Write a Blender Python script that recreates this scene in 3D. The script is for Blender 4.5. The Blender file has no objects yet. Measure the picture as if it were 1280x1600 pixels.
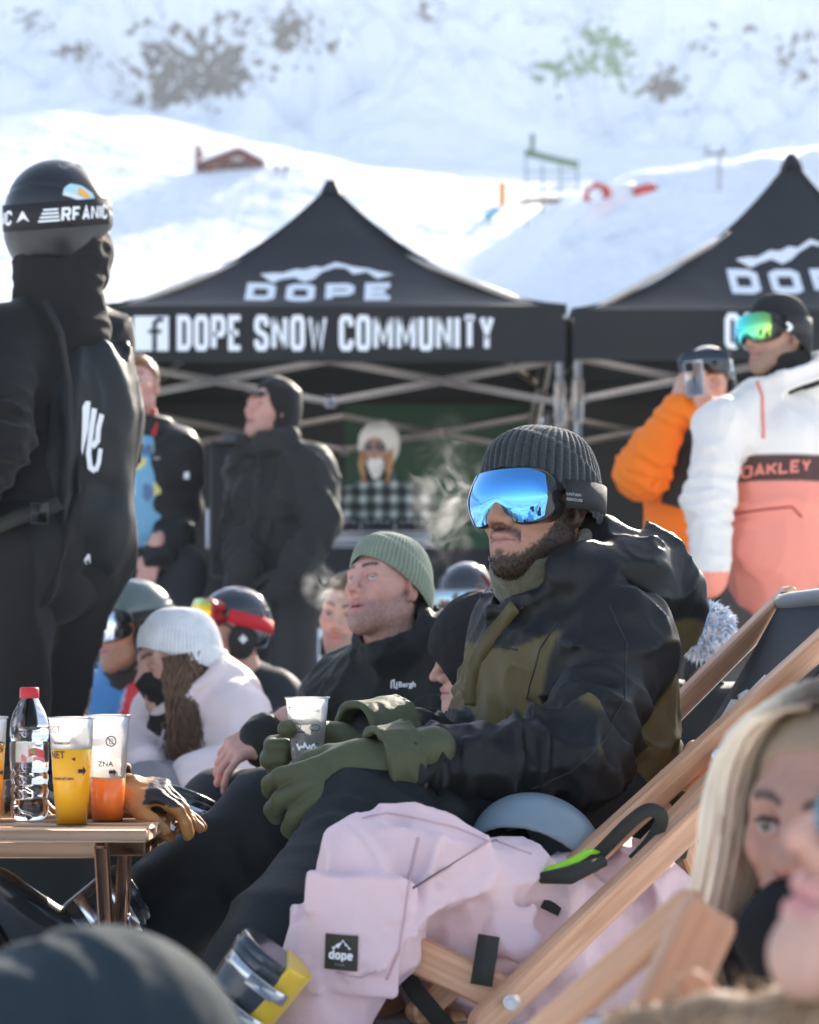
import bpy, math, random
import numpy as np
from mathutils import Vector, Matrix
from mathutils.bvhtree import BVHTree
import openvdb

S = bpy.context.scene
COL = S.collection
CAMZ = 0.5
F = 3200.0                      # focal length in photo pixels (60 mm on a 24 mm wide frame)

# ---------------------------------------------------------------- camera
cam_d = bpy.data.cameras.new('camera')
cam = bpy.data.objects.new('camera', cam_d); COL.objects.link(cam)
cam.location = (0, 0, CAMZ); cam.rotation_euler = (math.radians(90), 0, 0)
cam_d.sensor_fit = 'HORIZONTAL'; cam_d.sensor_width = 24.0; cam_d.lens = 60.0
cam_d.shift_y = 250.0 / 1280.0
cam_d.clip_start = 0.05; cam_d.clip_end = 5000
cam_d.dof.use_dof = True; cam_d.dof.focus_distance = 3.42; cam_d.dof.aperture_fstop = 4.0
S.camera = cam

# ---------------------------------------------------------------- sky, sun, exposure
SUN_EL, SUN_AZ = math.radians(27), math.radians(21)      # azimuth measured from the view axis towards the right
w = bpy.data.worlds.new('World'); S.world = w; w.use_nodes = True
nt = w.node_tree; nt.nodes.clear()
sky = nt.nodes.new('ShaderNodeTexSky'); sky.sky_type = 'NISHITA'; sky.sun_disc = False
sky.sun_elevation = SUN_EL; sky.sun_rotation = SUN_AZ
sky.altitude = 1800; sky.air_density = 1.0; sky.dust_density = 4.0; sky.ozone_density = 0.0
bg = nt.nodes.new('ShaderNodeBackground'); bg.inputs['Strength'].default_value = 0.15
wo = nt.nodes.new('ShaderNodeOutputWorld')
nt.links.new(sky.outputs[0], bg.inputs[0]); nt.links.new(bg.outputs[0], wo.inputs[0])
sun_d = bpy.data.lights.new('sun', 'SUN'); sun_d.energy = 5.0; sun_d.angle = math.radians(0.53); sun_d.color = (1.0, 0.90, 0.76)
sun = bpy.data.objects.new('sun', sun_d); COL.objects.link(sun)
sd = Vector((math.sin(SUN_AZ) * math.cos(SUN_EL), math.cos(SUN_AZ) * math.cos(SUN_EL), math.sin(SUN_EL)))
sun.rotation_euler = sd.to_track_quat('Z', 'Y').to_euler()
S.view_settings.view_transform = 'Standard'; S.view_settings.look = 'None'
S.view_settings.exposure = 1.3; S.view_settings.gamma = 1.0
S.render.engine = 'CYCLES'
S.cycles.max_bounces = 8; S.cycles.transparent_max_bounces = 12; S.cycles.use_denoising = True
S.cycles.volume_step_rate = 1.5; S.cycles.volume_max_steps = 64; S.cycles.volume_bounces = 1
S.cycles.sample_clamp_indirect = 8.0; S.cycles.caustics_reflective = False; S.cycles.caustics_refractive = False

# ---------------------------------------------------------------- small maths
def P(px, py, Y):
    return np.array([(px - 640.0) / F * Y, Y, CAMZ - (py - 1050.0) / F * Y])
def V3(*a): return np.array(a, float)
def nrm(v):
    v = np.asarray(v, float); return v / (np.linalg.norm(v) + 1e-12)
def lerp(a, b, t): return a + (b - a) * t
def sstep(a, b, x):
    t = np.clip((x - a) / (b - a), 0, 1); return t * t * (3 - 2 * t)
def frame(fwd, up=(0, 0, 1)):
    """columns x (across), y (forward), z (up)"""
    y = nrm(fwd); x = nrm(np.cross(y, up)); z = np.cross(x, y)
    return np.stack([x, y, z], 1)
def facing(az, pitch=0, roll=0):
    """az 0 looks at the camera, +90 to the picture's left, 180 away; pitch up; roll to local +x"""
    a, p, r = math.radians(az), math.radians(pitch), math.radians(roll)
    M = frame((-math.sin(a) * math.cos(p), -math.cos(a) * math.cos(p), math.sin(p)))
    c, s = math.cos(r), math.sin(r)
    x, y, z = M[:, 0].copy(), M[:, 1], M[:, 2].copy()
    return np.stack([x * c - z * s, y, z * c + x * s], 1)

_rng = np.random.RandomState(7)
_tab = _rng.rand(32, 32, 32).astype(np.float32)
def vnoise(Q, scale=1.0, seed=0):
    q = np.asarray(Q, np.float32) * np.float32(scale) + np.float32(seed * 7.31 + 100.0)
    i = np.floor(q).astype(np.int32); f = q - i; f = f * f * (3 - 2 * f)
    i &= 31; j = (i + 1) & 31
    x0, y0, z0 = i[..., 0], i[..., 1], i[..., 2]; x1, y1, z1 = j[..., 0], j[..., 1], j[..., 2]
    fx, fy, fz = f[..., 0], f[..., 1], f[..., 2]
    a = _tab[x0, y0, z0] * (1 - fx) + _tab[x1, y0, z0] * fx
    b = _tab[x0, y1, z0] * (1 - fx) + _tab[x1, y1, z0] * fx
    c = _tab[x0, y0, z1] * (1 - fx) + _tab[x1, y0, z1] * fx
    d = _tab[x0, y1, z1] * (1 - fx) + _tab[x1, y1, z1] * fx
    return (a * (1 - fy) + b * fy) * (1 - fz) + (c * (1 - fy) + d * fy) * fz
def fbm(Q, scale, seed=0, o=3):
    r = 0; a = 0.5
    for k in range(o):
        r = r + a * vnoise(Q, scale * 2 ** k, seed + k); a *= 0.5
    return r

# ---------------------------------------------------------------- signed distance shapes, evaluated on point lists
def cap(a, b, ra, rb=None):
    a = np.asarray(a, np.float32); b = np.asarray(b, np.float32); rb = ra if rb is None else rb
    ab = b - a; L = float(ab @ ab) + 1e-12
    def f(Q):
        v = Q - a; t = np.clip((v @ ab) / L, 0, 1)
        return np.sqrt(((v - t[:, None] * ab) ** 2).sum(1)) - (ra + (rb - ra) * t)
    return f
def ecap(a, b, ra, rb, wide, ratio):
    """capsule whose section is widened by ratio along the axis wide"""
    a = np.asarray(a, np.float32); b = np.asarray(b, np.float32); ab = b - a; L = float(ab @ ab) + 1e-12
    wd = np.asarray(nrm(wide), np.float32)
    def f(Q):
        v = Q - a; t = np.clip((v @ ab) / L, 0, 1); r = v - t[:, None] * ab
        k = r @ wd; r = r - (k * (1 - 1 / ratio))[:, None] * wd
        return np.sqrt((r ** 2).sum(1)) - (ra + (rb - ra) * t)
    return f
def ell(c, r, M=None):
    c = np.asarray(c, np.float32); r = np.asarray(r, np.float32)
    M = None if M is None else np.asarray(M, np.float32)
    def f(Q):
        q = Q - c
        if M is not None: q = q @ M
        k0 = np.sqrt(((q / r) ** 2).sum(1)); k1 = np.sqrt(((q / (r * r)) ** 2).sum(1)) + 1e-6
        return k0 * (k0 - 1) / k1
    return f
def rbox(c, h, r=0.0, M=None):
    c = np.asarray(c, np.float32); h = np.asarray(h, np.float32) - r
    M = None if M is None else np.asarray(M, np.float32)
    def f(Q):
        q = Q - c
        if M is not None: q = q @ M
        q = np.abs(q) - h
        return np.sqrt((np.maximum(q, 0) ** 2).sum(1)) + np.minimum(q.max(1), 0) - r
    return f
def tube(a, b, ra, rb, th):
    """open pipe (collars, cuffs)"""
    a = np.asarray(a, np.float32); b = np.asarray(b, np.float32); ab = b - a; L = float(np.linalg.norm(ab)); u = ab / L
    def f(Q):
        v = Q - a; h = v @ u; t = np.clip(h / L, 0, 1)
        rad = np.sqrt(np.maximum(((v - h[:, None] * u) ** 2).sum(1), 0))
        d = np.abs(rad - (ra + (rb - ra) * t)) - th * 0.5
        e = np.maximum(-h, h - L) + th * 0.5
        return np.where(e > 0, np.sqrt(np.maximum(d + th * 0.25, 0) ** 2 + e ** 2) - th * 0.5 * (e > 0), d)
    return f
def sph(c, r): 
    c = np.asarray(c, np.float32)
    return lambda Q: np.sqrt(((Q - c) ** 2).sum(1)) - r
def plane(c, n):
    c = np.asarray(c, np.float32); n = np.asarray(nrm(n), np.float32)
    return lambda Q: (Q - c) @ n            # negative behind the plane
def smin(a, b, k):
    if k <= 0: return np.minimum(a, b)
    h = np.maximum(k - np.abs(a - b), 0) / k
    return np.minimum(a, b) - h * h * k * 0.25
def U(k, *fs):
    def f(Q):
        d = fs[0](Q)
        for g in fs[1:]: d = smin(d, g(Q), k)
        return d
    return f
def SUB(k, f, *gs):
    def r(Q):
        d = f(Q)
        for g in gs: d = -smin(-d, g(Q), k)
        return d
    return r
def INT(k, f, *gs):
    def r(Q):
        d = f(Q)
        for g in gs: d = -smin(-d, -g(Q), k)
        return d
    return r
def chain(pts, rad, k=0.02):
    return U(k, *[cap(pts[i], pts[i + 1], rad[i], rad[i + 1]) for i in range(len(pts) - 1)])
def DISP(f, g, band=0.06):
    """displace f by g, worked out only close to the surface"""
    def r(Q):
        d = f(Q); m = np.abs(d) < band
        if m.any(): d[m] += g(Q[m])
        return d
    return r
def local(f, c, M, s=1.0):
    c = np.asarray(c, np.float32); M = np.asarray(M, np.float32)
    return lambda Q: f(((Q - c) @ M) / np.float32(s)) * s
def folds(scale, amp, seed, stretch=(1, 1, 1), sharp=2.0):
    """ridged cloth folds, negative = outwards"""
    st = np.asarray(stretch, np.float32)
    def g(Q):
        q = Q * st
        wv = np.stack([vnoise(q, scale * 0.7, seed + 5), vnoise(q, scale * 0.7, seed + 9), vnoise(q, scale * 0.7, seed + 13)], 1) - 0.5
        n = vnoise(q + wv * (0.9 / scale), scale, seed)
        r = 1 - np.abs(2 * n - 1)
        return -amp * (r ** sharp - 0.4)
    return g
def limb_folds(a, b, at, width, pitch, amp, seed, skew=(0, 0, 0)):
    """creases round a limb near the fraction at"""
    a = np.asarray(a, np.float32); b = np.asarray(b, np.float32); ab = b - a; L = float(np.linalg.norm(ab)); u = ab / L
    sk = np.asarray(skew, np.float32)
    def g(Q):
        v = Q - a; h = v @ u
        off = np.sqrt(np.maximum(((v - h[:, None] * u) ** 2).sum(1), 0))
        env = np.exp(-((h / L - at) * L / width) ** 2) * np.exp(-np.maximum(off - 0.11, 0) ** 2 / 0.002)
        out = np.zeros(len(Q), np.float32); m = env > 0.03
        if m.any():
            Qm = Q[m]; ph = (h[m] + v[m] @ sk) / pitch * 6.283 + 7 * vnoise(Qm, 9, seed) + 3 * vnoise(Qm, 22, seed + 3)
            r = 0.5 + 0.5 * np.cos(ph)
            out[m] = -amp * env[m] * (r ** 2.4 - 0.35) * (0.45 + 1.1 * vnoise(Qm, 11, seed + 8))
        return out
    return g
def crease(pts, width, amp):
    """one fold along a polyline; amp > 0 raises it"""
    pts = [np.asarray(p, np.float32) for p in pts]
    def g(Q):
        d = np.full(len(Q), 9.0, np.float32)
        for i in range(len(pts) - 1):
            ab = pts[i + 1] - pts[i]; v = Q - pts[i]
            t = np.clip((v @ ab) / (ab @ ab), 0, 1)
            d = np.minimum(d, ((v - t[:, None] * ab) ** 2).sum(1))
        return -amp * np.exp(-d / (width * width))
    return g
def ADD(*gs):
    def f(Q):
        r = gs[0](Q)
        for g in gs[1:]: r = r + g(Q)
        return r
    return f

def mesh_field(f, lo, hi, cell, margin=0.0, B=6):
    """polygonise f inside the box lo..hi: coarse blocks first, then only the blocks near the surface"""
    lo = np.asarray(lo, np.float32); hi = np.asarray(hi, np.float32)
    nb = np.ceil((hi - lo) / (cell * B)).astype(int) + 1
    bs = cell * B
    g = np.stack(np.meshgrid(*[np.arange(n) for n in nb], indexing='ij'), -1).reshape(-1, 3)
    cen = lo + (g + 0.5).astype(np.float32) * bs
    d = f(cen.astype(np.float32))
    lim = bs * 0.95 + margin
    act = np.abs(d) < lim
    n = nb * B
    big = np.float32(cell * 4)
    A = np.where(d < 0, -big, big).astype(np.float32).reshape(nb)
    A = np.repeat(np.repeat(np.repeat(A, B, 0), B, 1), B, 2)
    ga = g[act]
    if len(ga):
        o = np.stack(np.meshgrid(*[np.arange(B)] * 3, indexing='ij'), -1).reshape(-1, 3)
        idx = ga[:, None, :] * B + o[None]
        step = max(1, 400000 // (B ** 3))
        for k in range(0, len(ga), step):
            I = idx[k:k + step].reshape(-1, 3)
            val = f((lo + (I + 0.5).astype(np.float32) * np.float32(cell)).astype(np.float32))
            A[I[:, 0], I[:, 1], I[:, 2]] = np.clip(val, -big, big)
    A[0], A[-1], A[:, 0], A[:, -1], A[:, :, 0], A[:, :, -1] = big, big, big, big, big, big
    G = openvdb.FloatGrid(float(big)); G.copyFromArray(np.ascontiguousarray(A))
    pts, quads = G.convertToQuads(0.0)
    pts = lo + (np.asarray(pts, np.float32) + 0.5) * np.float32(cell)
    return pts.astype(np.float64), np.asarray(quads, np.int64)[:, ::-1]

def bounds(pts, pad):
    p = np.array(pts); return p.min(0) - pad, p.max(0) + pad

# ---------------------------------------------------------------- objects
def empty(name, loc=(0, 0, 0), label=None, cat=None, group=None):
    o = bpy.data.objects.new(name, None); COL.objects.link(o); o.location = tuple(float(v) for v in loc)
    o.empty_display_size = 0.1
    return tag(o, label, cat, group)
def tag(o, label=None, cat=None, group=None, kind=None):
    if label: o['label'] = label
    if cat: o['category'] = cat
    if group: o['group'] = group
    if kind: o['kind'] = kind
    return o
def obj(name, verts, faces, mat, parent=None, smooth=True, col=None, base=None):
    """world-space vertices become ONE mesh object; under a parent they are stored relative to it"""
    V = np.asarray(verts, float)
    if parent is not None:
        w_ = parent; off = np.zeros(3)
        while w_ is not None: off += np.array(w_.location); w_ = w_.parent
        V = V - off
    elif base is not None:
        V = V - np.asarray(base, float)
    me = bpy.data.meshes.new(name)
    if isinstance(faces, np.ndarray):
        n, k = faces.shape
        me.vertices.add(len(V)); me.vertices.foreach_set('co', V.astype(np.float32).ravel())
        me.loops.add(n * k); me.loops.foreach_set('vertex_index', faces.astype(np.int32).ravel())
        me.polygons.add(n); me.polygons.foreach_set('loop_start', np.arange(0, n * k, k, dtype=np.int32))
        me.update(calc_edges=True); me.validate()
    else:
        me.from_pydata([tuple(v) for v in V], [], [tuple(int(i) for i in f) for f in faces]); me.update()
    if smooth: me.polygons.foreach_set('use_smooth', [True] * len(me.polygons))
    if col is not None:
        c = np.ones((len(V), 4), np.float32); c[:, :3] = col
        at = me.color_attributes.new('col', 'FLOAT_COLOR', 'POINT'); at.data.foreach_set('color', c.ravel())
    for m in (mat if isinstance(mat, (list, tuple)) else [mat]): me.materials.append(m)
    o = bpy.data.objects.new(name, me); COL.objects.link(o)
    if parent is not None: o.parent = parent
    elif base is not None: o.location = tuple(float(v) for v in base)
    return o
def join(*ms):
    V, Fs, n = [], [], 0
    for v, f in ms:
        V.append(np.asarray(v, float)); Fs.append(np.asarray(f) + n); n += len(v)
    return np.concatenate(V), np.concatenate(Fs)
def clone(o, loc, parent=None, rot=None):
    c = o.copy(); COL.objects.link(c); c.location = tuple(float(v) for v in loc); c.parent = parent
    if rot is not None: c.rotation_euler = rot
    return c

# boxes, bars, lathes as (verts, faces)
def box(c, h, M=None, bev=0.0):
    h = np.asarray(h, float); c = np.asarray(c, float)
    if bev <= 0:
        q = np.array([[x, y, z] for x in (-1, 1) for y in (-1, 1) for z in (-1, 1)], float) * h
        f = [(0, 1, 3, 2), (4, 6, 7, 5), (0, 4, 5, 1), (2, 3, 7, 6), (0, 2, 6, 4), (1, 5, 7, 3)]
    else:
        q = []; ix = {}
        for x in (-1, 1):
            for y in (-1, 1):
                for z in (-1, 1):
                    s = np.array([x, y, z])
                    for a in range(3):
                        p = s * (h - bev); p[a] = s[a] * h[a]; ix[(x, y, z, a)] = len(q); q.append(p)
        q = np.array(q); f = []
        def I(s, a): return ix[(s[0], s[1], s[2], a)]
        for a in range(3):
            b, d = (a + 1) % 3, (a + 2) % 3
            for sa in (-1, 1):
                cs = []
                for sb, sd_ in ((-1, -1), (1, -1), (1, 1), (-1, 1)):
                    s = [0, 0, 0]; s[a] = sa; s[b] = sb; s[d] = sd_; cs.append(I(s, a))
                f.append(tuple(cs if sa > 0 else cs[::-1]))
            for sb in (-1, 1):
                for sd_ in (-1, 1):
                    s0 = [0, 0, 0]; s0[a] = -1; s0[b] = sb; s0[d] = sd_; s1 = list(s0); s1[a] = 1
                    q4 = (I(s0, b), I(s1, b), I(s1, d), I(s0, d)); f.append(q4 if sb * sd_ > 0 else q4[::-1])
        for x in (-1, 1):
            for y in (-1, 1):
                for z in (-1, 1):
                    t = tuple(I((x, y, z), a) for a in range(3)); f.append(t if x * y * z > 0 else t[::-1])
    if M is not None: q = q @ np.asarray(M).T
    return q + c, f
def bar(a, b, wdt, hgt, up=(0, 0, 1), bev=0.0):
    a = np.asarray(a, float); b = np.asarray(b, float)
    M = frame(b - a, up); return box((a + b) / 2, (wdt / 2, np.linalg.norm(b - a) / 2, hgt / 2), M, bev)
def fjoin(*ms):
    V, Fs, n = [], [], 0
    for v, f in ms:
        V.append(np.asarray(v, float)); Fs += [tuple(int(i) + n for i in g) for g in f]; n += len(v)
    return np.concatenate(V), Fs
def pipe(pts, r, n=10, closed=False, caps=True):
    pts = [np.asarray(p, float) for p in pts]; m = len(pts)
    rr = r if hasattr(r, '__len__') else [r] * m
    V, Fs = [], []; ref = None
    for i, p in enumerate(pts):
        t = nrm(pts[(i + 1) % m] - pts[i - 1]) if (closed or 0 < i < m - 1) else nrm(pts[1] - pts[0] if i == 0 else pts[-1] - pts[-2])
        if ref is None: ref = nrm(np.cross(t, (0.3, 0.2, 1) if abs(t[2]) < 0.9 else (1, 0, 0)))
        ref = nrm(ref - t * (ref @ t)); b = np.cross(t, ref)
        for k in range(n):
            a = 2 * math.pi * k / n; V.append(p + rr[i] * (math.cos(a) * ref + math.sin(a) * b))
    for i in range(m if closed else m - 1):
        j = (i + 1) % m
        for k in range(n):
            l = (k + 1) % n; Fs.append((i * n + k, i * n + l, j * n + l, j * n + k))
    if caps and not closed: Fs += [tuple(range(n))[::-1], tuple((m - 1) * n + k for k in range(n))]
    return np.array(V), Fs
def strap(pts, nors, wdt, th=0.003):
    """flat band along pts; nors = outward normals"""
    pts = [np.asarray(p, float) for p in pts]; m = len(pts); V, Fs = [], []
    for i, p in enumerate(pts):
        t = nrm(pts[min(i + 1, m - 1)] - pts[max(i - 1, 0)]); n = nrm(nors[i] if hasattr(nors[0], '__len__') else nors); s = nrm(np.cross(t, n))
        for q in (p + s * wdt / 2 + n * th, p - s * wdt / 2 + n * th, p - s * wdt / 2, p + s * wdt / 2): V.append(q)
    for i in range(m - 1):
        for k in range(4):
            l = (k + 1) % 4; Fs.append((i * 4 + k, i * 4 + l, i * 4 + 4 + l, i * 4 + 4 + k))
    Fs += [(0, 3, 2, 1), tuple((m - 1) * 4 + k for k in range(4))]
    return np.array(V), Fs
def lathe(prof, c=(0, 0, 0), n=32, M=None):
    """prof = [(radius, height)...] round z"""
    V, Fs = [], []; m = len(prof)
    for r, z in prof:
        for k in range(n):
            a = 2 * math.pi * k / n; V.append((r * math.cos(a), r * math.sin(a), z))
    for i in range(m - 1):
        for k in range(n):
            l = (k + 1) % n; Fs.append((i * n + k, i * n + l, (i + 1) * n + l, (i + 1) * n + k))
    V = np.array(V)
    if M is not None: V = V @ np.asarray(M).T
    return V + np.asarray(c, float), Fs
def gridsurf(fn, nu, nv, closed_u=False):
    """fn(u,v) -> (N,3) for arrays u,v in 0..1"""
    uu = np.linspace(0, 1, nu, endpoint=not closed_u); vv = np.linspace(0, 1, nv)
    Ug, Vg = np.meshgrid(uu, vv, indexing='ij')
    pts = fn(Ug.ravel(), Vg.ravel())
    i = np.arange(nu if closed_u else nu - 1); j = np.arange(nv - 1)
    I, J = np.meshgrid(i, j, indexing='ij'); I, J = I.ravel(), J.ravel(); I2 = (I + 1) % nu
    return pts, np.stack([I * nv + J, I2 * nv + J, I2 * nv + J + 1, I * nv + J + 1], 1)
def extrude(poly, d, flip=False):
    """flat polygon (N,3) thickened along vector d"""
    p = np.asarray(poly, float); n = len(p); V = np.concatenate([p, p + np.asarray(d, float)])
    Fs = [tuple(range(n))[::-1], tuple(range(n, 2 * n))] + [(i, (i + 1) % n, n + (i + 1) % n, n + i) for i in range(n)]
    return V, Fs

# ---------------------------------------------------------------- materials (all procedural)
MATS = {}
def mat(name, color=(0.5, 0.5, 0.5), rough=0.7, metal=0.0, attr=False, bump=None, vary=None, sheen=0.0, coat=0.0, spec=0.5, trans=0.0, ior=1.45, sss=None, weave=None, alpha=None, sheen_col=None, crumple=None):
    if name in MATS: return MATS[name]
    m = bpy.data.materials.new(name); m.use_nodes = True; t = m.node_tree; n = t.nodes; L = t.links
    b = n['Principled BSDF']; b.inputs['Roughness'].default_value = rough; b.inputs['Metallic'].default_value = metal
    b.inputs['Specular IOR Level'].default_value = spec; b.inputs['IOR'].default_value = ior
    b.inputs['Sheen Weight'].default_value = sheen; b.inputs['Coat Weight'].default_value = coat
    b.inputs['Coat Roughness'].default_value = 0.08; b.inputs['Transmission Weight'].default_value = trans
    if sheen_col: b.inputs['Sheen Tint'].default_value = (*sheen_col, 1)
    if alpha is not None: b.inputs['Alpha'].default_value = alpha
    if sss:
        b.inputs['Subsurface Weight'].default_value = sss; b.inputs['Subsurface Radius'].default_value = (0.012, 0.004, 0.002); b.inputs['Subsurface Scale'].default_value = 0.6
    tc = n.new('ShaderNodeTexCoord'); src = None
    if attr:
        a = n.new('ShaderNodeAttribute'); a.attribute_name = 'col'; src = a.outputs['Color']
    if vary:
        sc, amt = vary
        nz = n.new('ShaderNodeTexNoise'); nz.inputs['Scale'].default_value = sc; nz.inputs['Detail'].default_value = 6
        L.new(tc.outputs['Object'], nz.inputs['Vector'])
        mr = n.new('ShaderNodeMapRange'); mr.inputs['To Min'].default_value = 1 - amt; mr.inputs['To Max'].default_value = 1 + amt
        L.new(nz.outputs['Fac'], mr.inputs['Value'])
        mx = n.new('ShaderNodeMix'); mx.data_type = 'RGBA'; mx.blend_type = 'MULTIPLY'; mx.inputs['Factor'].default_value = 1
        if src is None: mx.inputs['A'].default_value = (*color, 1)
        else: L.new(src, mx.inputs['A'])
        L.new(mr.outputs['Result'], mx.inputs['B']); src = mx.outputs['Result']
        rr = n.new('ShaderNodeMapRange'); rr.inputs['To Min'].default_value = max(0.02, rough - 0.1); rr.inputs['To Max'].default_value = min(1, rough + 0.1)
        L.new(nz.outputs['Fac'], rr.inputs['Value']); L.new(rr.outputs['Result'], b.inputs['Roughness'])
    if src is None: b.inputs['Base Color'].default_value = (*color, 1)
    else: L.new(src, b.inputs['Base Color'])
    nb = None
    if crumple:
        x = n.new('ShaderNodeTexNoise'); x.noise_type = 'RIDGED_MULTIFRACTAL'; x.inputs['Scale'].default_value = crumple[0]; x.inputs['Detail'].default_value = 3; x.inputs['Distortion'].default_value = 1.2
        L.new(tc.outputs['Object'], x.inputs['Vector'])
        bp = n.new('ShaderNodeBump'); bp.inputs['Strength'].default_value = crumple[1]; bp.inputs['Distance'].default_value = 0.018
        L.new(x.outputs['Fac'], bp.inputs['Height']); nb = bp.outputs['Normal']
    for sc, st, kind in ([(*bump, 'n')] if bump else []) + ([(*weave, 'w')] if weave else []):
        bp = n.new('ShaderNodeBump'); bp.inputs['Strength'].default_value = st; bp.inputs['Distance'].default_value = 0.004 if kind == 'n' else 0.001
        if kind == 'n':
            x = n.new('ShaderNodeTexNoise'); x.inputs['Scale'].default_value = sc; x.inputs['Detail'].default_value = 5; o_ = x.outputs['Fac']
        else:
            x = n.new('ShaderNodeTexWave'); x.inputs['Scale'].default_value = sc; x.inputs['Distortion'].default_value = 2.0; x.bands_direction = 'DIAGONAL'; o_ = x.outputs['Fac']
        L.new(tc.outputs['Object'], x.inputs['Vector']); L.new(o_, bp.inputs['Height'])
        if nb: L.new(nb, bp.inputs['Normal'])
        nb = bp.outputs['Normal']
    if nb: L.new(nb, b.inputs['Normal'])
    MATS[name] = m; return m
def wood(name, c1, c2, axis=(1, 0, 0), sc=1.0):
    m = bpy.data.materials.new(name); m.use_nodes = True; t = m.node_tree; n = t.nodes; L = t.links; b = n['Principled BSDF']
    tc = n.new('ShaderNodeTexCoord'); mp = n.new('ShaderNodeMapping')
    mp.inputs['Scale'].default_value = tuple(2.0 * sc if a else 28.0 * sc for a in axis)
    L.new(tc.outputs['Object'], mp.inputs['Vector'])
    nz = n.new('ShaderNodeTexNoise'); nz.inputs['Scale'].default_value = 1.6; nz.inputs['Detail'].default_value = 8; nz.inputs['Distortion'].default_value = 0.8
    L.new(mp.outputs[0], nz.inputs['Vector'])
    cr = n.new('ShaderNodeValToRGB'); cr.color_ramp.elements[0].position = 0.3; cr.color_ramp.elements[1].position = 0.72
    cr.color_ramp.elements[0].color = (*c1, 1); cr.color_ramp.elements[1].color = (*c2, 1)
    L.new(nz.outputs['Fac'], cr.inputs[0]); L.new(cr.outputs[0], b.inputs['Base Color'])
    bp = n.new('ShaderNodeBump'); bp.inputs['Strength'].default_value = 0.25; bp.inputs['Distance'].default_value = 0.002
    L.new(nz.outputs['Fac'], bp.inputs['Height']); L.new(bp.outputs[0], b.inputs['Normal']); b.inputs['Roughness'].default_value = 0.5
    return m
def black_cloth(name, c=(0.018, 0.02, 0.022), rough=0.62): return mat(name, c, rough, bump=(90, 0.25), vary=(14, 0.25), weave=(420, 0.12), spec=0.20, crumple=(7, 0.7), sheen=0.08)
M_black = black_cloth('black_cloth')
M_blackplastic = mat('black_plastic', (0.015, 0.016, 0.017), 0.28, coat=0.3)
M_blackmatte = mat('black_matte', (0.016, 0.016, 0.017), 0.75, bump=(120, 0.2))
M_web = mat('dark_webbing', (0.022, 0.022, 0.018), 0.8, bump=(300, 0.5))
M_white = mat('white_print', (0.82, 0.84, 0.85), 0.7)
M_steel = mat('steel', (0.62, 0.62, 0.62), 0.3, metal=1.0)
M_skin = mat('skin', attr=True, rough=0.55, sss=0.07, bump=(320, 0.35), vary=(75, 0.20), spec=0.35)
M_attr = mat('dyed_cloth', attr=True, rough=0.66, spec=0.25, crumple=(7, 0.5), bump=(90, 0.25), vary=(16, 0.16), weave=(420, 0.15))
M_attr_soft = mat('knit_cloth', attr=True, rough=0.9, bump=(200, 0.6), vary=(30, 0.25), sheen=0.25)

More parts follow.
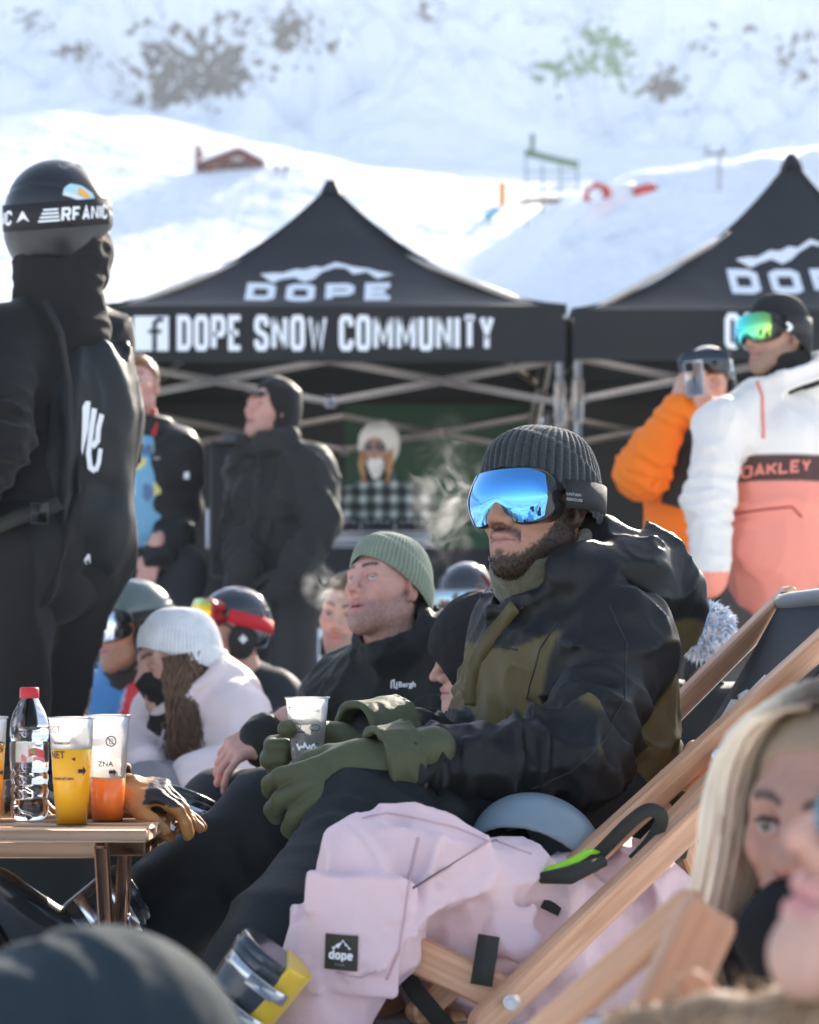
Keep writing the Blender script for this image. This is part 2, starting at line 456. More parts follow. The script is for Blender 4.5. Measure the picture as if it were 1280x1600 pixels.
# ---------------------------------------------------------------- lettering
GLY = {  # centre lines in a 0..1 box, x to be scaled by the glyph width
 'A': [[(0, 0), (.5, 1), (1, 0)], [(.2, .3), (.8, .3)]], 'C': [[(1, .72), (1, .88), (.8, 1), (.2, 1), (0, .88), (0, .12), (.2, 0), (.8, 0), (1, .12), (1, .28)]],
 'D': [[(0, 0), (0, 1), (.75, 1), (1, .86), (1, .14), (.75, 0), (0, 0)]], 'E': [[(1, 1), (0, 1), (0, 0), (1, 0)], [(0, .5), (.8, .5)]],
 'F': [[(1, 1), (0, 1), (0, 0)], [(0, .5), (.8, .5)]], 'I': [[(.5, 0), (.5, 1)]], 'K': [[(0, 0), (0, 1)], [(1, 1), (.1, .45)], [(.3, .6), (1, 0)]], 'L': [[(0, 1), (0, 0), (1, 0)]],
 'M': [[(0, 0), (0, 1)], [(1, 0), (1, 1)], [(.05, 1), (.5, .2), (.95, 1)]], 'N': [[(0, 0), (0, 1)], [(1, 0), (1, 1)], [(.06, 1), (.94, 0)]],
 'O': [[(.2, 0), (0, .12), (0, .88), (.2, 1), (.8, 1), (1, .88), (1, .12), (.8, 0), (.2, 0)]], 'P': [[(0, 0), (0, 1), (.8, 1), (1, .88), (1, .58), (.8, .45), (0, .45)]],
 'R': [[(0, 0), (0, 1), (.8, 1), (1, .88), (1, .6), (.8, .48), (0, .48)], [(.6, .48), (1, 0)]],
 'S': [[(1, .72), (1, .88), (.8, 1), (.2, 1), (0, .88), (0, .66), (.2, .54), (.8, .44), (1, .32), (1, .12), (.8, 0), (.2, 0), (0, .12), (0, .28)]],
 'T': [[(0, 1), (1, 1)], [(.5, 1), (.5, 0)]], 'U': [[(0, 1), (0, .12), (.2, 0), (.8, 0), (1, .12), (1, 1)]], 'W': [[(0, 1), (.25, 0), (.5, .8), (.75, 0), (1, 1)]],
 'Y': [[(0, 1), (.5, .45), (1, 1)], [(.5, .45), (.5, 0)]], '1': [[(.2, .8), (.6, 1), (.6, 0)]], '8': [[(.2, .5), (0, .38), (0, .1), (.2, 0), (.8, 0), (1, .1), (1, .38), (.8, .5), (.2, .5), (0, .62), (0, .9), (.2, 1), (.8, 1), (1, .9), (1, .62), (.8, .5)]],
 'G': [[(1, .72), (1, .88), (.8, 1), (.2, 1), (0, .88), (0, .12), (.2, 0), (.8, 0), (1, .12), (1, .45), (.6, .45)]], 'B': [[(0, 0), (0, 1), (.75, 1), (.95, .9), (.95, .62), (.75, .52), (0, .52)], [(.75, .52), (1, .4), (1, .12), (.8, 0), (0, 0)]],
 'd': [[(1, 1), (1, 0), (.2, 0), (0, .12), (0, .5), (.2, .62), (1, .62)]], 'o': [[(.2, 0), (0, .12), (0, .5), (.2, .62), (.8, .62), (1, .5), (1, .12), (.8, 0), (.2, 0)]],
 'p': [[(0, -.35), (0, .62), (.8, .62), (1, .5), (1, .12), (.8, 0), (0, 0)]], 'e': [[(1, .1), (.8, 0), (.2, 0), (0, .12), (0, .5), (.2, .62), (.8, .62), (1, .5), (1, .33), (0, .33)]],
}
def stroke2(pts, t, sub=0.0):
    """flat mitred band in 2-D"""
    p = [np.array(q, float) for q in pts]; closed = np.allclose(p[0], p[-1]) and len(p) > 2
    if closed: p = p[:-1]
    m = len(p); V, Fs = [], []
    for i in range(m):
        a = p[i] - p[i - 1] if (closed or i > 0) else p[1] - p[0]
        b = p[(i + 1) % m] - p[i] if (closed or i < m - 1) else p[-1] - p[-2]
        a = a / (np.linalg.norm(a) + 1e-9); b = b / (np.linalg.norm(b) + 1e-9)
        n = np.array([-a[1] - b[1], a[0] + b[0]]); n /= (np.linalg.norm(n) + 1e-9)
        k = 1 / max(0.45, n @ np.array([-a[1], a[0]]))
        V += [p[i] + n * t / 2 * k, p[i] - n * t / 2 * k]
    for i in range(m if closed else m - 1):
        j = (i + 1) % m; Fs.append((2 * i, 2 * i + 1, 2 * j + 1, 2 * j))
    return np.array(V), Fs
def text2(s, h, wd, t, gap, lean=0.0):
    """list of per-letter 2-D meshes, height h, letter width wd, stroke t; returns letters and total width"""
    out = []; x = 0
    for ch in s:
        if ch == ' ': x += wd * 0.6; continue
        ww = wd * (0.25 if ch == 'I' else 1.38 if ch in 'MW' else 1.12 if ch == 'N' else 1.0)
        ms = []
        for pl in GLY[ch]:
            q = [((ww - t) * a + t / 2 + x if ch != 'I' else x + t / 2, (h - t) * b + t / 2) for a, b in pl]
            q = [(a + lean * b, b) for a, b in q]
            diag = ch in 'NMW' and (len(pl) > 2 or abs(pl[0][0] - pl[1][0]) > 0.3)
            ms.append(stroke2(q, t * (0.62 if diag else 0.86 if ch in 'NM' else 1.0)))
        V, Fs, n = [], [], 0
        for k, (v, f) in enumerate(ms):
            V.append(v); Fs += [tuple(i + n for i in g) for g in f]; n += len(v)
        out.append((ch, np.concatenate(V), Fs)); x += (t if ch == 'I' else ww) + gap
    return out, x - gap
def font2(s, h, bold=0.0):
    """built-in font as a flat mesh, cap height about h, origin bottom left"""
    c = bpy.data.curves.new('t', 'FONT'); c.body = s; c.size = h / 0.72; c.offset = bold; c.resolution_u = 3
    o = bpy.data.objects.new('t', c); COL.objects.link(o)
    me = o.to_mesh(); V = np.array([v.co[:2] for v in me.vertices]).reshape(-1, 2); Fs = [tuple(p.vertices) for p in me.polygons]
    o.to_mesh_clear(); bpy.data.objects.remove(o); bpy.data.curves.remove(c)
    return V, Fs
def lay(V2, origin, right, up, lift=0.0):
    r, u = np.asarray(right, float), np.asarray(up, float); n = np.cross(nrm(r), nrm(u))
    return np.asarray(origin, float) + V2[:, :1] * r + V2[:, 1:2] * u + n * lift
def bvh_of(V, Fs):
    return BVHTree.FromPolygons([tuple(v) for v in V], [tuple(int(i) for i in f) for f in Fs])
def densify(V, Fs, n=1):
    """cut every face into smaller ones so that print follows a curved surface"""
    V = [np.asarray(v, float) for v in V]; T = []
    for f in Fs:
        for i in range(1, len(f) - 1): T.append((f[0], f[i], f[i + 1]))
    for _ in range(n):
        mid = {}; T2 = []
        def m(a, b):
            k = (min(a, b), max(a, b))
            if k not in mid: mid[k] = len(V); V.append((V[a] + V[b]) / 2)
            return mid[k]
        for a, b, c in T:
            x, y, z = m(a, b), m(b, c), m(c, a); T2 += [(a, x, z), (x, b, y), (z, y, c), (x, y, z)]
        T = T2
    return np.array(V), T
def project(V, d, bvh, lift=0.002, back=0.5):
    """press print onto a surface along direction d"""
    d = Vector(nrm(d)); out = []
    last = None
    for v in V:
        h = bvh.ray_cast(Vector(v) - d * back, d)
        if h[0] is None: h2 = bvh.find_nearest(Vector(v)); out.append(np.array(h2[0] + h2[1] * lift))
        else: out.append(np.array(h[0]) - np.array(d) * lift)
    return np.array(out)
# ================================================================ setting: snow ground and mountain (one sheet to the horizon)
def base_profile(y):
    return np.interp(y, [-900, -500, -120, -30, 13, 16, 20, 26, 45, 100, 185, 203, 212, 256, 290, 330, 700, 1800],
                        [110, 60, -4, 0, 0, 0.7, 2.4, 4.9, 9.0, 22.8, 44.5, 49.5, 56.5, 97, 112, 118, 120, 122])
def gauss(x, y, cx, cy, sx, sy): return np.exp(-((x - cx) / sx) ** 2 - ((y - cy) / sy) ** 2)
def at_ang(px, Y): return (px - 640) / F * Y
def ground_z(x, y):
    Q = np.stack([x, y, x * 0], -1)
    z = base_profile(y)
    far = sstep(16, 60, y)
    z = z + far * (fbm(Q, 1 / 45., 3) - 0.45) * np.minimum(y, 200) * 0.045
    z = z + far * (fbm(Q, 1 / 11., 8) - 0.45) * np.minimum(y, 200) * 0.020
    # snow bank behind the tents on the right: steep shaded face on the left, rough gentle flank on the right
    wid = 4.5 + 7 * sstep(3.5, 9, x)
    z = z + (2.3 + 0.13 * np.clip(x - 3, 0, 12)) * sstep(0.8, 4.2, x) * sstep(37 - wid, 37, y) * (1 - sstep(52, 80, y))
    z = z + 0.5 * sstep(4, 7, x) * sstep(26, 30, y) * (1 - sstep(40, 50, y)) * (fbm(Q, 1.1, 51) - 0.45)
    # rounded piste shoulders on the left, and a lit spur in the middle
    z = z + 6.5 * gauss(x, y, at_ang(40, 130), 130, 17, 26)
    z = z + 2.6 * gauss(x, y, at_ang(420, 85), 85, 12, 12)
    z = z + 5.0 * gauss(x, y, at_ang(640, 212), 212, 7, 9) + 3.0 * gauss(x, y, at_ang(560, 222), 222, 9, 6)
    up = sstep(203, 222, y) * (1 - sstep(300, 330, y))
    z = z + up * ((fbm(Q, 1 / 16., 21, 4) - 0.45) * 22 + (np.abs(fbm(Q, 1 / 9., 27, 4) - 0.47)) * -34)
    for px, Y, h, s in ((320, 240, 7, 14), (60, 235, 6, 12), (500, 250, 6, 9), (900, 240, 8, 15), (1060, 236, 6, 9), (1240, 240, 6, 12)):
        z = z + h * gauss(x, y, at_ang(px, Y), Y, s, s * 0.6)
    near = 1 - sstep(12, 30, np.abs(y))
    z = z + near * ((fbm(Q, 3.0, 31) - 0.45) * 0.03 + (fbm(Q, 12.0, 33, 2) - 0.4) * 0.02)
    return z
ys = np.concatenate([-np.geomspace(900, 2, 60), np.linspace(-1.6, 14, 150)[:-1], np.geomspace(14, 200, 200)[:-1], np.linspace(200, 330, 200)[:-1], np.geomspace(330, 1200, 12)])
ang = np.concatenate([-np.geomspace(3, 0.32, 18), np.linspace(-0.3, 0.3, 230), np.geomspace(0.32, 3, 18)])
Yg, Ag = np.meshgrid(ys, ang, indexing='ij')
Xg = Ag * np.maximum(np.abs(Yg) * 1.0, 12.0)
Zg = ground_z(Xg, Yg)
ny, nx = Yg.shape
ii, jj = np.meshgrid(np.arange(ny - 1), np.arange(nx - 1), indexing='ij'); ii, jj = ii.ravel(), jj.ravel()
gf = np.stack([ii * nx + jj, ii * nx + jj + 1, (ii + 1) * nx + jj + 1, (ii + 1) * nx + jj], 1)
gv = np.stack([Xg.ravel(), Yg.ravel(), Zg.ravel()], 1)
# where rock sticks out of the snow, and where green lens flare is painted on it
Q = gv * np.array([1, 1, 1.0])
rk = np.zeros(len(gv)); flare_gr = np.zeros(len(gv))
n1 = fbm(Q, 1 / 7., 41, 4) * 0.6 + fbm(Q * np.array([1, 1, 2.2]), 1 / 2.4, 45, 3) * 0.5
pxv = gv[:, 0] / np.maximum(gv[:, 1], 10) * F + 640; pyv = 1050 - (gv[:, 2] - CAMZ) / np.maximum(gv[:, 1], 10) * F
for cx, cy, rx, ry, g, k in ((300, 95, 185, 105, 0, .62), (250, 150, 95, 34, 0, .64), (360, 60, 60, 70, 0, .52), (210, 40, 60, 40, 0, .5), (450, 60, 80, 90, 0, .62), (120, 80, 60, 30, 0, .62), (40, 30, 80, 45, 0, .52), (520, 75, 40, 30, 0, .6),
                       (1030, 135, 80, 42, 0, .66), (1150, 60, 120, 50, 0, .52), (940, 60, 90, 60, 1, .52), (1240, 80, 80, 80, 0, .52), (660, 20, 60, 26, 0, .52), (880, 100, 110, 55, 1, .64), (820, 30, 90, 36, 1, .45), (960, 115, 40, 40, 1, .62)):
    e = np.exp(-(((pxv - cx) / rx) ** 2 + ((pyv - cy) / ry) ** 2) * 1.2) * (gv[:, 1] > 190)
    s = np.clip(e * k * 1.0 + (n1 - 0.47) * 0.9, 0, 1)
    rk = np.maximum(rk, s * (e > 0.12)); flare_gr = np.maximum(flare_gr, g * e * (e > 0.12))
ci = np.stack([rk, np.clip(flare_gr * 1.3, 0, 1), rk * 0], 1)
ms = bpy.data.materials.new('snow'); ms.use_nodes = True; t = ms.node_tree; n = t.nodes; L = t.links; b = n['Principled BSDF']
b.inputs['Roughness'].default_value = 0.55; b.inputs['Specular IOR Level'].default_value = 0.3
tc = n.new('ShaderNodeTexCoord'); at = n.new('ShaderNodeAttribute'); at.attribute_name = 'col'
sp = n.new('ShaderNodeSeparateColor'); L.new(at.outputs['Color'], sp.inputs[0])
rkc = n.new('ShaderNodeMix'); rkc.data_type = 'RGBA'; rkc.inputs['A'].default_value = (0.085, 0.08, 0.078, 1); rkc.inputs['B'].default_value = (0.13, 0.27, 0.12, 1)  # second colour paints the green lens flare tint onto the rock
L.new(sp.outputs[1], rkc.inputs['Factor'])
sn = n.new('ShaderNodeTexNoise'); sn.inputs['Scale'].default_value = 6; sn.inputs['Detail'].default_value = 8; L.new(tc.outputs['Object'], sn.inputs['Vector'])
sc_ = n.new('ShaderNodeValToRGB'); sc_.color_ramp.elements[0].color = (0.74, 0.77, 0.80, 1); sc_.color_ramp.elements[1].color = (0.88, 0.89, 0.90, 1); L.new(sn.outputs['Fac'], sc_.inputs[0])
rn = n.new('ShaderNodeTexNoise'); rn.inputs['Scale'].default_value = 0.85; rn.inputs['Detail'].default_value = 5; rn.inputs['Roughness'].default_value = 0.55; L.new(tc.outputs['Object'], rn.inputs['Vector'])
ra = n.new('ShaderNodeMath'); ra.operation = 'ADD'; rm_ = n.new('ShaderNodeMath'); rm_.operation = 'MULTIPLY'; rm_.inputs[1].default_value = 0.72; L.new(sp.outputs[0], rm_.inputs[0]); L.new(rm_.outputs[0], ra.inputs[0]); L.new(rn.outputs['Fac'], ra.inputs[1])
rr_ = n.new('ShaderNodeMapRange'); rr_.inputs['From Min'].default_value = 0.87; rr_.inputs['From Max'].default_value = 0.92; L.new(ra.outputs[0], rr_.inputs['Value'])
mx = n.new('ShaderNodeMix'); mx.data_type = 'RGBA'; L.new(rr_.outputs['Result'], mx.inputs['Factor']); L.new(sc_.outputs[0], mx.inputs['A']); L.new(rkc.outputs['Result'], mx.inputs['B'])
L.new(mx.outputs['Result'], b.inputs['Base Color'])
b1 = n.new('ShaderNodeBump'); b1.inputs['Strength'].default_value = 0.5; b1.inputs['Distance'].default_value = 0.03
n2 = n.new('ShaderNodeTexNoise'); n2.inputs['Scale'].default_value = 9; n2.inputs['Detail'].default_value = 9; L.new(tc.outputs['Object'], n2.inputs['Vector']); L.new(n2.outputs['Fac'], b1.inputs['Height'])
b2 = n.new('ShaderNodeBump'); b2.inputs['Strength'].default_value = 0.6; b2.inputs['Distance'].default_value = 2.0
n3 = n.new('ShaderNodeTexNoise'); n3.inputs['Scale'].default_value = 0.35; n3.inputs['Detail'].default_value = 8; L.new(tc.outputs['Object'], n3.inputs['Vector']); L.new(n3.outputs['Fac'], b2.inputs['Height'])
b3 = n.new('ShaderNodeBump'); b3.inputs['Strength'].default_value = 0.55; b3.inputs['Distance'].default_value = 0.35
mp = n.new('ShaderNodeMapping'); mp.inputs['Rotation'].default_value = (0, 0, 0.5); mp.inputs['Scale'].default_value = (1.1, 0.07, 0.07); L.new(tc.outputs['Object'], mp.inputs['Vector'])
n4 = n.new('ShaderNodeTexNoise'); n4.inputs['Scale'].default_value = 1.0; n4.inputs['Detail'].default_value = 6; n4.inputs['Distortion'].default_value = 0.5; L.new(mp.outputs[0], n4.inputs['Vector']); L.new(n4.outputs['Fac'], b3.inputs['Height'])
L.new(b1.outputs[0], b2.inputs['Normal']); L.new(b2.outputs[0], b3.inputs['Normal']); L.new(b3.outputs[0], b.inputs['Normal'])
tag(obj('snow_ground', gv, gf, ms, col=ci), kind='structure')
def gz(x, y): return float(ground_z(np.array([x]), np.array([y]))[0])

# ================================================================ canopy tents
M_canopy = mat('canopy_fabric', (0.018, 0.021, 0.024), 0.55, bump=(6, 0.5), vary=(3, 0.25), weave=(260, 0.1), spec=0.3, crumple=(1.6, 0.8))
M_valance = mat('valance_fabric', (0.017, 0.019, 0.021), 0.65, bump=(9, 0.3), vary=(3, 0.25), weave=(260, 0.1), spec=0.25, crumple=(2.0, 0.6))
M_greenwall = mat('green_wall_fabric', (0.02, 0.065, 0.035), 0.75, bump=(5, 0.5), vary=(2, 0.2))
M_blackwall = mat('black_wall_fabric', (0.016, 0.017, 0.017), 0.75, bump=(5, 0.5))
M_truss = mat('truss_alloy', (0.66, 0.58, 0.50), 0.42, metal=0.35, vary=(20, 0.15))
M_leg = mat('leg_alloy', (0.66, 0.68, 0.70), 0.35, metal=0.5, vary=(12, 0.1))

MOUNT = [(0, .05), (.10, .18), (.16, .16), (.26, .50), (.33, .46), (.40, .68), (.46, .60), (.56, 1.0), (.64, .80), (.70, .62), (.80, .48), (.88, .25), (1.0, .02)]
def mountain2(wd, ht, t):
    """ridge line with an inner broken edge, like the printed emblem"""
    top = np.array([(a * wd, b * ht) for a, b in MOUNT]); rs = np.random.RandomState(3)
    low = top - np.stack([np.zeros(len(top)), t * (0.35 + 1.3 * rs.rand(len(top)))], 1); low[0] = top[0]; low[-1] = top[-1]
    V = np.concatenate([top, low]); n = len(top)
    return V, [(i, i + 1, n + i + 1, n + i) for i in range(n - 1)]

def tent(label, xl, xr, yf, depth, zb, zt, peak, px_peak, greens):
    T = empty('canopy_tent', ((xl + xr) / 2, yf + depth / 2, 0), label, 'tent', 'black event tents in front of the slope')
    xc, yc = px_peak, yf + depth / 2
    cs = [(xl, yf), (xr, yf), (xr, yf + depth), (xl, yf + depth)]
    def side(p, q):
        def fn(u, v):
            e = np.stack([lerp(p[0], q[0], u), lerp(p[1], q[1], u)], 1)
            s = v; w_ = s
            x = lerp(e[:, 0], xc, w_); y = lerp(e[:, 1], yc, w_)
            z = zt + (peak - zt) * (0.34 * s + 0.66 * s ** 2.1) - 0.03 * np.sin(np.pi * u) * np.sin(np.pi * np.clip(s * 1.3, 0, 1))
            z = z + 0.012 * np.sin(9 * u + 3 * s) * s * (1 - s) * 4
            return np.stack([x, y, z], 1)
        return gridsurf(fn, 33, 30)
    roof = obj('roof', *join(*[side(cs[i], cs[(i + 1) % 4]) for i in range(4)]), M_canopy, T)
    for i in range(4):
        sv_, _ = side(cs[i], cs[(i + 1) % 4]); obj('ridge_seam', *pipe(list(sv_[:30] + V3(0, 0, 0.004)), 0.010, 6), M_canopy, roof)
    rb = bvh_of(*side(cs[0], cs[1]))
    obj('peak_cap', *lathe([(0.0, peak + 0.03), (0.03, peak + 0.028), (0.05, peak - 0.01), (0.07, peak - 0.06)], (xc, yc, 0), 14), M_canopy, roof)
    for i in range(4):                                   # valance: hanging band with slight waves
        p, q = cs[i], cs[(i + 1) % 4]; nx_, ny_ = nrm((q[1] - p[1], p[0] - q[0]))
        def fn(u, v, p=p, q=q, a=nx_, b_=ny_):
            wv = 0.012 * np.sin(17 * u + 1) * v + 0.006 * np.sin(41 * u) * v
            return np.stack([lerp(p[0], q[0], u) + a * (0.006 + wv), lerp(p[1], q[1], u) + b_ * (0.006 + wv), lerp(zt + 0.005, zb, v)], 1)
        v1, f1 = gridsurf(fn, 60, 8); vi = v1 - np.array([nx_, ny_, 0]) * 0.004
        obj('valance', *join((v1, f1), (vi, f1[:, ::-1])), M_valance, T)
    # frame: legs, scissor trusses under the eaves
    for k, (x, y) in enumerate(cs):
        sx = 0.03 if x == xl else -0.03; sy = 0.03 if y == yf else -0.03
        obj('leg', *bar((x + sx, y + sy, 0), (x + sx, y + sy, zb + 0.05), 0.04, 0.04, (0, 1, 0), 0.004), M_leg, T)
        obj('leg_sleeve', *bar((x + sx, y + sy, zb - 0.33), (x + sx, y + sy, zb - 0.10), 0.058, 0.058, (0, 1, 0), 0.006), M_truss, T)
        obj('foot_plate', *box((x + sx, y + sy, 0.008), (0.07, 0.07, 0.008)), M_leg, T)
    hi, lo_ = zb + 0.02, zb - 0.20
    for i in range(4):
        p = np.array(cs[i]); q = np.array(cs[(i + 1) % 4]); inn = 0.05
        cc = np.array([xc, yc]); m2 = lambda r: np.array([*(p + (q - p) * r + nrm(cc - (p + q) / 2) * inn), 0])
        for s in range(2):
            a, b_ = 0.015 + 0.485 * s, 0.5 + 0.485 * s
            obj('truss_bar', *bar(m2(a) + [0, 0, lo_], m2(b_) + [0, 0, hi], 0.02, 0.035, bev=0.003), M_truss, T)
            obj('truss_bar', *bar(m2(a) + [0, 0, hi] + np.array([*nrm(cc - (p + q) / 2), 0]) * 0.024, m2(b_) + [0, 0, lo_] + np.array([*nrm(cc - (p + q) / 2), 0]) * 0.024, 0.02, 0.035, bev=0.003), M_truss, T)
        obj('joint', *box(m2(0.5) + [0, 0, lo_], (0.03, 0.03, 0.03), bev=0.005), M_steel, T)
    for x, y in cs: obj('roof_strut', *bar((x, y, zt - 0.06), (lerp(x, xc, .96), lerp(y, yc, .96), peak - 0.28), 0.02, 0.03), M_truss, T)
    # back wall: cloth panels
    for a, b_, gcol in greens:
        def fn(u, v, a=a, b_=b_):
            x = lerp(lerp(xl, xr, a), lerp(xl, xr, b_), u)
            return np.stack([x, yf + depth - 0.05 + 0.025 * np.sin(x * 9) * v, lerp(zb + 0.1, 0.02, v)], 1)
        obj('back_wall', *gridsurf(fn, 40, 6), M_greenwall if gcol else M_blackwall, T)
    # printed emblem on the roof front
    dr = np.array([0, 1, -0.55])
    def decal(V2, Fs, x, z, nm, den=2):
        V_, F_ = densify(np.c_[V2[:, 0], V2[:, 0] * 0, V2[:, 1]], Fs, den)
        V_ = V_ + np.array([x, yf + 0.2, z]); V_ = project(V_, (0, 1, 0), rb, 0.008, 2.0)
        return obj(nm, V_, F_, M_white, T)
    return T, decal, rb
YF = 10.8; sF = F / YF
tent1, dec1, _ = tent('black peaked tent with white community lettering on its front band', P(149, 0, YF)[0], P(884, 0, YF)[0], YF, 2.5,
                   P(0, 566, YF)[2], P(0, 479, YF)[2], P(0, 290, YF + 1.25)[2], P(517, 0, YF + 1.25)[0], ((0, .50, 0), (.50, 1, 1)))
tent2, dec2, _ = tent('black peaked tent at the right edge with taller point and cropped white emblem', P(895, 0, YF)[0], P(1590, 0, YF)[0], YF + 0.02, 2.5,
                   P(0, 562, YF)[2], P(0, 484, YF)[2], P(0, 247, YF + 1.25)[2], P(1238, 0, YF + 1.25)[0], ((0, 1, 0),))
# front band lettering of the left tent
zv = P(0, 549, YF)[2]; hv = (549 - 493) / sF
lets, wtot = text2('DOPE SNOW COMMUNITY', 1.0, 0.46, 0.165, 0.075)
k = ((772 - 277) / sF) / wtot
for ch, V2, Fs in lets:
    V_, F_ = densify(np.c_[V2[:, 0] * k, V2[:, 0] * 0, V2[:, 1] * hv], Fs, 0)
    obj('letter', V_ + np.array([P(277, 0, YF)[0], YF - 0.018, zv]), F_, M_white, tent1, smooth=False)
hb = (550 - 496) / sF; x0 = P(210, 0, YF)[0]
sq, sf_ = box((x0 + hb / 2, YF - 0.018, zv + hb / 2), (hb / 2, 0.002, hb / 2)); obj('logo_square', sq, sf_, M_white, tent1, smooth=False)
lf, lff = stroke2([(.86, .90), (.70, .90), (.60, .80), (.60, 0.0)], .13); obj('logo_letter', lay(lf * hb, (x0, YF - 0.023, zv), (1, 0, 0), (0, 0, 1)), lff, M_valance, tent1, smooth=False)
lf, lff = stroke2([(.42, .56), (.80, .56)], .11); obj('logo_bar', lay(lf * hb, (x0, YF - 0.0235, zv), (1, 0, 0), (0, 0, 1)), lff, M_valance, tent1, smooth=False)
# roof emblems: ridge line over wide letters
for dec, x_l, x_r, yb, ytop, yr in ((dec1, 383, 615, 472, 432, 393), (dec2, 1148, 1395, 455, 404, 350)):
    yy = YF + 0.35; s2 = F / yy
    lets, wtot = text2('DOPE', 1.0, 1.15, 0.30, 0.42)
    kx = (x_r - x_l) / s2 / wtot; hh = (yb - ytop) / s2
    for ch, V2, Fs in lets: dec(V2 * np.array([kx, hh]), Fs, P(x_l, 0, yy)[0], P(0, yb, yy)[2], 'emblem_letter', 2)
    mv, mf = mountain2((x_r - x_l) * 0.92 / s2, (yr - ytop + 12) / -s2, 0.06)
    dec(mv, mf, P(x_l + 18, 0, yy)[0], P(0, ytop - 12, yy)[2] + 0.02, 'emblem_ridge', 2)
lets, wtot = text2('COMMUNITY', 1.0, 0.46, 0.165, 0.075)
for ch, V2, Fs in lets[:3]:
    obj('letter', np.c_[V2[:, 0] * k, V2[:, 0] * 0, V2[:, 1] * hv] + np.array([P(1133, 0, YF)[0], YF, P(0, 545, YF)[2]]), Fs, M_white, tent2, smooth=False)

# ================================================================ thin backlit haze in the valley
hb0, hb1 = V3(-3700, -950, -8), V3(3700, 1260, 150)
hz = bpy.data.materials.new('valley_haze'); hz.use_nodes = True; t = hz.node_tree; t.nodes.clear(); ho = t.nodes.new('ShaderNodeOutputMaterial'); hv_ = t.nodes.new('ShaderNodeVolumePrincipled')
hv_.inputs['Color'].default_value = (0.93, 0.97, 0.98, 1); hv_.inputs['Density'].default_value = 0.00045; hv_.inputs['Anisotropy'].default_value = 0.35; t.links.new(hv_.outputs[0], ho.inputs['Volume'])
tag(obj('haze', *box((hb0 + hb1) / 2, (hb1 - hb0) / 2), hz, smooth=False), kind='stuff')
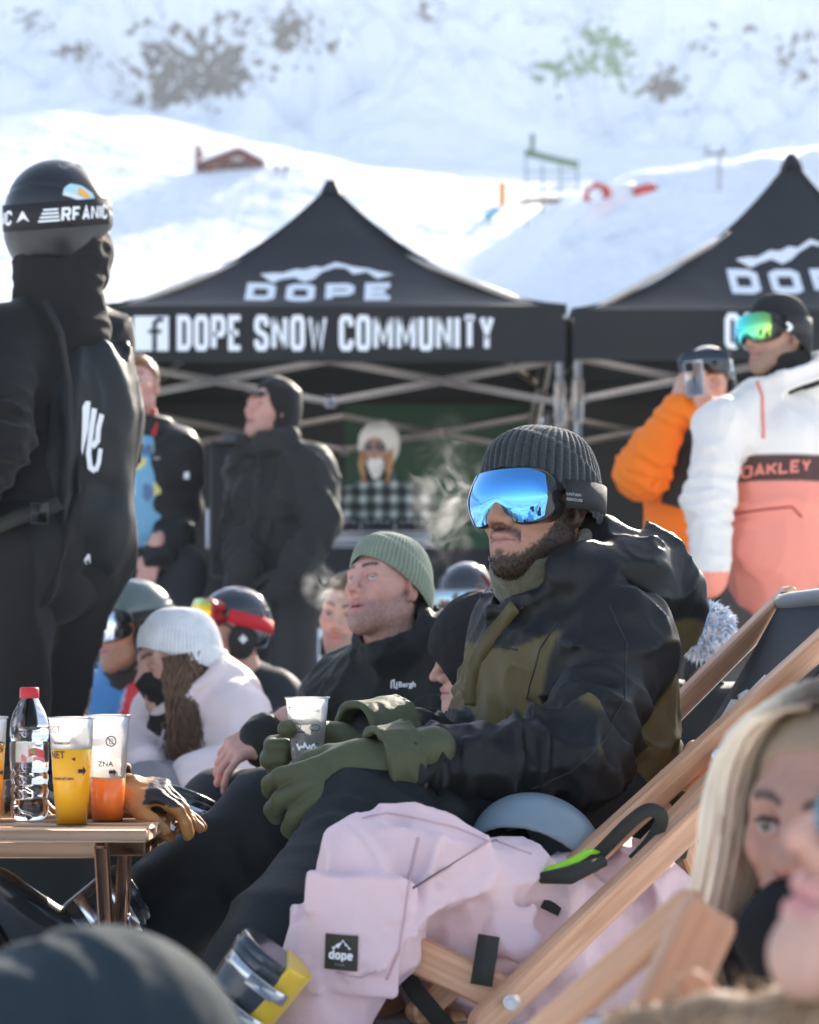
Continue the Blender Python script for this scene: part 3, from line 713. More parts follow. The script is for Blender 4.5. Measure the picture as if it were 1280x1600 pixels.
# ================================================================ people: heads, hands, clothes as smooth distance fields
SKIN_FAIR = (0.56, 0.33, 0.25); SKIN_PINK = (0.55, 0.30, 0.24); SKIN_BROWN = (0.30, 0.155, 0.10); SKIN_TAN = (0.42, 0.24, 0.165)
def head_field(mo=0.0, nose=1.0, jaw=1.0, smile=0.0, lips=1.0, lid=0.0):
    skull = U(0.03, ell((0, -0.016, 0.035), (0.075, 0.096, 0.086)), ell((0, 0.022, -0.012), (0.063, 0.068, 0.088)))
    face = U(0.026, skull, ell((0, 0.035, -0.072), (0.050 * jaw, 0.052, 0.040)), cap((-0.043 * jaw, 0.0, -0.058), (0, 0.068, -0.092), 0.022, 0.022), cap((0.043 * jaw, 0.0, -0.058), (0, 0.068, -0.092), 0.022, 0.022),
             sph((0, 0.077, -0.100 - 0.012 * mo), 0.0185), sph((-0.040, 0.062, -0.018), 0.023), sph((0.040, 0.062, -0.018), 0.023),
             cap((-0.040, 0.072, 0.026), (-0.012, 0.083, 0.023), 0.013), cap((0.040, 0.072, 0.026), (0.012, 0.083, 0.023), 0.013))
    face = SUB(0.014, face, sph((-0.032, 0.099, 0.004), 0.0190), sph((0.032, 0.099, 0.004), 0.0190))
    mz = ell((0, 0.071, -0.060), (0.029, 0.0195, 0.024))
    face = U(0.02, face, mz)
    ns = U(0.012, cap((0, 0.086, 0.016), (0, 0.096, 0.0), 0.0075 * nose, 0.008 * nose), cap((0, 0.096, 0.0), (0, 0.114, -0.029), 0.008 * nose, 0.0105 * nose), sph((-0.0125 * nose, 0.099, -0.034), 0.0085 * nose), sph((0.0125 * nose, 0.099, -0.034), 0.0085 * nose))
    face = U(0.012, face, ns)
    face = SUB(0.004, face, ell((-0.007, 0.106, -0.0425), (0.0042, 0.006, 0.005)), ell((0.007, 0.106, -0.0425), (0.0042, 0.006, 0.005)))
    cz = -0.064 + 0.004 * smile
    uz, lz_ = -0.0570 + 0.003 * (lips - 1), -0.0715 - 0.005 * (lips - 1); yf = 0.0965
    ul = U(0.005, cap((-0.025, 0.083, cz), (-0.007, yf, uz), 0.0032, 0.0060 * lips), cap((0.025, 0.083, cz), (0.007, yf, uz), 0.0032, 0.0060 * lips), cap((-0.007, yf, uz), (0.007, yf, uz), 0.0058 * lips))
    dz = 0.014 * mo
    ll = U(0.005, cap((-0.024, 0.082, cz - 0.003), (0, yf - 0.001, lz_ - dz), 0.0032, 0.0072 * lips), cap((0.024, 0.082, cz - 0.003), (0, yf - 0.001, lz_ - dz), 0.0032, 0.0072 * lips))
    face = U(0.0035, face, ul, ll)
    gy, gz_ = yf + 0.0045 * lips, -0.0642 - dz * 0.45
    face = SUB(0.0025, face, U(0.003, cap((-0.0245, 0.0875, cz - 0.0012), (-0.008, gy, gz_), 0.0014, 0.0022 + 0.006 * mo), cap((0.0245, 0.0875, cz - 0.0012), (0.008, gy, gz_), 0.0014, 0.0022 + 0.006 * mo), cap((-0.008, gy, gz_), (0.008, gy, gz_), 0.0022 + 0.006 * mo)))
    face = DISP(face, lambda Q: 0.0016 * np.exp(-((np.abs(Q[:, 0]) - 0.0225 - 0.35 * (-0.038 - Q[:, 2])) / 0.004) ** 2) * (Q[:, 2] < -0.036) * (Q[:, 2] > -0.066) * (Q[:, 1] > 0.06))
    for sx in (-1, 1):                                  # eyelids over the eyeball, ears
        ball = sph((sx * 0.032, 0.0755, 0.003), 0.0143)
        up_ = INT(0.002, ball, plane((sx * 0.032, 0.0755, 0.0072 - 0.011 * lid), (0.0, -0.35, -1)))
        lo_ = INT(0.002, ball, plane((sx * 0.032, 0.0755, -0.0048), (0, -0.2, 1)))
        face = U(0.003, face, up_, lo_)
        ear = ell((sx * 0.079, -0.010, -0.004), (0.009, 0.020, 0.033), frame((sx * 0.35, 1, 0.15)))
        ear = SUB(0.006, ear, ell((sx * 0.087, -0.006, 0.0), (0.007, 0.011, 0.019)))
        face = U(0.008, face, ear, sph((sx * 0.075, 0.0, -0.030), 0.0075))
    return U(0.03, face, cap((0, -0.022, -0.05), (0, -0.045, -0.17), 0.052, 0.056))
def head_color(q, skin, lip=(0.45, 0.16, 0.14), brow=(0.05, 0.035, 0.025), beard=None, bk=1.0, stubble=0.0, hair=None, hairline=0.07, mouth_open=0.0):
    x, y, z = q[:, 0], q[:, 1], q[:, 2]; ax = np.abs(x)
    c = np.tile(np.array(skin), (len(q), 1))
    def mixc(m, col):
        nonlocal c
        c = c * (1 - m[:, None]) + np.array(col) * m[:, None]
    front = sstep(0.03, 0.06, y)
    mixc(0.30 * front * np.exp(-((ax - 0.043) / 0.022) ** 2 - ((z + 0.022) / 0.022) ** 2), np.array(skin) * (1.05, 0.66, 0.62))
    mixc(0.35 * np.exp(-(x / 0.014) ** 2 - ((z + 0.032) / 0.013) ** 2) * sstep(0.095, 0.105, y), np.array(skin) * (1.05, 0.65, 0.6))
    mixc(0.35 * sstep(0.068, 0.075, ax) * (y < 0.02), np.array(skin) * (1.1, 0.7, 0.65))
    n1 = vnoise(q, 420, 3)
    if beard is not None:
        lowz = -0.036 - 0.022 * sstep(0.065, 0.03, ax) + 0.03 * sstep(0.0, -0.02, y)
        line = np.interp(y, [-0.01, 0.02, 0.05, 0.08, 0.1], [0.03, -0.004, -0.052, -0.082, -0.088])
        m = sstep(0.006, -0.006, z - line + (n1 - 0.5) * 0.014) * sstep(-0.03, -0.012, y)
        m = np.maximum(m, sstep(-0.010, 0.003, -np.abs(z + 0.0495 + 0.30 * ax * sstep(0.006, 0.03, ax)) + 0.006 + (n1 - 0.5) * 0.004) * (ax < 0.031) * (y > 0.07))
        m = np.maximum(m, sstep(0.004, -0.004, np.sqrt((x / 0.010) ** 2 + ((z + 0.083) / 0.006) ** 2) * 0.01 - 0.01 + (n1 - .5) * .004) * (y > 0.06))
        bare = np.exp(-(x / 0.026) ** 4 - ((z + 0.066) / 0.0155) ** 4) * (y > 0.07)
        m2 = m * (1 - bare); keep = np.abs(z + 0.047 + 0.25 * ax) < 0.007
        m = np.where(keep & (y > 0.07), m, m2)
        mixc(np.clip(m * bk, 0, 1) * (0.80 + 0.2 * n1), beard)
    if stubble > 0:
        line = np.interp(y, [-0.01, 0.02, 0.05, 0.08, 0.1], [0.0, -0.02, -0.045, -0.05, -0.055])
        m = sstep(0.012, -0.012, z - line) * sstep(-0.03, 0.0, y)
        mixc(stubble * m * (0.4 + 0.8 * n1), (0.10, 0.07, 0.055))
    lm = np.exp(-(x / 0.0245) ** 6 - ((z + 0.0645 + 0.35 * mouth_open * 0.014) / (0.0135 + 0.008 * mouth_open)) ** 4) * (y > 0.077)
    mixc(np.clip(lm, 0, 1) * 0.85, lip)
    mixc(np.exp(-((z + 0.0642 + 0.0063 * mouth_open) / 0.0016) ** 2) * (ax < 0.025) * (y > 0.08) * 0.8, np.array(lip) * 0.25)
    if mouth_open > 0:
        g = np.exp(-(x / 0.017) ** 4 - ((z + 0.066 + 0.004 * mouth_open) / (0.0035 + 0.003 * mouth_open)) ** 4) * (y < 0.0965) * (y > 0.06)
        mixc(np.clip(g, 0, 1), (0.05, 0.012, 0.012))
    bz = 0.0275 + 0.006 * np.sin(np.clip((ax - 0.012) / 0.034, 0, 1) * 2.4)
    bm = np.exp(-((z - bz) / 0.0050) ** 4) * sstep(0.008, 0.013, ax) * sstep(0.052, 0.044, ax) * (y > 0.045)
    mixc(np.clip(bm * (0.7 + 0.6 * n1), 0, 1), brow)
    lz = 0.0098 - 0.004 * ((ax - 0.032) / 0.014) ** 2
    lm_ = np.exp(-((z - lz) / 0.0016) ** 2) * (np.abs(ax - 0.032) < 0.0155) * (y > 0.068)
    mixc(np.clip(lm_ * 0.9, 0, 1), (0.02, 0.014, 0.012))
    mixc(0.25 * np.exp(-((ax - 0.032) / 0.017) ** 2 - ((z - 0.004) / 0.010) ** 2) * (y > 0.06), np.array(skin) * (0.8, 0.6, 0.6))
    far_ = (x ** 2 + y ** 2 + z ** 2) > 0.21 ** 2
    c[far_] = np.array(skin)
    if hair is not None:
        hz = np.where(y > 0.03, hairline, np.interp(y, [-0.1, -0.03, 0.0, 0.03], [-0.06, -0.03, 0.01, hairline]))
        mixc(sstep(-0.004, 0.006, z - hz + (n1 - 0.5) * 0.01), hair)
    return c
def to_local(V, c, M, s): return ((V - c) @ M) / s
def to_world(q, c, M, s): return np.asarray(c) + s * (np.asarray(q) @ np.asarray(M).T)
def head_mesh(c, M, s, cell, skin, neck_to=None, colors=None, limbs=(), **kw):
    f = local(head_field(**kw), c, M, s)
    if neck_to is not None: f = U(0.03, f, cap(to_world([0, -0.035, -0.12], c, M, s), neck_to, 0.055 * s, 0.075 * s))
    pts = [to_world([sx * 0.1, sy, sz], c, M, s) for sx in (-1, 1) for sy in (-0.13, 0.13) for sz in (-0.19, 0.14)]
    if neck_to is not None: pts.append(neck_to)
    for hcn_, hM_, hsz, path, kwh in limbs:           # hand and arm grown from the trunk, one surface
        hfld = local(hand_field(**kwh), hcn_, hM_, hsz); arm_ = chain([to_world([0, -0.05, 0], hcn_, hM_, hsz)] + list(path) + [neck_to], [0.027] + [0.036] * len(path) + [0.06], 0.02)
        f = U(0.012, f, U(0.015, hfld, arm_)); pts += [to_world([a, b_, d], hcn_, hM_, hsz) for a in (-0.09, 0.1) for b_ in (-0.05, 0.2) for d in (-0.12, 0.05)] + [p_ + 0.04 for p_ in path] + [p_ - 0.04 for p_ in path]
    lo, hi = bounds(pts, 0.012)
    V, Fq = mesh_field(f, lo, hi, cell)
    mo = kw.get('mo', 0.0)
    colr = head_color(to_local(V, c, M, s), skin, mouth_open=mo, **(colors or {}))
    return V, Fq, colr
def eyes(T, c, M, s, iris=(0.10, 0.16, 0.20), look=(0, 1, 0)):
    for sx in (-1, 1):
        V, Fs = lathe([(0.0125 * math.sin(a), 0.0125 * math.cos(a)) for a in np.linspace(0.001, math.pi - 0.001, 15)], n=20, M=frame(nrm(np.cross(look, (1, 0, 0.01))), look))
        q = V + np.array([sx * 0.032, 0.0765, 0.003]); ang = np.arccos(np.clip(nrm(look) @ (V / 0.0125).T, -1, 1))
        cl = np.where((ang < 0.20)[:, None], (0.01, 0.01, 0.01), np.where((ang < 0.50)[:, None], iris, (0.50, 0.46, 0.45)))
        obj('eye', to_world(q, c, M, s), np.array([f for f in Fs]), mat('eye_surface', attr=True, rough=0.08, spec=0.6), T, col=cl)

FING = [(0.029, 0.088, (0.043, 0.026, 0.020), 0.0088), (0.0095, 0.093, (0.047, 0.030, 0.021), 0.0090), (-0.0105, 0.089, (0.043, 0.028, 0.020), 0.0085), (-0.029, 0.080, (0.034, 0.021, 0.018), 0.0076)]
def hand_field(curl=((20, 25, 15),) * 4, spread=(6, 1, -3, -9), thumb=((0.55, 0.75, -0.45), 20), glove=0.0):
    g = glove
    fs = [rbox((0, 0.048, 0), (0.040 + g, 0.046 + g * 0.5, 0.0135 + g), 0.012 + g * 0.8), cap((0, -0.07, 0.0), (0, 0.02, 0.0), 0.026 + g, 0.027 + g), cap((0.022, 0.02, -0.008), (0.03, 0.05, -0.012), 0.016 + g * 0.7)]
    palm = U(0.018, *fs)
    for (bx, by, ls, r), cu, sp in zip(FING, curl, spread):
        p = np.array([bx * (1 + g * 8), by, 0.002]); a = 0.0; d0 = math.radians(sp); rr = r + g; ch = [p]; rad = [rr * 1.08]
        for l, da in zip(ls, cu):
            a += math.radians(da)
            p = p + (l + g * 0.5) * np.array([math.sin(d0) * math.cos(a), math.cos(d0) * math.cos(a), -math.sin(a)]); ch.append(p); rad.append(rr * (0.98 - 0.09 * len(ch) / 3))
        palm = U(0.005 if g else 0.008, palm, chain(ch, rad, 0.004))
    d, bend = thumb; d = nrm(d); p0 = np.array([0.034, 0.028, -0.010]); p1 = p0 + d * (0.038 + g)
    d2 = nrm(d + np.array([-0.3, 0.5, -0.35]) * math.sin(math.radians(bend))); p2 = p1 + d2 * (0.030 + g); d3 = nrm(d2 + np.array([-0.3, 0.5, -0.3]) * math.sin(math.radians(bend))); p3 = p2 + d3 * 0.022
    return U(0.012, palm, chain([p0, p1, p2, p3], [0.0135 + g, 0.0115 + g, 0.0105 + g, 0.0085 + g], 0.004))
def hand_frame(along, back, mirror=False):
    """columns x thumb side, y along the fingers, z back of the hand"""
    y = nrm(along); z = np.asarray(back, float); z = nrm(z - y * (z @ y)); x = np.cross(y, z)
    return np.stack([-x if mirror else x, y, z], 1)
def hand_mesh(c, M, s, cell, arm_to=None, **kw):
    f = local(hand_field(**kw), c, M, s)
    pts = [to_world([x, y, z], c, M, s) for x in (-0.09, 0.1) for y in (-0.08, 0.2) for z in (-0.12, 0.05)]
    if arm_to is not None: f = U(0.015, f, cap(to_world([0, -0.05, 0], c, M, s), arm_to, 0.027 * s, 0.036 * s)); pts.append(arm_to)
    lo, hi = bounds(pts, 0.045)
    return mesh_field(f, lo, hi, cell)

# ---------------------------------------------------------------- clothes
def jacket_field(J, fit=1.0, belly=0.135, chest=0.15, arm=(0.082, 0.070, 0.068, 0.056), hem=None, k=0.05, shoulder=0.075, wr=1.25):
    wd = J['sR'] - J['sL']; fs = [ecap(J['pel'], J['che'], belly * fit, chest * fit, wd, wr), ecap(J['che'], J['nek'], chest * 0.92 * fit, 0.07 * fit, wd, wr + 0.1),
         cap(J['sL'], J['nek'], shoulder * fit, 0.06 * fit), cap(J['sR'], J['nek'], shoulder * fit, 0.06 * fit), cap(J['sL'], J['che'], shoulder * fit, 0.09 * fit), cap(J['sR'], J['che'], shoulder * fit, 0.09 * fit)]
    if hem is not None: fs.append(ecap(J['pel'], hem, belly * fit, belly * fit * 1.04, wd, wr))
    tor = U(k, *fs); arms = []
    for s in 'LR':
        if 'e' + s in J:
            arms.append(U(0.03, cap(J['s' + s], J['e' + s], arm[0] * fit, arm[1] * fit), cap(J['e' + s], J['w' + s], arm[2] * fit, arm[3] * fit)))
    return U(k * 0.7, tor, *arms)
def arm_folds(J, s, amp=0.009, pitch=0.045, seed=0):
    return ADD(limb_folds(J['s' + s], J['e' + s], 0.85, 0.13, pitch, amp, seed), limb_folds(J['e' + s], J['w' + s], 0.2, 0.12, pitch, amp, seed + 4), limb_folds(J['e' + s], J['w' + s], 0.85, 0.06, pitch * 0.8, amp * 0.6, seed + 7))
def leg_field(J, thigh=0.10, knee=0.083, ankle=0.088, k=0.05, hipr=0.13):
    wd = J['hR'] - J['hL']; fs = [ecap(J['hL'], J['hR'], hipr, hipr, (0, 0, 1), 1.05)]
    for s in 'LR': fs.append(U(0.04, cap(J['h' + s], J['k' + s], thigh, knee), cap(J['k' + s], J['a' + s], knee, ankle)))
    return U(k, *fs)
def J_pts(J, keys): return [J[k] for k in keys if k in J]
def cloth(T, name, f, pts, cell, material, pad=0.16, margin=0.02, colf=None, keep=False):
    lo, hi = bounds(pts, pad); V, Fq = mesh_field(f, lo, hi, cell, margin)
    o = obj(name, V, Fq, material, T, col=colf(V) if colf else None)
    return (o, V, Fq) if keep else o
def person(loc, label, group=None): return empty('person', loc, label, 'person', group)

# ---------------------------------------------------------------- headgear
def helmet(T, c, M, s, material, cell=0.005, rim=None, strap_on=True, pad_mat=None, name='helmet', pads=True):
    sh = ell((0, -0.014, 0.032), (0.097, 0.118, 0.108))
    sh = U(0.02, sh, ell((0, -0.06, -0.01), (0.085, 0.062, 0.07)))
    sh = SUB(0.006, sh, ell((0, -0.012, 0.02), (0.084, 0.103, 0.095)))
    sh = INT(0.006, sh, lambda Q: -(Q[:, 2] - np.interp(Q[:, 1], [-0.13, -0.06, 0.0, 0.05, 0.075, 0.12], [-0.052, -0.055, -0.012, 0.012, 0.048, 0.056]).astype(np.float32)))
    grooves = lambda Q: 0.0022 * np.exp(-((Q[:, 2] - 0.052 + 0.25 * Q[:, 1]) / 0.004) ** 2) + 0.003 * np.exp(-((np.abs(Q[:, 0]) - 0.04) / 0.006) ** 2) * (Q[:, 2] > 0.11) * (np.abs(Q[:, 1] + 0.03) < 0.03)
    sh = DISP(sh, grooves)
    pts = [to_world([x, y, z], c, M, s) for x in (-0.11, 0.11) for y in (-0.14, 0.12) for z in (-0.1, 0.15)]
    lo, hi = bounds(pts, 0.01)
    V, Fq = mesh_field(local(sh, c, M, s), lo, hi, cell); o = obj(name, V, Fq, material, T)
    for sx in ((-1, 1) if pads else ()):
        V2, F2 = mesh_field(local(ell((sx * 0.083, -0.006, -0.035), (0.018, 0.046, 0.058)), c, M, s), *bounds([to_world([sx * 0.083, -0.006, -0.035], c, M, s)], 0.075 * s), cell); obj('ear_pad', V2, F2, pad_mat or M_blackmatte, T)
    if strap_on:
        q = [np.array([math.cos(a) * 0.083, 0.022 + 0.02 * math.sin(a), -0.07 - 0.055 * math.sin(a)]) for a in np.linspace(0, math.pi, 15)]
        obj('chin_strap', *strap([to_world(p, c, M, s) for p in q], [to_world(p, (0, 0, 0), M, 1) - 0 for p in q], 0.016, 0.002), M_blackmatte, T)
    return V, Fq
def beanie(T, c, M, s, color, ribs=64, amp=0.0022, cuff=0.055, rx=0.0875, ry=0.108, top=0.132, front=0.040, back=-0.030, name='beanie', material=None, slouch=0.0, seed=0, nv=46, cut=0.0022):
    def fn(u, v):
        th = u * 2 * math.pi; cx, cy = np.sin(th), np.cos(th)
        zr = lerp(back, front, 0.5 + 0.5 * cy) - 0.008 * np.abs(cx)
        t = v
        z = zr + (top - zr) * np.sin(np.clip(t, 0, 1) * math.pi / 2) ** 1.15
        rad = np.cos(np.clip((t - 0.12) / 0.88, 0, 1) * math.pi / 2) ** 0.62
        rad = np.maximum(rad, 0.0)
        arc = (z - zr)
        cf = sstep(cuff + 0.004, cuff - 0.004, arc) if cuff else 0 * arc
        edge = sstep(0.0, 0.05, t)
        nz_ = (vnoise(np.stack([cx, cy, t * 2], 1), 3.0, seed) - 0.5)
        rr = 1 + (0.004 * cf - cut * cuff * 0) / rx + nz_ * 0.035 * rad
        rib = amp * (np.abs(np.cos(th * ribs / 2)) - 0.5) * sstep(1.0, 0.8, t) * (1 + 0.3 * cf)
        R_ = np.stack([(rx * rr * rad + rib) * cx, (ry * rr * rad + rib) * cy - 0.014 - slouch * sstep(0.3, 1, t), z], 1)
        R_[:, 0] *= (0.96 + 0.04 * edge)
        return to_world(R_, c, M, s)
    nu = max(180, ribs * 6)
    V, Fq = gridsurf(fn, nu, nv, True)
    uu = np.repeat(np.linspace(0, 1, nu, endpoint=False), nv)
    cl = np.array(color) * (0.78 + 0.30 * np.abs(np.cos(uu * math.pi * ribs)))[:, None]
    o = obj(name, V, Fq[:, ::-1], material or M_attr_soft, T, col=cl)
    return V, Fq
def goggle_fn(c, M, s, w_=0.092, h=0.046, y0=0.058, depth=0.056, zc=0.008, grow=1.0, back=0.0, notch=0.018):
    def fn(u, v):
        a = (u * 2 - 1) * math.radians(62); t = v * 2 - 1
        edge = np.clip(1 - np.abs(u * 2 - 1) ** 3.6, 0, 1) ** 0.5
        hz = h * grow * (0.20 + 0.80 * edge)
        nt_ = notch * np.exp(-((u * 2 - 1) / 0.22) ** 2)
        z = zc + np.where(t > 0, t * hz, t * (hz - nt_))
        x = w_ * grow * np.sin(a) / math.sin(math.radians(62)); y = y0 + depth * np.cos(a) - 0.012 * t ** 2 - back
        return to_world(np.stack([x, y, z], 1), c, M, s)
    return fn
def goggles(T, c, M, s, lens_mat, frame_mat, strap_mat, rx=0.095, ry=0.116, strap_z=(0.008, 0.012), strap_w=0.04, name='goggles', wrap_on=None, y_off=0.0, z_off=0.0, tiltz=0.0, back_c=-0.014, wide=1.0):
    """sub-tree: goggles (frame) > lens, strap"""
    y0 = 0.058 + y_off
    def rim(g, b): return goggle_fn(c, M, s, y0=y0, zc=0.008 + z_off, grow=g, back=b, w_=0.092 * wide)
    V1, F1 = gridsurf(rim(1.05, 0.004), 48, 18); V2, F2 = gridsurf(rim(0.99, 0.036), 48, 18)
    nu, nv = 48, 18
    bd = [i * nv for i in range(nu)] + [(nu - 1) * nv + j for j in range(1, nv)] + [i * nv + nv - 1 for i in range(nu - 2, -1, -1)] + [j for j in range(nv - 2, 0, -1)]
    n0 = len(V1); m = len(bd)
    side = np.array([(bd[i], bd[(i + 1) % m], n0 + bd[(i + 1) % m], n0 + bd[i]) for i in range(m)])
    g = obj(name, np.concatenate([V1, V2]), np.concatenate([F1, F2 + n0, side]), frame_mat, T)
    obj('lens', *gridsurf(rim(0.985, -0.003), 64, 28), lens_mat, g)
    pts, nn = [], []
    for a in np.linspace(math.radians(62), math.radians(298), 40):
        x, y = math.sin(a), math.cos(a); z = strap_z[0] + z_off + (strap_z[1] + tiltz) * (1 - y) / 2
        yy = y * ry + back_c
        xx = x * rx
        if y > 0.2: xx *= 1.0
        n_ = nrm(np.asarray(M) @ np.array([x / rx, y / ry, 0])); p_ = to_world([xx, yy, z], c, M, s)
        if wrap_on is not None and y < 0.35:
            h_ = wrap_on.ray_cast(Vector(p_ + n_ * 0.06), Vector(-n_), 0.14)
            if h_[0] is not None: p_ = np.array(h_[0]) + n_ * 0.0015
        pts.append(p_); nn.append(n_)
    for _ in range(3): pts = [pts[0]] + [(pts[i - 1] + 2 * pts[i] + pts[i + 1]) / 4 for i in range(1, len(pts) - 1)] + [pts[-1]]
    obj('strap', *strap(pts, nn, strap_w * s, 0.003), strap_mat, g)
    return g
def fuzz(V, Fq, n, length, width, seed=0, mask=None, droop=0.0, jitter=0.5, dirn=None, lift=1.0):
    """thin hairs standing on a surface, as one mesh"""
    rs = np.random.RandomState(seed); f = np.asarray(Fq); A, B_, C_ = V[f[:, 0]], V[f[:, 1]], V[f[:, 2]]
    nr = np.cross(B_ - A, C_ - A); ar = np.linalg.norm(nr, axis=1); nr = nr / (ar[:, None] + 1e-12)
    wgt = ar * (mask if mask is not None else 1.0); wgt = wgt / wgt.sum()
    k = rs.choice(len(f), n, p=wgt); r1, r2 = rs.rand(n, 1), rs.rand(n, 1)
    p = A[k] + (B_[k] - A[k]) * r1 * 0.9 + (C_[k] - A[k]) * r2 * 0.9 * (1 - r1)
    d = nr[k] * lift + jitter * rs.randn(n, 3)
    if dirn is not None: d = d + np.asarray(dirn)
    d /= np.linalg.norm(d, axis=1)[:, None] + 1e-9; L_ = length * (0.5 + rs.rand(n, 1)); sd_ = np.cross(d, rs.randn(n, 3)); sd_ /= np.linalg.norm(sd_, axis=1)[:, None] + 1e-9
    mid = p + d * L_ * 0.5; tip = p + d * L_ + np.array([0, 0, -droop]) * L_
    Vv = np.stack([p - sd_ * width / 2, p + sd_ * width / 2, mid + sd_ * width * 0.35, mid - sd_ * width * 0.35, tip], 1).reshape(-1, 3)
    i = np.arange(n) * 5
    return Vv, [tuple(q) for q in np.concatenate([np.stack([i, i + 1, i + 2, i + 3], 1)]).tolist()] + [tuple(q) for q in np.stack([i + 3, i + 2, i + 4], 1).tolist()]
def boot(T, ankle, toe_dir, material, sole_mat, L=0.30, h=0.22, wd=0.05, name='boot', shin=None):
    d = nrm((toe_dir[0], toe_dir[1], toe_dir[2] if len(toe_dir) > 2 else 0)); sh = nrm(shin if shin is not None else (0, 0, 1)); an = np.asarray(ankle)
    dn = -nrm(sh - d * (sh @ d)); heel = an - d * 0.05 + dn * 0.055; toe = an + d * (L - 0.11) + dn * 0.06
    f = U(0.03, cap(heel, toe, wd * 0.95, wd * 0.8), cap(an, an + sh * (h - 0.08), wd * 1.12, wd * 1.25), cap(an + d * 0.05 - dn * 0.01, toe - dn * 0.012, wd, wd * 0.8))
    f = INT(0.008, f, plane(an + dn * 0.095, dn))
    lo, hi = bounds([heel, toe, an + sh * h], 0.09)
    V, Fq = mesh_field(f, lo, hi, 0.008); o = obj(name, V, Fq, material, T)
    g = INT(0.006, U(0.02, cap(heel, toe, wd * 1.02, wd * 0.9)), plane(an + dn * 0.108, dn), plane(an + dn * 0.082, -dn))
    V, Fq = mesh_field(g, lo, hi, 0.008); obj('sole', V, Fq, sole_mat, o)
    return o
# ================================================================ the man in the middle: black and olive jacket, mirrored goggles, cup
T = person((P(915, 1275, 3.5)[0], 3.45, 0), 'bearded man in mirrored blue goggles and black and olive jacket, reclining in deckchair with cup')
hc, hM, hs = P(839, 795, 3.50), facing(40, 4, 2), 1.03
J = dict(pel=P(905, 1262, 3.54), che=P(886, 1070, 3.54), nek=P(880, 925, 3.53), sL=P(972, 1005, 3.38), sR=P(812, 985, 3.74), eL=P(905, 1185, 3.20), wL=P(625, 1193, 3.12),
         eR=P(765, 1188, 3.62), wR=P(590, 1150, 3.40), hL=P(900, 1290, 3.42), hR=P(850, 1270, 3.62), kL=P(592, 1282, 3.12), aL=P(425, 1530, 2.85), kR=P(432, 1292, 3.46), aR=P(205, 1478, 3.42))
OLIVE = (0.095, 0.072, 0.026); BLK = (0.0095, 0.0105, 0.012)
V, Fq, cl = head_mesh(hc, hM, hs, 0.0030, (0.35, 0.185, 0.12), J['nek'], dict(beard=(0.009, 0.007, 0.006), lip=(0.42, 0.195, 0.17), brow=(0.012, 0.009, 0.007)), nose=1.18, jaw=1.06, lips=1.45)
gl = dict(glove=0.0)
body = obj('body', V, Fq, M_skin, T, col=cl)
# short curly beard hairs
q = to_local(V, hc, hM, hs)[np.asarray(Fq)[:, 0]]; dark = (cl[np.asarray(Fq)[:, 0]].sum(1) < 0.16) & (q[:, 2] < 0.03) & (q[:, 1] > -0.02)
fv, ff = fuzz(V, Fq, 20000, 0.0050, 0.0010, 5, dark.astype(float) + 1e-9, 0.2, 0.9)
obj('beard', fv, ff, mat('beard_hair', (0.007, 0.0055, 0.005), 0.8, spec=0.15), T, smooth=False)
# jacket
jf = jacket_field(J, 1.0, belly=0.175, chest=0.17, arm=(0.082, 0.076, 0.072, 0.058), k=0.05, shoulder=0.082, wr=1.22)
hem = ecap(J['pel'], lerp(J['pel'], J['hL'], 0.4) + V3(-0.02, 0, -0.01), 0.16, 0.15, J['sR'] - J['sL'], 1.2)
Mn = frame(nrm(J['nek'] - J['che']), (-0.8, -0.6, 0.2))
collar = tube(P(885, 945, 3.53), P(840, 885, 3.50), 0.115, 0.105, 0.016)
hood = U(0.03, ell(P(975, 890, 3.57), (0.110, 0.135, 0.078), frame((0.7, 0.55, -0.50))), ell(P(1012, 928, 3.55), (0.085, 0.125, 0.095), frame((0.5, 0.4, -0.8))), cap(P(905, 893, 3.40), P(985, 905, 3.45), 0.052, 0.070), cap(P(900, 905, 3.72), P(1010, 890, 3.72), 0.05, 0.06))
hood = SUB(0.02, hood, ell(P(975, 850, 3.58), (0.065, 0.085, 0.045), frame((0.7, 0.55, -0.45))))
jf = U(0.02, U(0.045, jf, hem), hood)
jf = U(0.012, jf, collar)
jf = DISP(jf, ADD(folds(8, 0.013, 3, (1, 1, 1.25), 3), folds(17, 0.011, 6, (1.0, 1.0, 0.7), 4), arm_folds(J, 'L', 0.020, 0.06, 2), arm_folds(J, 'R', 0.010, 0.05, 5),
      crease([P(835, 935, 3.30), P(838, 1010, 3.32), P(850, 1060, 3.30)], 0.022, -0.016), crease([P(850, 930, 3.3), P(905, 925, 3.28), P(975, 950, 3.28)], 0.02, 0.010),
      crease([P(720, 1010, 3.45), P(770, 1040, 3.38), P(830, 1080, 3.33)], 0.02, 0.014), crease([P(720, 1100, 3.42), P(780, 1085, 3.36), P(835, 1120, 3.33)], 0.018, -0.012), crease([P(720, 1140, 3.42), P(790, 1150, 3.36), P(840, 1150, 3.33)], 0.016, 0.010),
      crease([P(1060, 1040, 3.4), P(1095, 1060, 3.45)], 0.02, -0.014), crease([P(1040, 1120, 3.35), P(1105, 1110, 3.42)], 0.018, -0.012),
      crease([P(930, 905, 3.4), P(1000, 930, 3.38), P(1060, 985, 3.42)], 0.014, -0.02)))
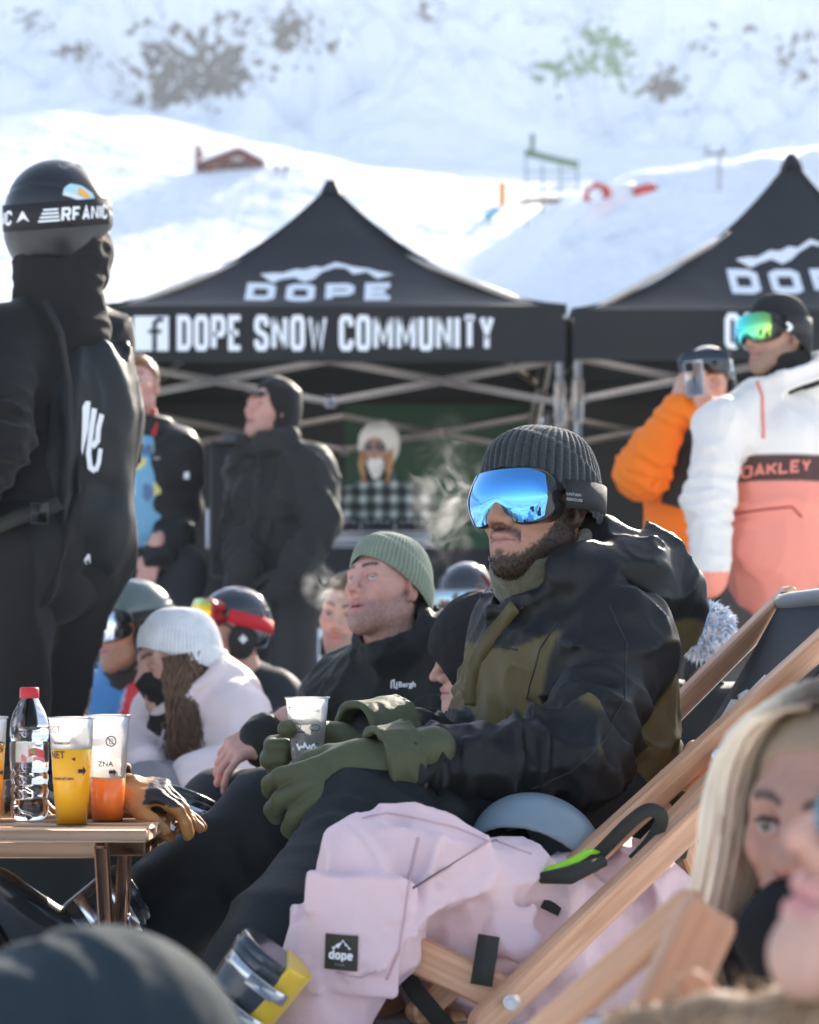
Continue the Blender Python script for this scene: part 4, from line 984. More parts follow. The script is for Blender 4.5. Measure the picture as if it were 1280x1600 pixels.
def jcol(V):
    px = 640 + V[:, 0] / V[:, 1] * F; py = 1050 - (V[:, 2] - CAMZ) / V[:, 1] * F
    olive = np.zeros(len(V))
    wv = (vnoise(V, 18, 4) - 0.5) * 0.0
    # chest and belly panel below the yoke, in front of the sleeve
    armd = np.minimum(cap(J['sL'], J['eL'], 0.0)(V.astype(np.float32)), cap(J['eL'], J['wL'], 0.0)(V.astype(np.float32)))
    front = (np.cross(J['nek'] - J['pel'], (0, 0, 1)))
    yoke = J['nek'] + (J['pel'] - J['nek']) * 0.20
    dn = nrm(J['pel'] - J['nek'])
    body_ = (V - yoke) @ dn > 0
    arm_near = armd < 0.104
    olive = sstep(-0.004, 0.004, (V - yoke) @ dn + 0.012 * np.sin(V[:, 0] * 30)) * sstep(0.098, 0.108, armd)
    # olive panel running along the back of the near sleeve
    bk = (V - J['sL']) @ nrm((0.80, 0.30, 0.12)); lowb = (V - J['eL']) @ nrm((0.62, 0.15, -0.75))
    farm = (cap(lerp(J['eR'], J['wR'], 0.25), J['wR'], 0.0)(V.astype(np.float32)) < 0.085)
    olive[farm & ~arm_near] = 0
    # inside of the open collar edge
    ax = (V - P(862, 915, 3.51)) ; 
    hem_ = (V - J['pel']) @ dn
    olive[(hem_ > 0.05) & ~arm_near] = 0.75
    c = np.array(BLK) * (1 - olive[:, None]) + np.array(OLIVE) * olive[:, None]
    return c
M_shell = mat('shell_fabric', attr=True, rough=0.5, bump=(60, 0.3), vary=(12, 0.14), weave=(500, 0.12), spec=0.28, crumple=(9, 0.45))
o, JV, JF = cloth(T, 'jacket', jf, list(J.values())[:9] + [P(1060, 900, 3.6), P(840, 870, 3.5)], 0.0062, M_shell, 0.16, 0.015, jcol, True)
jb = bvh_of(JV, JF)
zl = [P(785, 940, 3.2), P(744, 985, 3.2), P(715, 1030, 3.2), P(704, 1075, 3.2), P(701, 1115, 3.2)]; zl = [lerp(zl[i], zl[i + 1], t) for i in range(4) for t in np.linspace(0, 1, 6, endpoint=False)]
zq = project(np.array(zl), V3(0.15, 1, 0), jb, 0.003, 0.4); obj('zip_flap', *strap(list(zq), V3(-0.5, -0.85, 0.1), 0.026, 0.005), mat('flap_olive', (0.085, 0.066, 0.026), 0.55, bump=(60, 0.3), weave=(500, 0.12), spec=0.3), T)
obj('zip_teeth', *pipe(list(zq + V3(0.012, -0.006, 0)), 0.0018, 5), M_blackplastic, T)
for sm in ([(985, 935), (1010, 1000), (1000, 1090), (960, 1160), (900, 1215), (830, 1245)], [(760, 1008), (800, 1004), (835, 1012)], [(900, 960), (868, 1010), (850, 1075), (842, 1130)], [(640, 1160), (646, 1190), (640, 1222)]):
    q_ = np.array([lerp(P(*sm[i], 3.0), P(*sm[i + 1], 3.0), t) for i in range(len(sm) - 1) for t in np.linspace(0, 1, 10, endpoint=False)]); obj('seam', *pipe(list(project(q_, V3(0, 1, 0), jb, 0.0, 0.3)), 0.0018, 5), mat('seam_thread', (0.02, 0.02, 0.018), 0.6), T)
# neck gaiter
gf_ = DISP(U(0.02, tube(P(872, 930, 3.53), P(846, 862, 3.50), 0.092, 0.078, 0.016), tube(P(858, 895, 3.52), P(843, 850, 3.50), 0.086, 0.082, 0.012)), ADD(folds(16, 0.008, 12, (0.5, 0.5, 2.2)), folds(40, 0.002, 2)))
cloth(T, 'neck_gaiter', gf_, [P(872, 930, 3.53), P(846, 855, 3.5)], 0.004, mat('gaiter_fleece', (0.085, 0.080, 0.045), 0.95, bump=(220, 0.6), sheen=0.3), 0.12, 0.02)
# trousers
tf = leg_field(J, 0.115, 0.090, 0.105, 0.05, 0.15)
tf = DISP(tf, ADD(folds(6, 0.013, 21, (1, 1, 1)), limb_folds(J['hL'], J['kL'], 0.55, 0.2, 0.07, 0.010, 3), limb_folds(J['kL'], J['aL'], 0.1, 0.12, 0.06, 0.010, 4), limb_folds(J['kR'], J['aR'], 0.4, 0.2, 0.09, 0.008, 6)))
cloth(T, 'trousers', tf, J_pts(J, ['hL', 'hR', 'kL', 'kR', 'aL', 'aR']), 0.009, mat('trouser_fabric', (0.012, 0.0155, 0.017), 0.62, bump=(60, 0.3), vary=(10, 0.25), weave=(500, 0.15), spec=0.22, crumple=(5, 0.3)), 0.17, 0.012)
# beanie with turned-up cuff, fine fuzz on its rim
BV, BF = beanie(T, hc, facing(40, 13, 4), hs, (0.020, 0.026, 0.027), ribs=46, amp=0.0042, cuff=0.075, rx=0.094, ry=0.114, top=0.140, front=0.040, back=-0.045, nv=60, slouch=0.014)
fv, ff = fuzz(BV, BF[:, ::-1], 9000, 0.0035, 0.0004, 8, None, 0, 0.8)
obj('wool_fuzz', fv, ff, mat('rimlit_wool_fuzz', (0.10, 0.11, 0.11), 0.8), T, smooth=False)  # fuzz coloured paler than the dark wool to paint in a backlit rim
bnb = bvh_of(BV, BF)
# goggles: blue mirror
M_lens = mat('blue_mirror_lens', (0.10, 0.42, 0.85), 0.03, metal=1.0, coat=1.0)
gg = goggles(T, hc, hM, hs, M_lens, M_blackplastic, mat('goggle_strap', (0.012, 0.013, 0.014), 0.7, bump=(300, 0.4)), rx=0.0975, ry=0.117, strap_z=(0.012, 0.008), strap_w=0.046, wrap_on=bnb, y_off=-0.004, z_off=-0.002, wide=0.90, back_c=-0.016)
sb = bvh_of(np.array([v.co[:] for v in gg.children[1].data.vertices]) + np.array(T.location), [tuple(p.vertices) for p in gg.children[1].data.polygons])
for k, (txt, dy) in enumerate((('MOUNTAIN', 0.0012), ('WAREHOUSE', -0.0075))):
    v2, f2 = font2(txt, 0.0048, 0.0001); sx = 0.038 / (v2[:, 0].max() + 1e-6)
    pv = lay(v2 * np.array([min(1.0, sx), 1]), P(872, 769, 3.35) + V3(0, 0, dy), nrm(V3(1, 0.28, -0.06)), nrm(V3(0.03, 0, 1)))
    obj('strap_print', project(pv, V3(0.15, 1, 0), sb, 0.0006, 0.3), f2, mat('grey_print', (0.30, 0.31, 0.32), 0.7), gg, smooth=False)
v2, f2 = stroke2([(0, 0), (0.009, 0), (0.009, 0.011), (0, 0.011), (0, 0)], 0.003)
obj('strap_mark', project(lay(v2, P(862, 772, 3.35) + V3(0, 0, -0.002), nrm(V3(1, 0.28, -0.06)), (0, 0, 1)), V3(0.15, 1, 0), sb, 0.0006, 0.3), f2, mat('grey_print'), gg, smooth=False)
# gloves
M_glove = mat('olive_glove', (0.058, 0.066, 0.026), 0.62, bump=(70, 0.4), vary=(18, 0.2), weave=(380, 0.12))
wM = hand_frame(V3(-1.0, -0.02, -0.36), V3(-0.08, -0.92, 0.40)); wc = P(598, 1200, 3.10)
hv, hf = hand_mesh(wc, wM, 1.16, 0.0038, None, curl=((18, 34, 25), (22, 38, 28), (26, 40, 30), (30, 42, 30)), spread=(15, 4, -8, -19), thumb=((0.45, 0.8, -0.5), 25), glove=0.0055)
cuff = DISP(tube(P(640, 1192, 3.125), P(585, 1199, 3.10), 0.060, 0.056, 0.012), folds(30, 0.004, 4))
lo, hi = bounds([P(640, 1192, 3.12), P(585, 1199, 3.1)], 0.075); cv, cf = mesh_field(cuff, lo, hi, 0.005)
obj('glove', *join((hv, hf), (cv, cf)), M_glove, T)
wM2 = hand_frame(V3(-1, 0.0, -0.12), V3(0.0, 1, 0.15), mirror=True); wc2 = P(556, 1174, 3.345)
hv, hf = hand_mesh(wc2, wM2, 1.0, 0.0042, None, curl=((4, 88, 75), (4, 90, 75), (6, 90, 75), (8, 90, 75)), spread=(-2, -2, -3, -4), thumb=((0.35, 0.75, -0.62), 10), glove=0.006)
cuff = DISP(tube(P(625, 1146, 3.41), P(552, 1152, 3.35), 0.058, 0.054, 0.012), folds(30, 0.004, 4))
lo, hi = bounds([P(625, 1143, 3.40), P(560, 1151, 3.37)], 0.075); cv, cf = mesh_field(cuff, lo, hi, 0.005)
obj('glove', *join((hv, hf), (cv, cf)), M_glove, T)
# ================================================================ the other people
def simple_head(T, c, M, s, cell, skin, neck, colors=None, limbs=(), eye=None, **kw):
    V, Fq, cl = head_mesh(c, M, s, cell, skin, neck, colors, limbs, **kw)
    o = obj('body', V, Fq, M_skin, T, col=cl)
    if eye is not None: eyes(T, c, M, s, eye[0], eye[1])
    return V, Fq, cl
def stand_legs(T, J, material, cell=0.014, boots=True, thigh=0.10, knee=0.085, ankle=0.095, name='trousers'):
    f = DISP(leg_field(J, thigh, knee, ankle, 0.05, 0.14), folds(6, 0.014, 11)); cloth(T, name, f, J_pts(J, ['hL', 'hR', 'kL', 'kR', 'aL', 'aR']), cell, material, 0.16, 0.01)
    if boots:
        for s in 'LR':
            d = J.get('toe', V3(0, -1, 0)); boot(T, J['a' + s] + V3(0, 0, -0.01), d, M_blackplastic, M_blackmatte, wd=0.055)
def stand_J(px, Y, hd, az, sh=0.20, hip=0.10, z_pel=0.95, z_che=1.28, z_nek=1.47, lean=(0, 0)):
    """upright figure standing at picture column px, distance Y; hd = head centre"""
    M = facing(az); x0, y0 = P(px, 0, Y)[:2]; r = M[:, 0]; k = hd[2] / 1.66
    J = dict(pel=V3(x0, y0, z_pel * k), che=V3(lerp(x0, hd[0], .6), lerp(y0, hd[1], .6), z_che * k), nek=V3(lerp(x0, hd[0], .95), lerp(y0, hd[1], .95), z_nek * k))
    base = lerp(J['che'], J['nek'], 0.55)
    J['sL'], J['sR'] = base - r * sh + V3(0, 0, -0.02), base + r * sh + V3(0, 0, -0.02)
    for s, g in (('L', -1), ('R', 1)):
        h = J['pel'] + r * g * hip + V3(0, 0, -0.05); J['h' + s] = h; J['k' + s] = V3(h[0] + r[0] * g * 0.03, h[1] + r[1] * g * 0.03, 0.50 * k) + M[:, 1] * 0.03; J['a' + s] = V3(h[0] + r[0] * g * 0.05, h[1] + r[1] * g * 0.05, 0.10)
    J['toe'] = M[:, 1]
    return J

# ---------------- man with the green beanie
T = person((P(560, 0, 4.7)[0], 4.7, 0), 'young man in sage green ribbed beanie and black jacket, looking up with open mouth')
hc, hM, hs = P(604, 922, 4.55), facing(44, 15, 6), 0.95
J = dict(pel=P(600, 1240, 4.75), che=P(612, 1110, 4.65), nek=P(632, 1022, 4.60), sL=P(712, 1068, 4.52), sR=P(545, 1078, 4.80), eL=P(690, 1190, 4.35), wL=P(590, 1185, 4.15), eR=P(500, 1165, 4.62), wR=P(415, 1155, 4.42),
         hL=P(640, 1255, 4.65), hR=P(560, 1255, 4.8), kL=P(470, 1265, 4.30), kR=P(350, 1275, 4.48), aL=P(400, 1390, 4.2), aR=P(285, 1395, 4.3))
limb = (P(420, 1142, 4.42), hand_frame(V3(-0.80, -0.30, -0.45), V3(-0.25, -0.65, 0.70), True), 1.0, [J['eR'], J['sR']], dict(curl=((22, 28, 18), (28, 32, 20), (32, 34, 22), (36, 36, 24)), spread=(12, 4, -5, -14), thumb=((0.75, 0.55, -0.45), 15)))
simple_head(T, hc, hM, hs, 0.0038, SKIN_PINK, J['nek'], dict(stubble=0.6, brow=(0.05, 0.04, 0.03), lip=(0.50, 0.20, 0.18), hair=(0.06, 0.04, 0.03), hairline=0.09), [limb], ((0.10, 0.15, 0.17), nrm((-0.5, 1, 0.2))), mo=0.55, nose=0.95, jaw=1.06, lid=0.3)
obj('teeth', *gridsurf(lambda u, v: to_world(np.stack([(u - .5) * 0.026, 0.092 - 0.6 * ((u - .5) * 0.03) ** 2 / 0.012, -0.0615 - v * 0.005], 1), hc, hM, hs), 12, 3), mat('teeth', (0.75, 0.72, 0.66), 0.3), T)
beanie(T, hc, facing(44, 21, 6), 0.95, (0.205, 0.245, 0.17), ribs=62, amp=0.0024, cuff=0.065, rx=0.088, ry=0.110, top=0.135, front=0.045, back=-0.040, nv=50)
jf = U(0.012, jacket_field(J, 1.0, 0.15, 0.155, (0.088, 0.075, 0.070, 0.058), shoulder=0.085), tube(P(640, 1020, 4.58), P(622, 985, 4.56), 0.105, 0.110, 0.014))
jf = U(0.02, jf, ell(P(690, 1000, 4.72), (0.10, 0.11, 0.06), frame((0.6, 0.5, -0.5))), tube(P(640, 1035, 4.57), P(610, 975, 4.53), 0.088, 0.080, 0.016))
jf = DISP(jf, ADD(folds(8, 0.013, 53, (1, 1, 0.8), 3), folds(18, 0.006, 57, (1, 1, 0.6), 3), arm_folds(J, 'R', 0.012, 0.05, 3), arm_folds(J, 'L', 0.012, 0.05, 8)))
o, JV, JF = cloth(T, 'jacket', jf, J_pts(J, ['pel', 'che', 'nek', 'sL', 'sR', 'eL', 'eR', 'wL', 'wR']), 0.0085, black_cloth('jacket_black_green', (0.011, 0.0135, 0.0135)), 0.15, 0.012, None, True)
jb = bvh_of(JV, JF); v2, f2 = font2('Bergh', 0.012, 0.0004); V_, F_ = v2, f2
obj('chest_print', project(lay(v2, P(622, 1074, 4.40), nrm(V3(1, 0.2, 0.02)), V3(0, 0, 1)), V3(0, 1, 0), jb, 0.003, 0.3), f2, M_white, T, smooth=False)
v2, f2 = stroke2([(0, 0), (0, 0.015), (0.006, 0.018), (0.006, 0.002), (0.012, 0), (0.012, 0.014)], 0.0028); obj('chest_mark', project(lay(v2, P(611, 1076, 4.40), V3(1, 0.2, 0), V3(0, 0, 1)), V3(0, 1, 0), jb, 0.003, 0.3), f2, M_white, T, smooth=False)
tf = DISP(leg_field(J, 0.115, 0.092, 0.10), folds(6, 0.014, 61)); cloth(T, 'trousers', tf, J_pts(J, ['hL', 'hR', 'kL', 'kR', 'aL', 'aR']), 0.011, M_black, 0.16, 0.01)
boot(T, P(285, 1400, 4.28), V3(-0.7, -0.7, 0), M_blackplastic, M_blackmatte, wd=0.055); boot(T, P(400, 1400, 4.15), V3(-0.7, -0.7, 0), M_blackplastic, M_blackmatte, wd=0.055)

# ---------------- fair bearded man behind him
T = person((P(545, 0, 6)[0], 6.0, 0), 'fair man with short moustache peering out behind the green beanie')
hc, hM, hs = P(545, 965, 6.0), facing(18, 2, -8), 1.0
J = dict(pel=P(560, 1200, 6.1), che=P(572, 1115, 6.1), nek=P(556, 1045, 6.05), sL=P(640, 1080, 6.05), sR=P(515, 1095, 6.1), eL=P(650, 1150, 5.9), wL=P(600, 1180, 5.6), eR=P(520, 1160, 5.95), wR=P(530, 1185, 5.6), hL=P(600, 1200, 6.05), hR=P(520, 1200, 6.1), kL=P(600, 1190, 5.6), kR=P(510, 1190, 5.6), aL=P(600, 1310, 5.5), aR=P(510, 1310, 5.5))
V, Fq, cl = simple_head(T, hc, hM, hs, 0.0048, SKIN_FAIR, J['nek'], dict(stubble=0.5, brow=(0.10, 0.06, 0.035), hair=(0.12, 0.07, 0.035), hairline=0.075, beard=(0.16, 0.085, 0.045), bk=0.45), (), ((0.08, 0.10, 0.10), (0, 1, 0)), mo=0.0)
hf_ = local(DISP(SUB(0.01, ell((0, -0.012, 0.050), (0.083, 0.104, 0.088)), rbox((0, 0.09, -0.02), (0.12, 0.06, 0.10), 0.02)), folds(60, 0.010, 5)), hc, hM, hs); lo, hi = bounds([hc], 0.17)
V, Fq = mesh_field(INT(0.01, hf_, plane(to_world([0, 0, 0.0], hc, hM, hs), -nrm(hM @ np.array([0, -0.5, 1])))), lo, hi, 0.005, 0.01)
fv, ff = fuzz(V, Fq, 3500, 0.02, 0.0014, 6, None, 0.3, 0.5); obj('hair', *fjoin((V, [tuple(x) for x in Fq]), (fv, ff)), mat('brown_hair', (0.13, 0.075, 0.035), 0.5, bump=(90, 0.6)), T)
cloth(T, 'jacket', DISP(jacket_field(J, 1.0), folds(8, 0.012, 71)), J_pts(J, ['pel', 'che', 'nek', 'sL', 'sR', 'eL', 'eR', 'wL', 'wR']), 0.013, M_black, 0.15, 0.01)
stand_legs(T, J, M_black)

# ---------------- person in a knitted black hood between the two men
T = person((P(745, 0, 4.15)[0], 4.15, 0), 'person in a knitted black hood, nose and lips showing beside the olive jacket')
hc, hM, hs = P(762, 1030, 4.12), facing(84, -4, 0), 0.97
simple_head(T, hc, hM, hs, 0.0036, SKIN_FAIR, P(775, 1150, 4.15), dict(lip=(0.5, 0.2, 0.18)), nose=1.0)
hf_ = SUB(0.012, ell((0, 0.0, 0.02), (0.100, 0.122, 0.125)), ell((0, 0.13, -0.055), (0.058, 0.055, 0.075)))
hf_ = U(0.03, hf_, cap((0, -0.03, -0.09), (0, -0.05, -0.2), 0.095, 0.12)); hf_ = SUB(0.01, hf_, ell((0, 0.105, -0.055), (0.050, 0.050, 0.062)))
lo, hi = bounds([hc, hc + V3(0, 0, -0.2)], 0.18); V, Fq = mesh_field(local(DISP(hf_, folds(40, 0.004, 3)), hc, hM, hs), lo, hi, 0.0055)
fv, ff = fuzz(V, Fq, 12000, 0.007, 0.0007, 9, None, 0.1, 0.7); obj('knitted_hood', *fjoin((V, [tuple(x) for x in Fq]), (fv, ff)), mat('hood_knit', (0.010, 0.010, 0.011), 0.9, bump=(160, 0.9)), T)
mat('dark_lens', (0.05, 0.06, 0.07), 0.08, metal=0.8)
J = dict(pel=P(800, 1290, 4.3), che=P(800, 1220, 4.25), nek=P(785, 1130, 4.2), sL=P(850, 1170, 4.12), sR=P(745, 1165, 4.32), eL=P(820, 1240, 4.0), wL=P(730, 1250, 3.95), eR=P(715, 1245, 4.3), wR=P(690, 1265, 4.1))
cloth(T, 'jacket', DISP(jacket_field(J, 0.92), folds(8, 0.012, 81)), list(J.values()), 0.013, M_black, 0.15, 0.01)
J.update(hL=P(830, 1290, 4.25), hR=P(770, 1290, 4.35), kL=P(700, 1275, 3.98), kR=P(650, 1275, 4.12), aL=P(640, 1415, 3.95), aR=P(590, 1410, 4.05), toe=V3(-1, -0.2, 0)); stand_legs(T, J, M_black)

# ---------------- person with a glossy black helmet behind
T = person((P(730, 0, 7.2)[0], 7.2, 0), 'person seen only as a glossy black helmet with grey goggles behind the green beanie')
hc, hM, hs = P(728, 945, 7.15), facing(20, -14, 0), 1.06
simple_head(T, hc, hM, hs * 0.97, 0.006, SKIN_FAIR, P(735, 1040, 7.2))
hbb = bvh_of(*helmet(T, hc, hM, hs, mat('gloss_black_shell', (0.02, 0.023, 0.026), 0.12, coat=1.0), 0.006))
goggles(T, hc, hM, hs, mat('grey_mirror_lens', (0.34, 0.44, 0.47), 0.12, metal=0.9), mat('pale_frame', (0.55, 0.57, 0.58), 0.4), M_web, rx=0.101, ry=0.123, wrap_on=hbb, y_off=0.018, z_off=0.018)
J = dict(pel=P(735, 1200, 7.3), che=P(735, 1100, 7.25), nek=P(735, 1040, 7.2), sL=P(815, 1070, 7.2), sR=P(655, 1070, 7.25), eL=P(825, 1140, 7.05), wL=P(780, 1170, 6.8), eR=P(645, 1140, 7.1), wR=P(690, 1170, 6.8), hL=P(775, 1200, 7.25), hR=P(700, 1200, 7.3), kL=P(775, 1180, 6.8), kR=P(695, 1180, 6.8), aL=P(775, 1270, 6.7), aR=P(695, 1270, 6.7))
cloth(T, 'jacket', DISP(jacket_field(J, 1.0), folds(8, 0.012, 91)), J_pts(J, ['pel', 'che', 'nek', 'sL', 'sR', 'eL', 'eR', 'wL', 'wR']), 0.014, M_black, 0.15, 0.01); stand_legs(T, J, M_black)

# ---------------- woman in white beanie and pale puffer jacket
T = person((P(285, 0, 5.6)[0], 5.6, 0), 'woman in white beanie, black face mask and pale pink puffer jacket')
hc, hM, hs = P(276, 1036, 5.55), facing(58, -9, 4), 1.06
J = dict(pel=P(300, 1215, 5.65), che=P(305, 1160, 5.62), nek=P(312, 1090, 5.60), sL=P(365, 1118, 5.50), sR=P(262, 1115, 5.72), eL=P(385, 1200, 5.38), wL=P(300, 1218, 5.25), eR=P(240, 1180, 5.62), wR=P(225, 1200, 5.40), hL=P(330, 1240, 5.6), hR=P(280, 1240, 5.7), kL=P(230, 1250, 5.2), kR=P(185, 1250, 5.35), aL=P(200, 1340, 5.2), aR=P(150, 1340, 5.3), toe=V3(-0.9, -0.4, 0))
V, Fq, cl = simple_head(T, hc, hM, hs, 0.0045, SKIN_FAIR, J['nek'], dict(brow=(0.08, 0.05, 0.03)), (), None, lid=0.9)
mf_ = local(INT(0.004, U(0.02, ell((0, 0.030, -0.045), (0.072, 0.080, 0.050)), ell((0, 0.02, -0.09), (0.062, 0.072, 0.05)), cap((0, 0.07, -0.03), (0, 0.112, -0.036), 0.02, 0.012), cap((0, 0.01, -0.1), (0, 0.02, -0.22), 0.080, 0.098)), lambda Q: Q[:, 2] + 0.012 - 0.0 * Q[:, 1]), hc, hM, hs)
lo, hi = bounds([hc, hc + V3(0, 0, -0.16)], 0.17); V, Fq = mesh_field(DISP(mf_, folds(26, 0.006, 4)), lo, hi, 0.005, 0.01); obj('face_mask', V, Fq, mat('mask_cloth', (0.011, 0.012, 0.013), 0.85, bump=(150, 0.4)), T)
beanie(T, hc, facing(58, 3, 4), 1.08, (0.74, 0.74, 0.72), ribs=70, amp=0.0013, cuff=0.06, rx=0.090, ry=0.110, top=0.140, front=0.034, back=-0.03)
rs = np.random.RandomState(12); Vs, Fs = [], []
for k in range(95):                                              # long brown locks in front of the ear
    y0 = rs.uniform(-0.02, 0.055) * 1.0; p0 = np.array([-0.083 + 0.01 * rs.rand(), y0, 0.02]); pts = [to_world(p0 + np.array([-0.010 - 0.050 * t * t + 0.006 * math.sin(7 * t + k), 0.060 * t + 0.022 * math.sin(8 * t + k * 0.35), (-0.20 - 0.08 * rs.rand()) * t]), hc, hM, hs) for t in np.linspace(0, 1, 9)]
    v, f = pipe(pts, list(np.interp(np.linspace(0, 1, 9), [0, .5, 1], [.0028, .0030, .001])), 5); Fs += [tuple(i + sum(len(x) for x in Vs) for i in g) for g in f]; Vs.append(v)
obj('hair', np.concatenate(Vs), Fs, mat('long_brown_hair', (0.13, 0.07, 0.036), 0.40, bump=(150, 0.5), vary=(70, 0.6)), T)
hood = SUB(0.02, U(0.03, ell(P(345, 1078, 5.62), (0.12, 0.13, 0.085), frame((0.8, 0.4, -0.45))), tube(P(318, 1105, 5.60), P(285, 1062, 5.57), 0.125, 0.118, 0.03)), ell(P(288, 1045, 5.56), (0.098, 0.112, 0.11), hM))
jf = U(0.02, U(0.04, jacket_field(J, 1.0, 0.155, 0.155, (0.088, 0.082, 0.08, 0.062)), cap(J['pel'], P(300, 1270, 5.6), 0.15, 0.15)), hood)
quilt = lambda Q: 0.010 * np.abs(np.sin(Q[:, 2] * 33 + 1.2 * vnoise(Q, 5, 2))) ** 0.6 * -1 + 0.006
cloth(T, 'puffer_jacket', DISP(jf, ADD(quilt, folds(9, 0.008, 15))), J_pts(J, ['pel', 'che', 'nek', 'sL', 'sR', 'eL', 'eR', 'wL', 'wR']) + [P(385, 1070, 5.7)], 0.009, mat('pale_puffer', (0.76, 0.62, 0.60), 0.55, bump=(60, 0.3), crumple=(9, 0.3), sheen=0.1, spec=0.3), 0.15, 0.015)
obj('zip', *pipe([P(256, 1140, 5.36), P(246, 1180, 5.38), P(240, 1230, 5.4)], 0.004, 6), mat('zip_pink', (0.35, 0.28, 0.29), 0.5), T)
stand_legs(T, J, mat('grey_snow_trousers', (0.20, 0.19, 0.20), 0.7, crumple=(6, 0.3)))

# ---------------- man in green helmet, red and blue jacket
T = person((P(190, 0, 6.2)[0], 6.2, 0), 'man in sage green helmet and silver goggles, red and blue jacket')
hc, hM, hs = P(205, 982, 6.15), facing(52, -2, 2), 1.05
J = dict(pel=P(200, 1220, 6.3), che=P(195, 1135, 6.25), nek=P(205, 1062, 6.2), sL=P(262, 1095, 6.12), sR=P(150, 1095, 6.34), eL=P(250, 1170, 5.95), wL=P(195, 1170, 5.75), eR=P(130, 1165, 6.25), wR=P(130, 1190, 5.95), hL=P(230, 1215, 6.2), hR=P(180, 1215, 6.35), kL=P(150, 1210, 5.8), kR=P(110, 1210, 5.95), aL=P(130, 1320, 5.8), aR=P(90, 1320, 5.9), toe=V3(-0.9, -0.4, 0))
simple_head(T, hc, hM, hs, 0.0048, SKIN_TAN, J['nek'], dict(stubble=0.4, lip=(0.42, 0.18, 0.16)), nose=1.1)
hbb = bvh_of(*helmet(T, hc, hM, 1.07, mat('sage_shell', (0.10, 0.135, 0.125), 0.32, coat=0.4, vary=(8, 0.1)), 0.0055))
goggles(T, hc, hM, hs, mat('silver_mirror_lens', (0.70, 0.74, 0.78), 0.06, metal=1.0), M_blackplastic, M_web, rx=0.101, ry=0.123, wrap_on=hbb, strap_z=(0.012, 0.03), strap_w=0.042, y_off=0.012)
def rb(V):
    n = vnoise(V, 3.2, 14) ; x = np.sin(V[:, 0] * 21 + 4 * vnoise(V, 4, 6)); c = np.where((x > 0.25)[:, None], (0.06, 0.20, 0.42), (0.52, 0.045, 0.05))
    low = V[:, 2] < 0.16; return np.where((np.abs(x - 0.25) < 0.09)[:, None], (0.40, 0.35, 0.50), c)
cloth(T, 'jacket', DISP(U(0.015, jacket_field(J, 1.0), tube(J['nek'], J['nek'] + V3(-0.01, 0, 0.07), 0.085, 0.08, 0.02)), folds(8, 0.012, 101)), J_pts(J, ['pel', 'che', 'nek', 'sL', 'sR', 'eL', 'eR', 'wL', 'wR']), 0.0105, M_attr, 0.15, 0.01, rb)
gf_ = DISP(tube(P(212, 1080, 6.2), P(203, 1035, 6.17), 0.078, 0.074, 0.02), folds(20, 0.008, 4)); cloth(T, 'neck_gaiter', gf_, [P(212, 1080, 6.2), P(203, 1035, 6.17)], 0.007, M_blackmatte, 0.11, 0.01)
stand_legs(T, J, mat('red_snow_trousers', (0.42, 0.03, 0.035), 0.65, crumple=(6, 0.3)))

# ---------------- black helmet with red strapped goggles
T = person((P(370, 0, 6.7)[0], 6.7, 0), 'person in black helmet with fiery goggles pushed up on a red strap')
hc, hM, hs = P(362, 985, 6.65), facing(66, 2, 0), 1.02
simple_head(T, hc, hM, hs, 0.006, SKIN_FAIR, P(375, 1070, 6.7), dict(hair=(0.05, 0.03, 0.02)))
hbb = bvh_of(*helmet(T, hc, hM, 1.03, mat('gloss_black_shell'), 0.0055))
M_fire = mat('fire_mirror_lens', attr=True, rough=0.08, metal=0.9)
g = goggles(T, hc, hM, 1.02, M_fire, mat('red_frame', (0.45, 0.015, 0.02), 0.4), mat('red_strap', (0.58, 0.015, 0.03), 0.7), rx=0.1015, ry=0.1235, wrap_on=hbb, strap_z=(0.012, -0.045), strap_w=0.044, y_off=0.014, z_off=0.042)
le = g.children[0].data; qv = np.array([v.co[:] for v in le.vertices]); t = (qv[:, 2] - qv[:, 2].min()) / np.ptp(qv[:, 2]); at_ = le.color_attributes.new('col', 'FLOAT_COLOR', 'POINT')
cc = np.ones((len(qv), 4), np.float32); cc[:, :3] = np.stack([np.interp(t, [0, .35, .7, 1], [.75, .95, .95, .35]), np.interp(t, [0, .35, .7, 1], [.06, .32, .62, .65]), np.interp(t, [0, .5, .8, 1], [.02, .02, .08, .45])], 1); at_.data.foreach_set('color', cc.ravel())
v2, f2 = font2('BLIZZ', 0.010, 0.0003)
J = dict(pel=P(385, 1190, 6.85), che=P(382, 1122, 6.8), nek=P(375, 1060, 6.72), sL=P(428, 1092, 6.66), sR=P(335, 1085, 6.86), eL=P(425, 1155, 6.5), wL=P(400, 1170, 6.4), eR=P(320, 1150, 6.8), wR=P(300, 1170, 6.5), hL=P(410, 1195, 6.8), hR=P(360, 1195, 6.9), kL=P(330, 1190, 6.4), kR=P(290, 1190, 6.5), aL=P(310, 1290, 6.4), aR=P(270, 1290, 6.5), toe=V3(-0.9, -0.4, 0))
cloth(T, 'jacket', DISP(jacket_field(J, 1.0), folds(8, 0.014, 111)), J_pts(J, ['pel', 'che', 'nek', 'sL', 'sR', 'eL', 'eR', 'wL', 'wR']), 0.012, black_cloth('jacket_slate', (0.02, 0.026, 0.030)), 0.15, 0.01); stand_legs(T, J, M_black)
ep = to_world([-0.103, -0.004, -0.03], hc, hM, 1.0); eM = frame(np.cross(-hM[:, 0], (0, 0, 1)), -hM[:, 0])
obj('ear_badge', *lathe([(0.0005, 0.004), (0.014, 0.004), (0.016, 0.0)], ep, 4, eM), M_white, T, smooth=False)

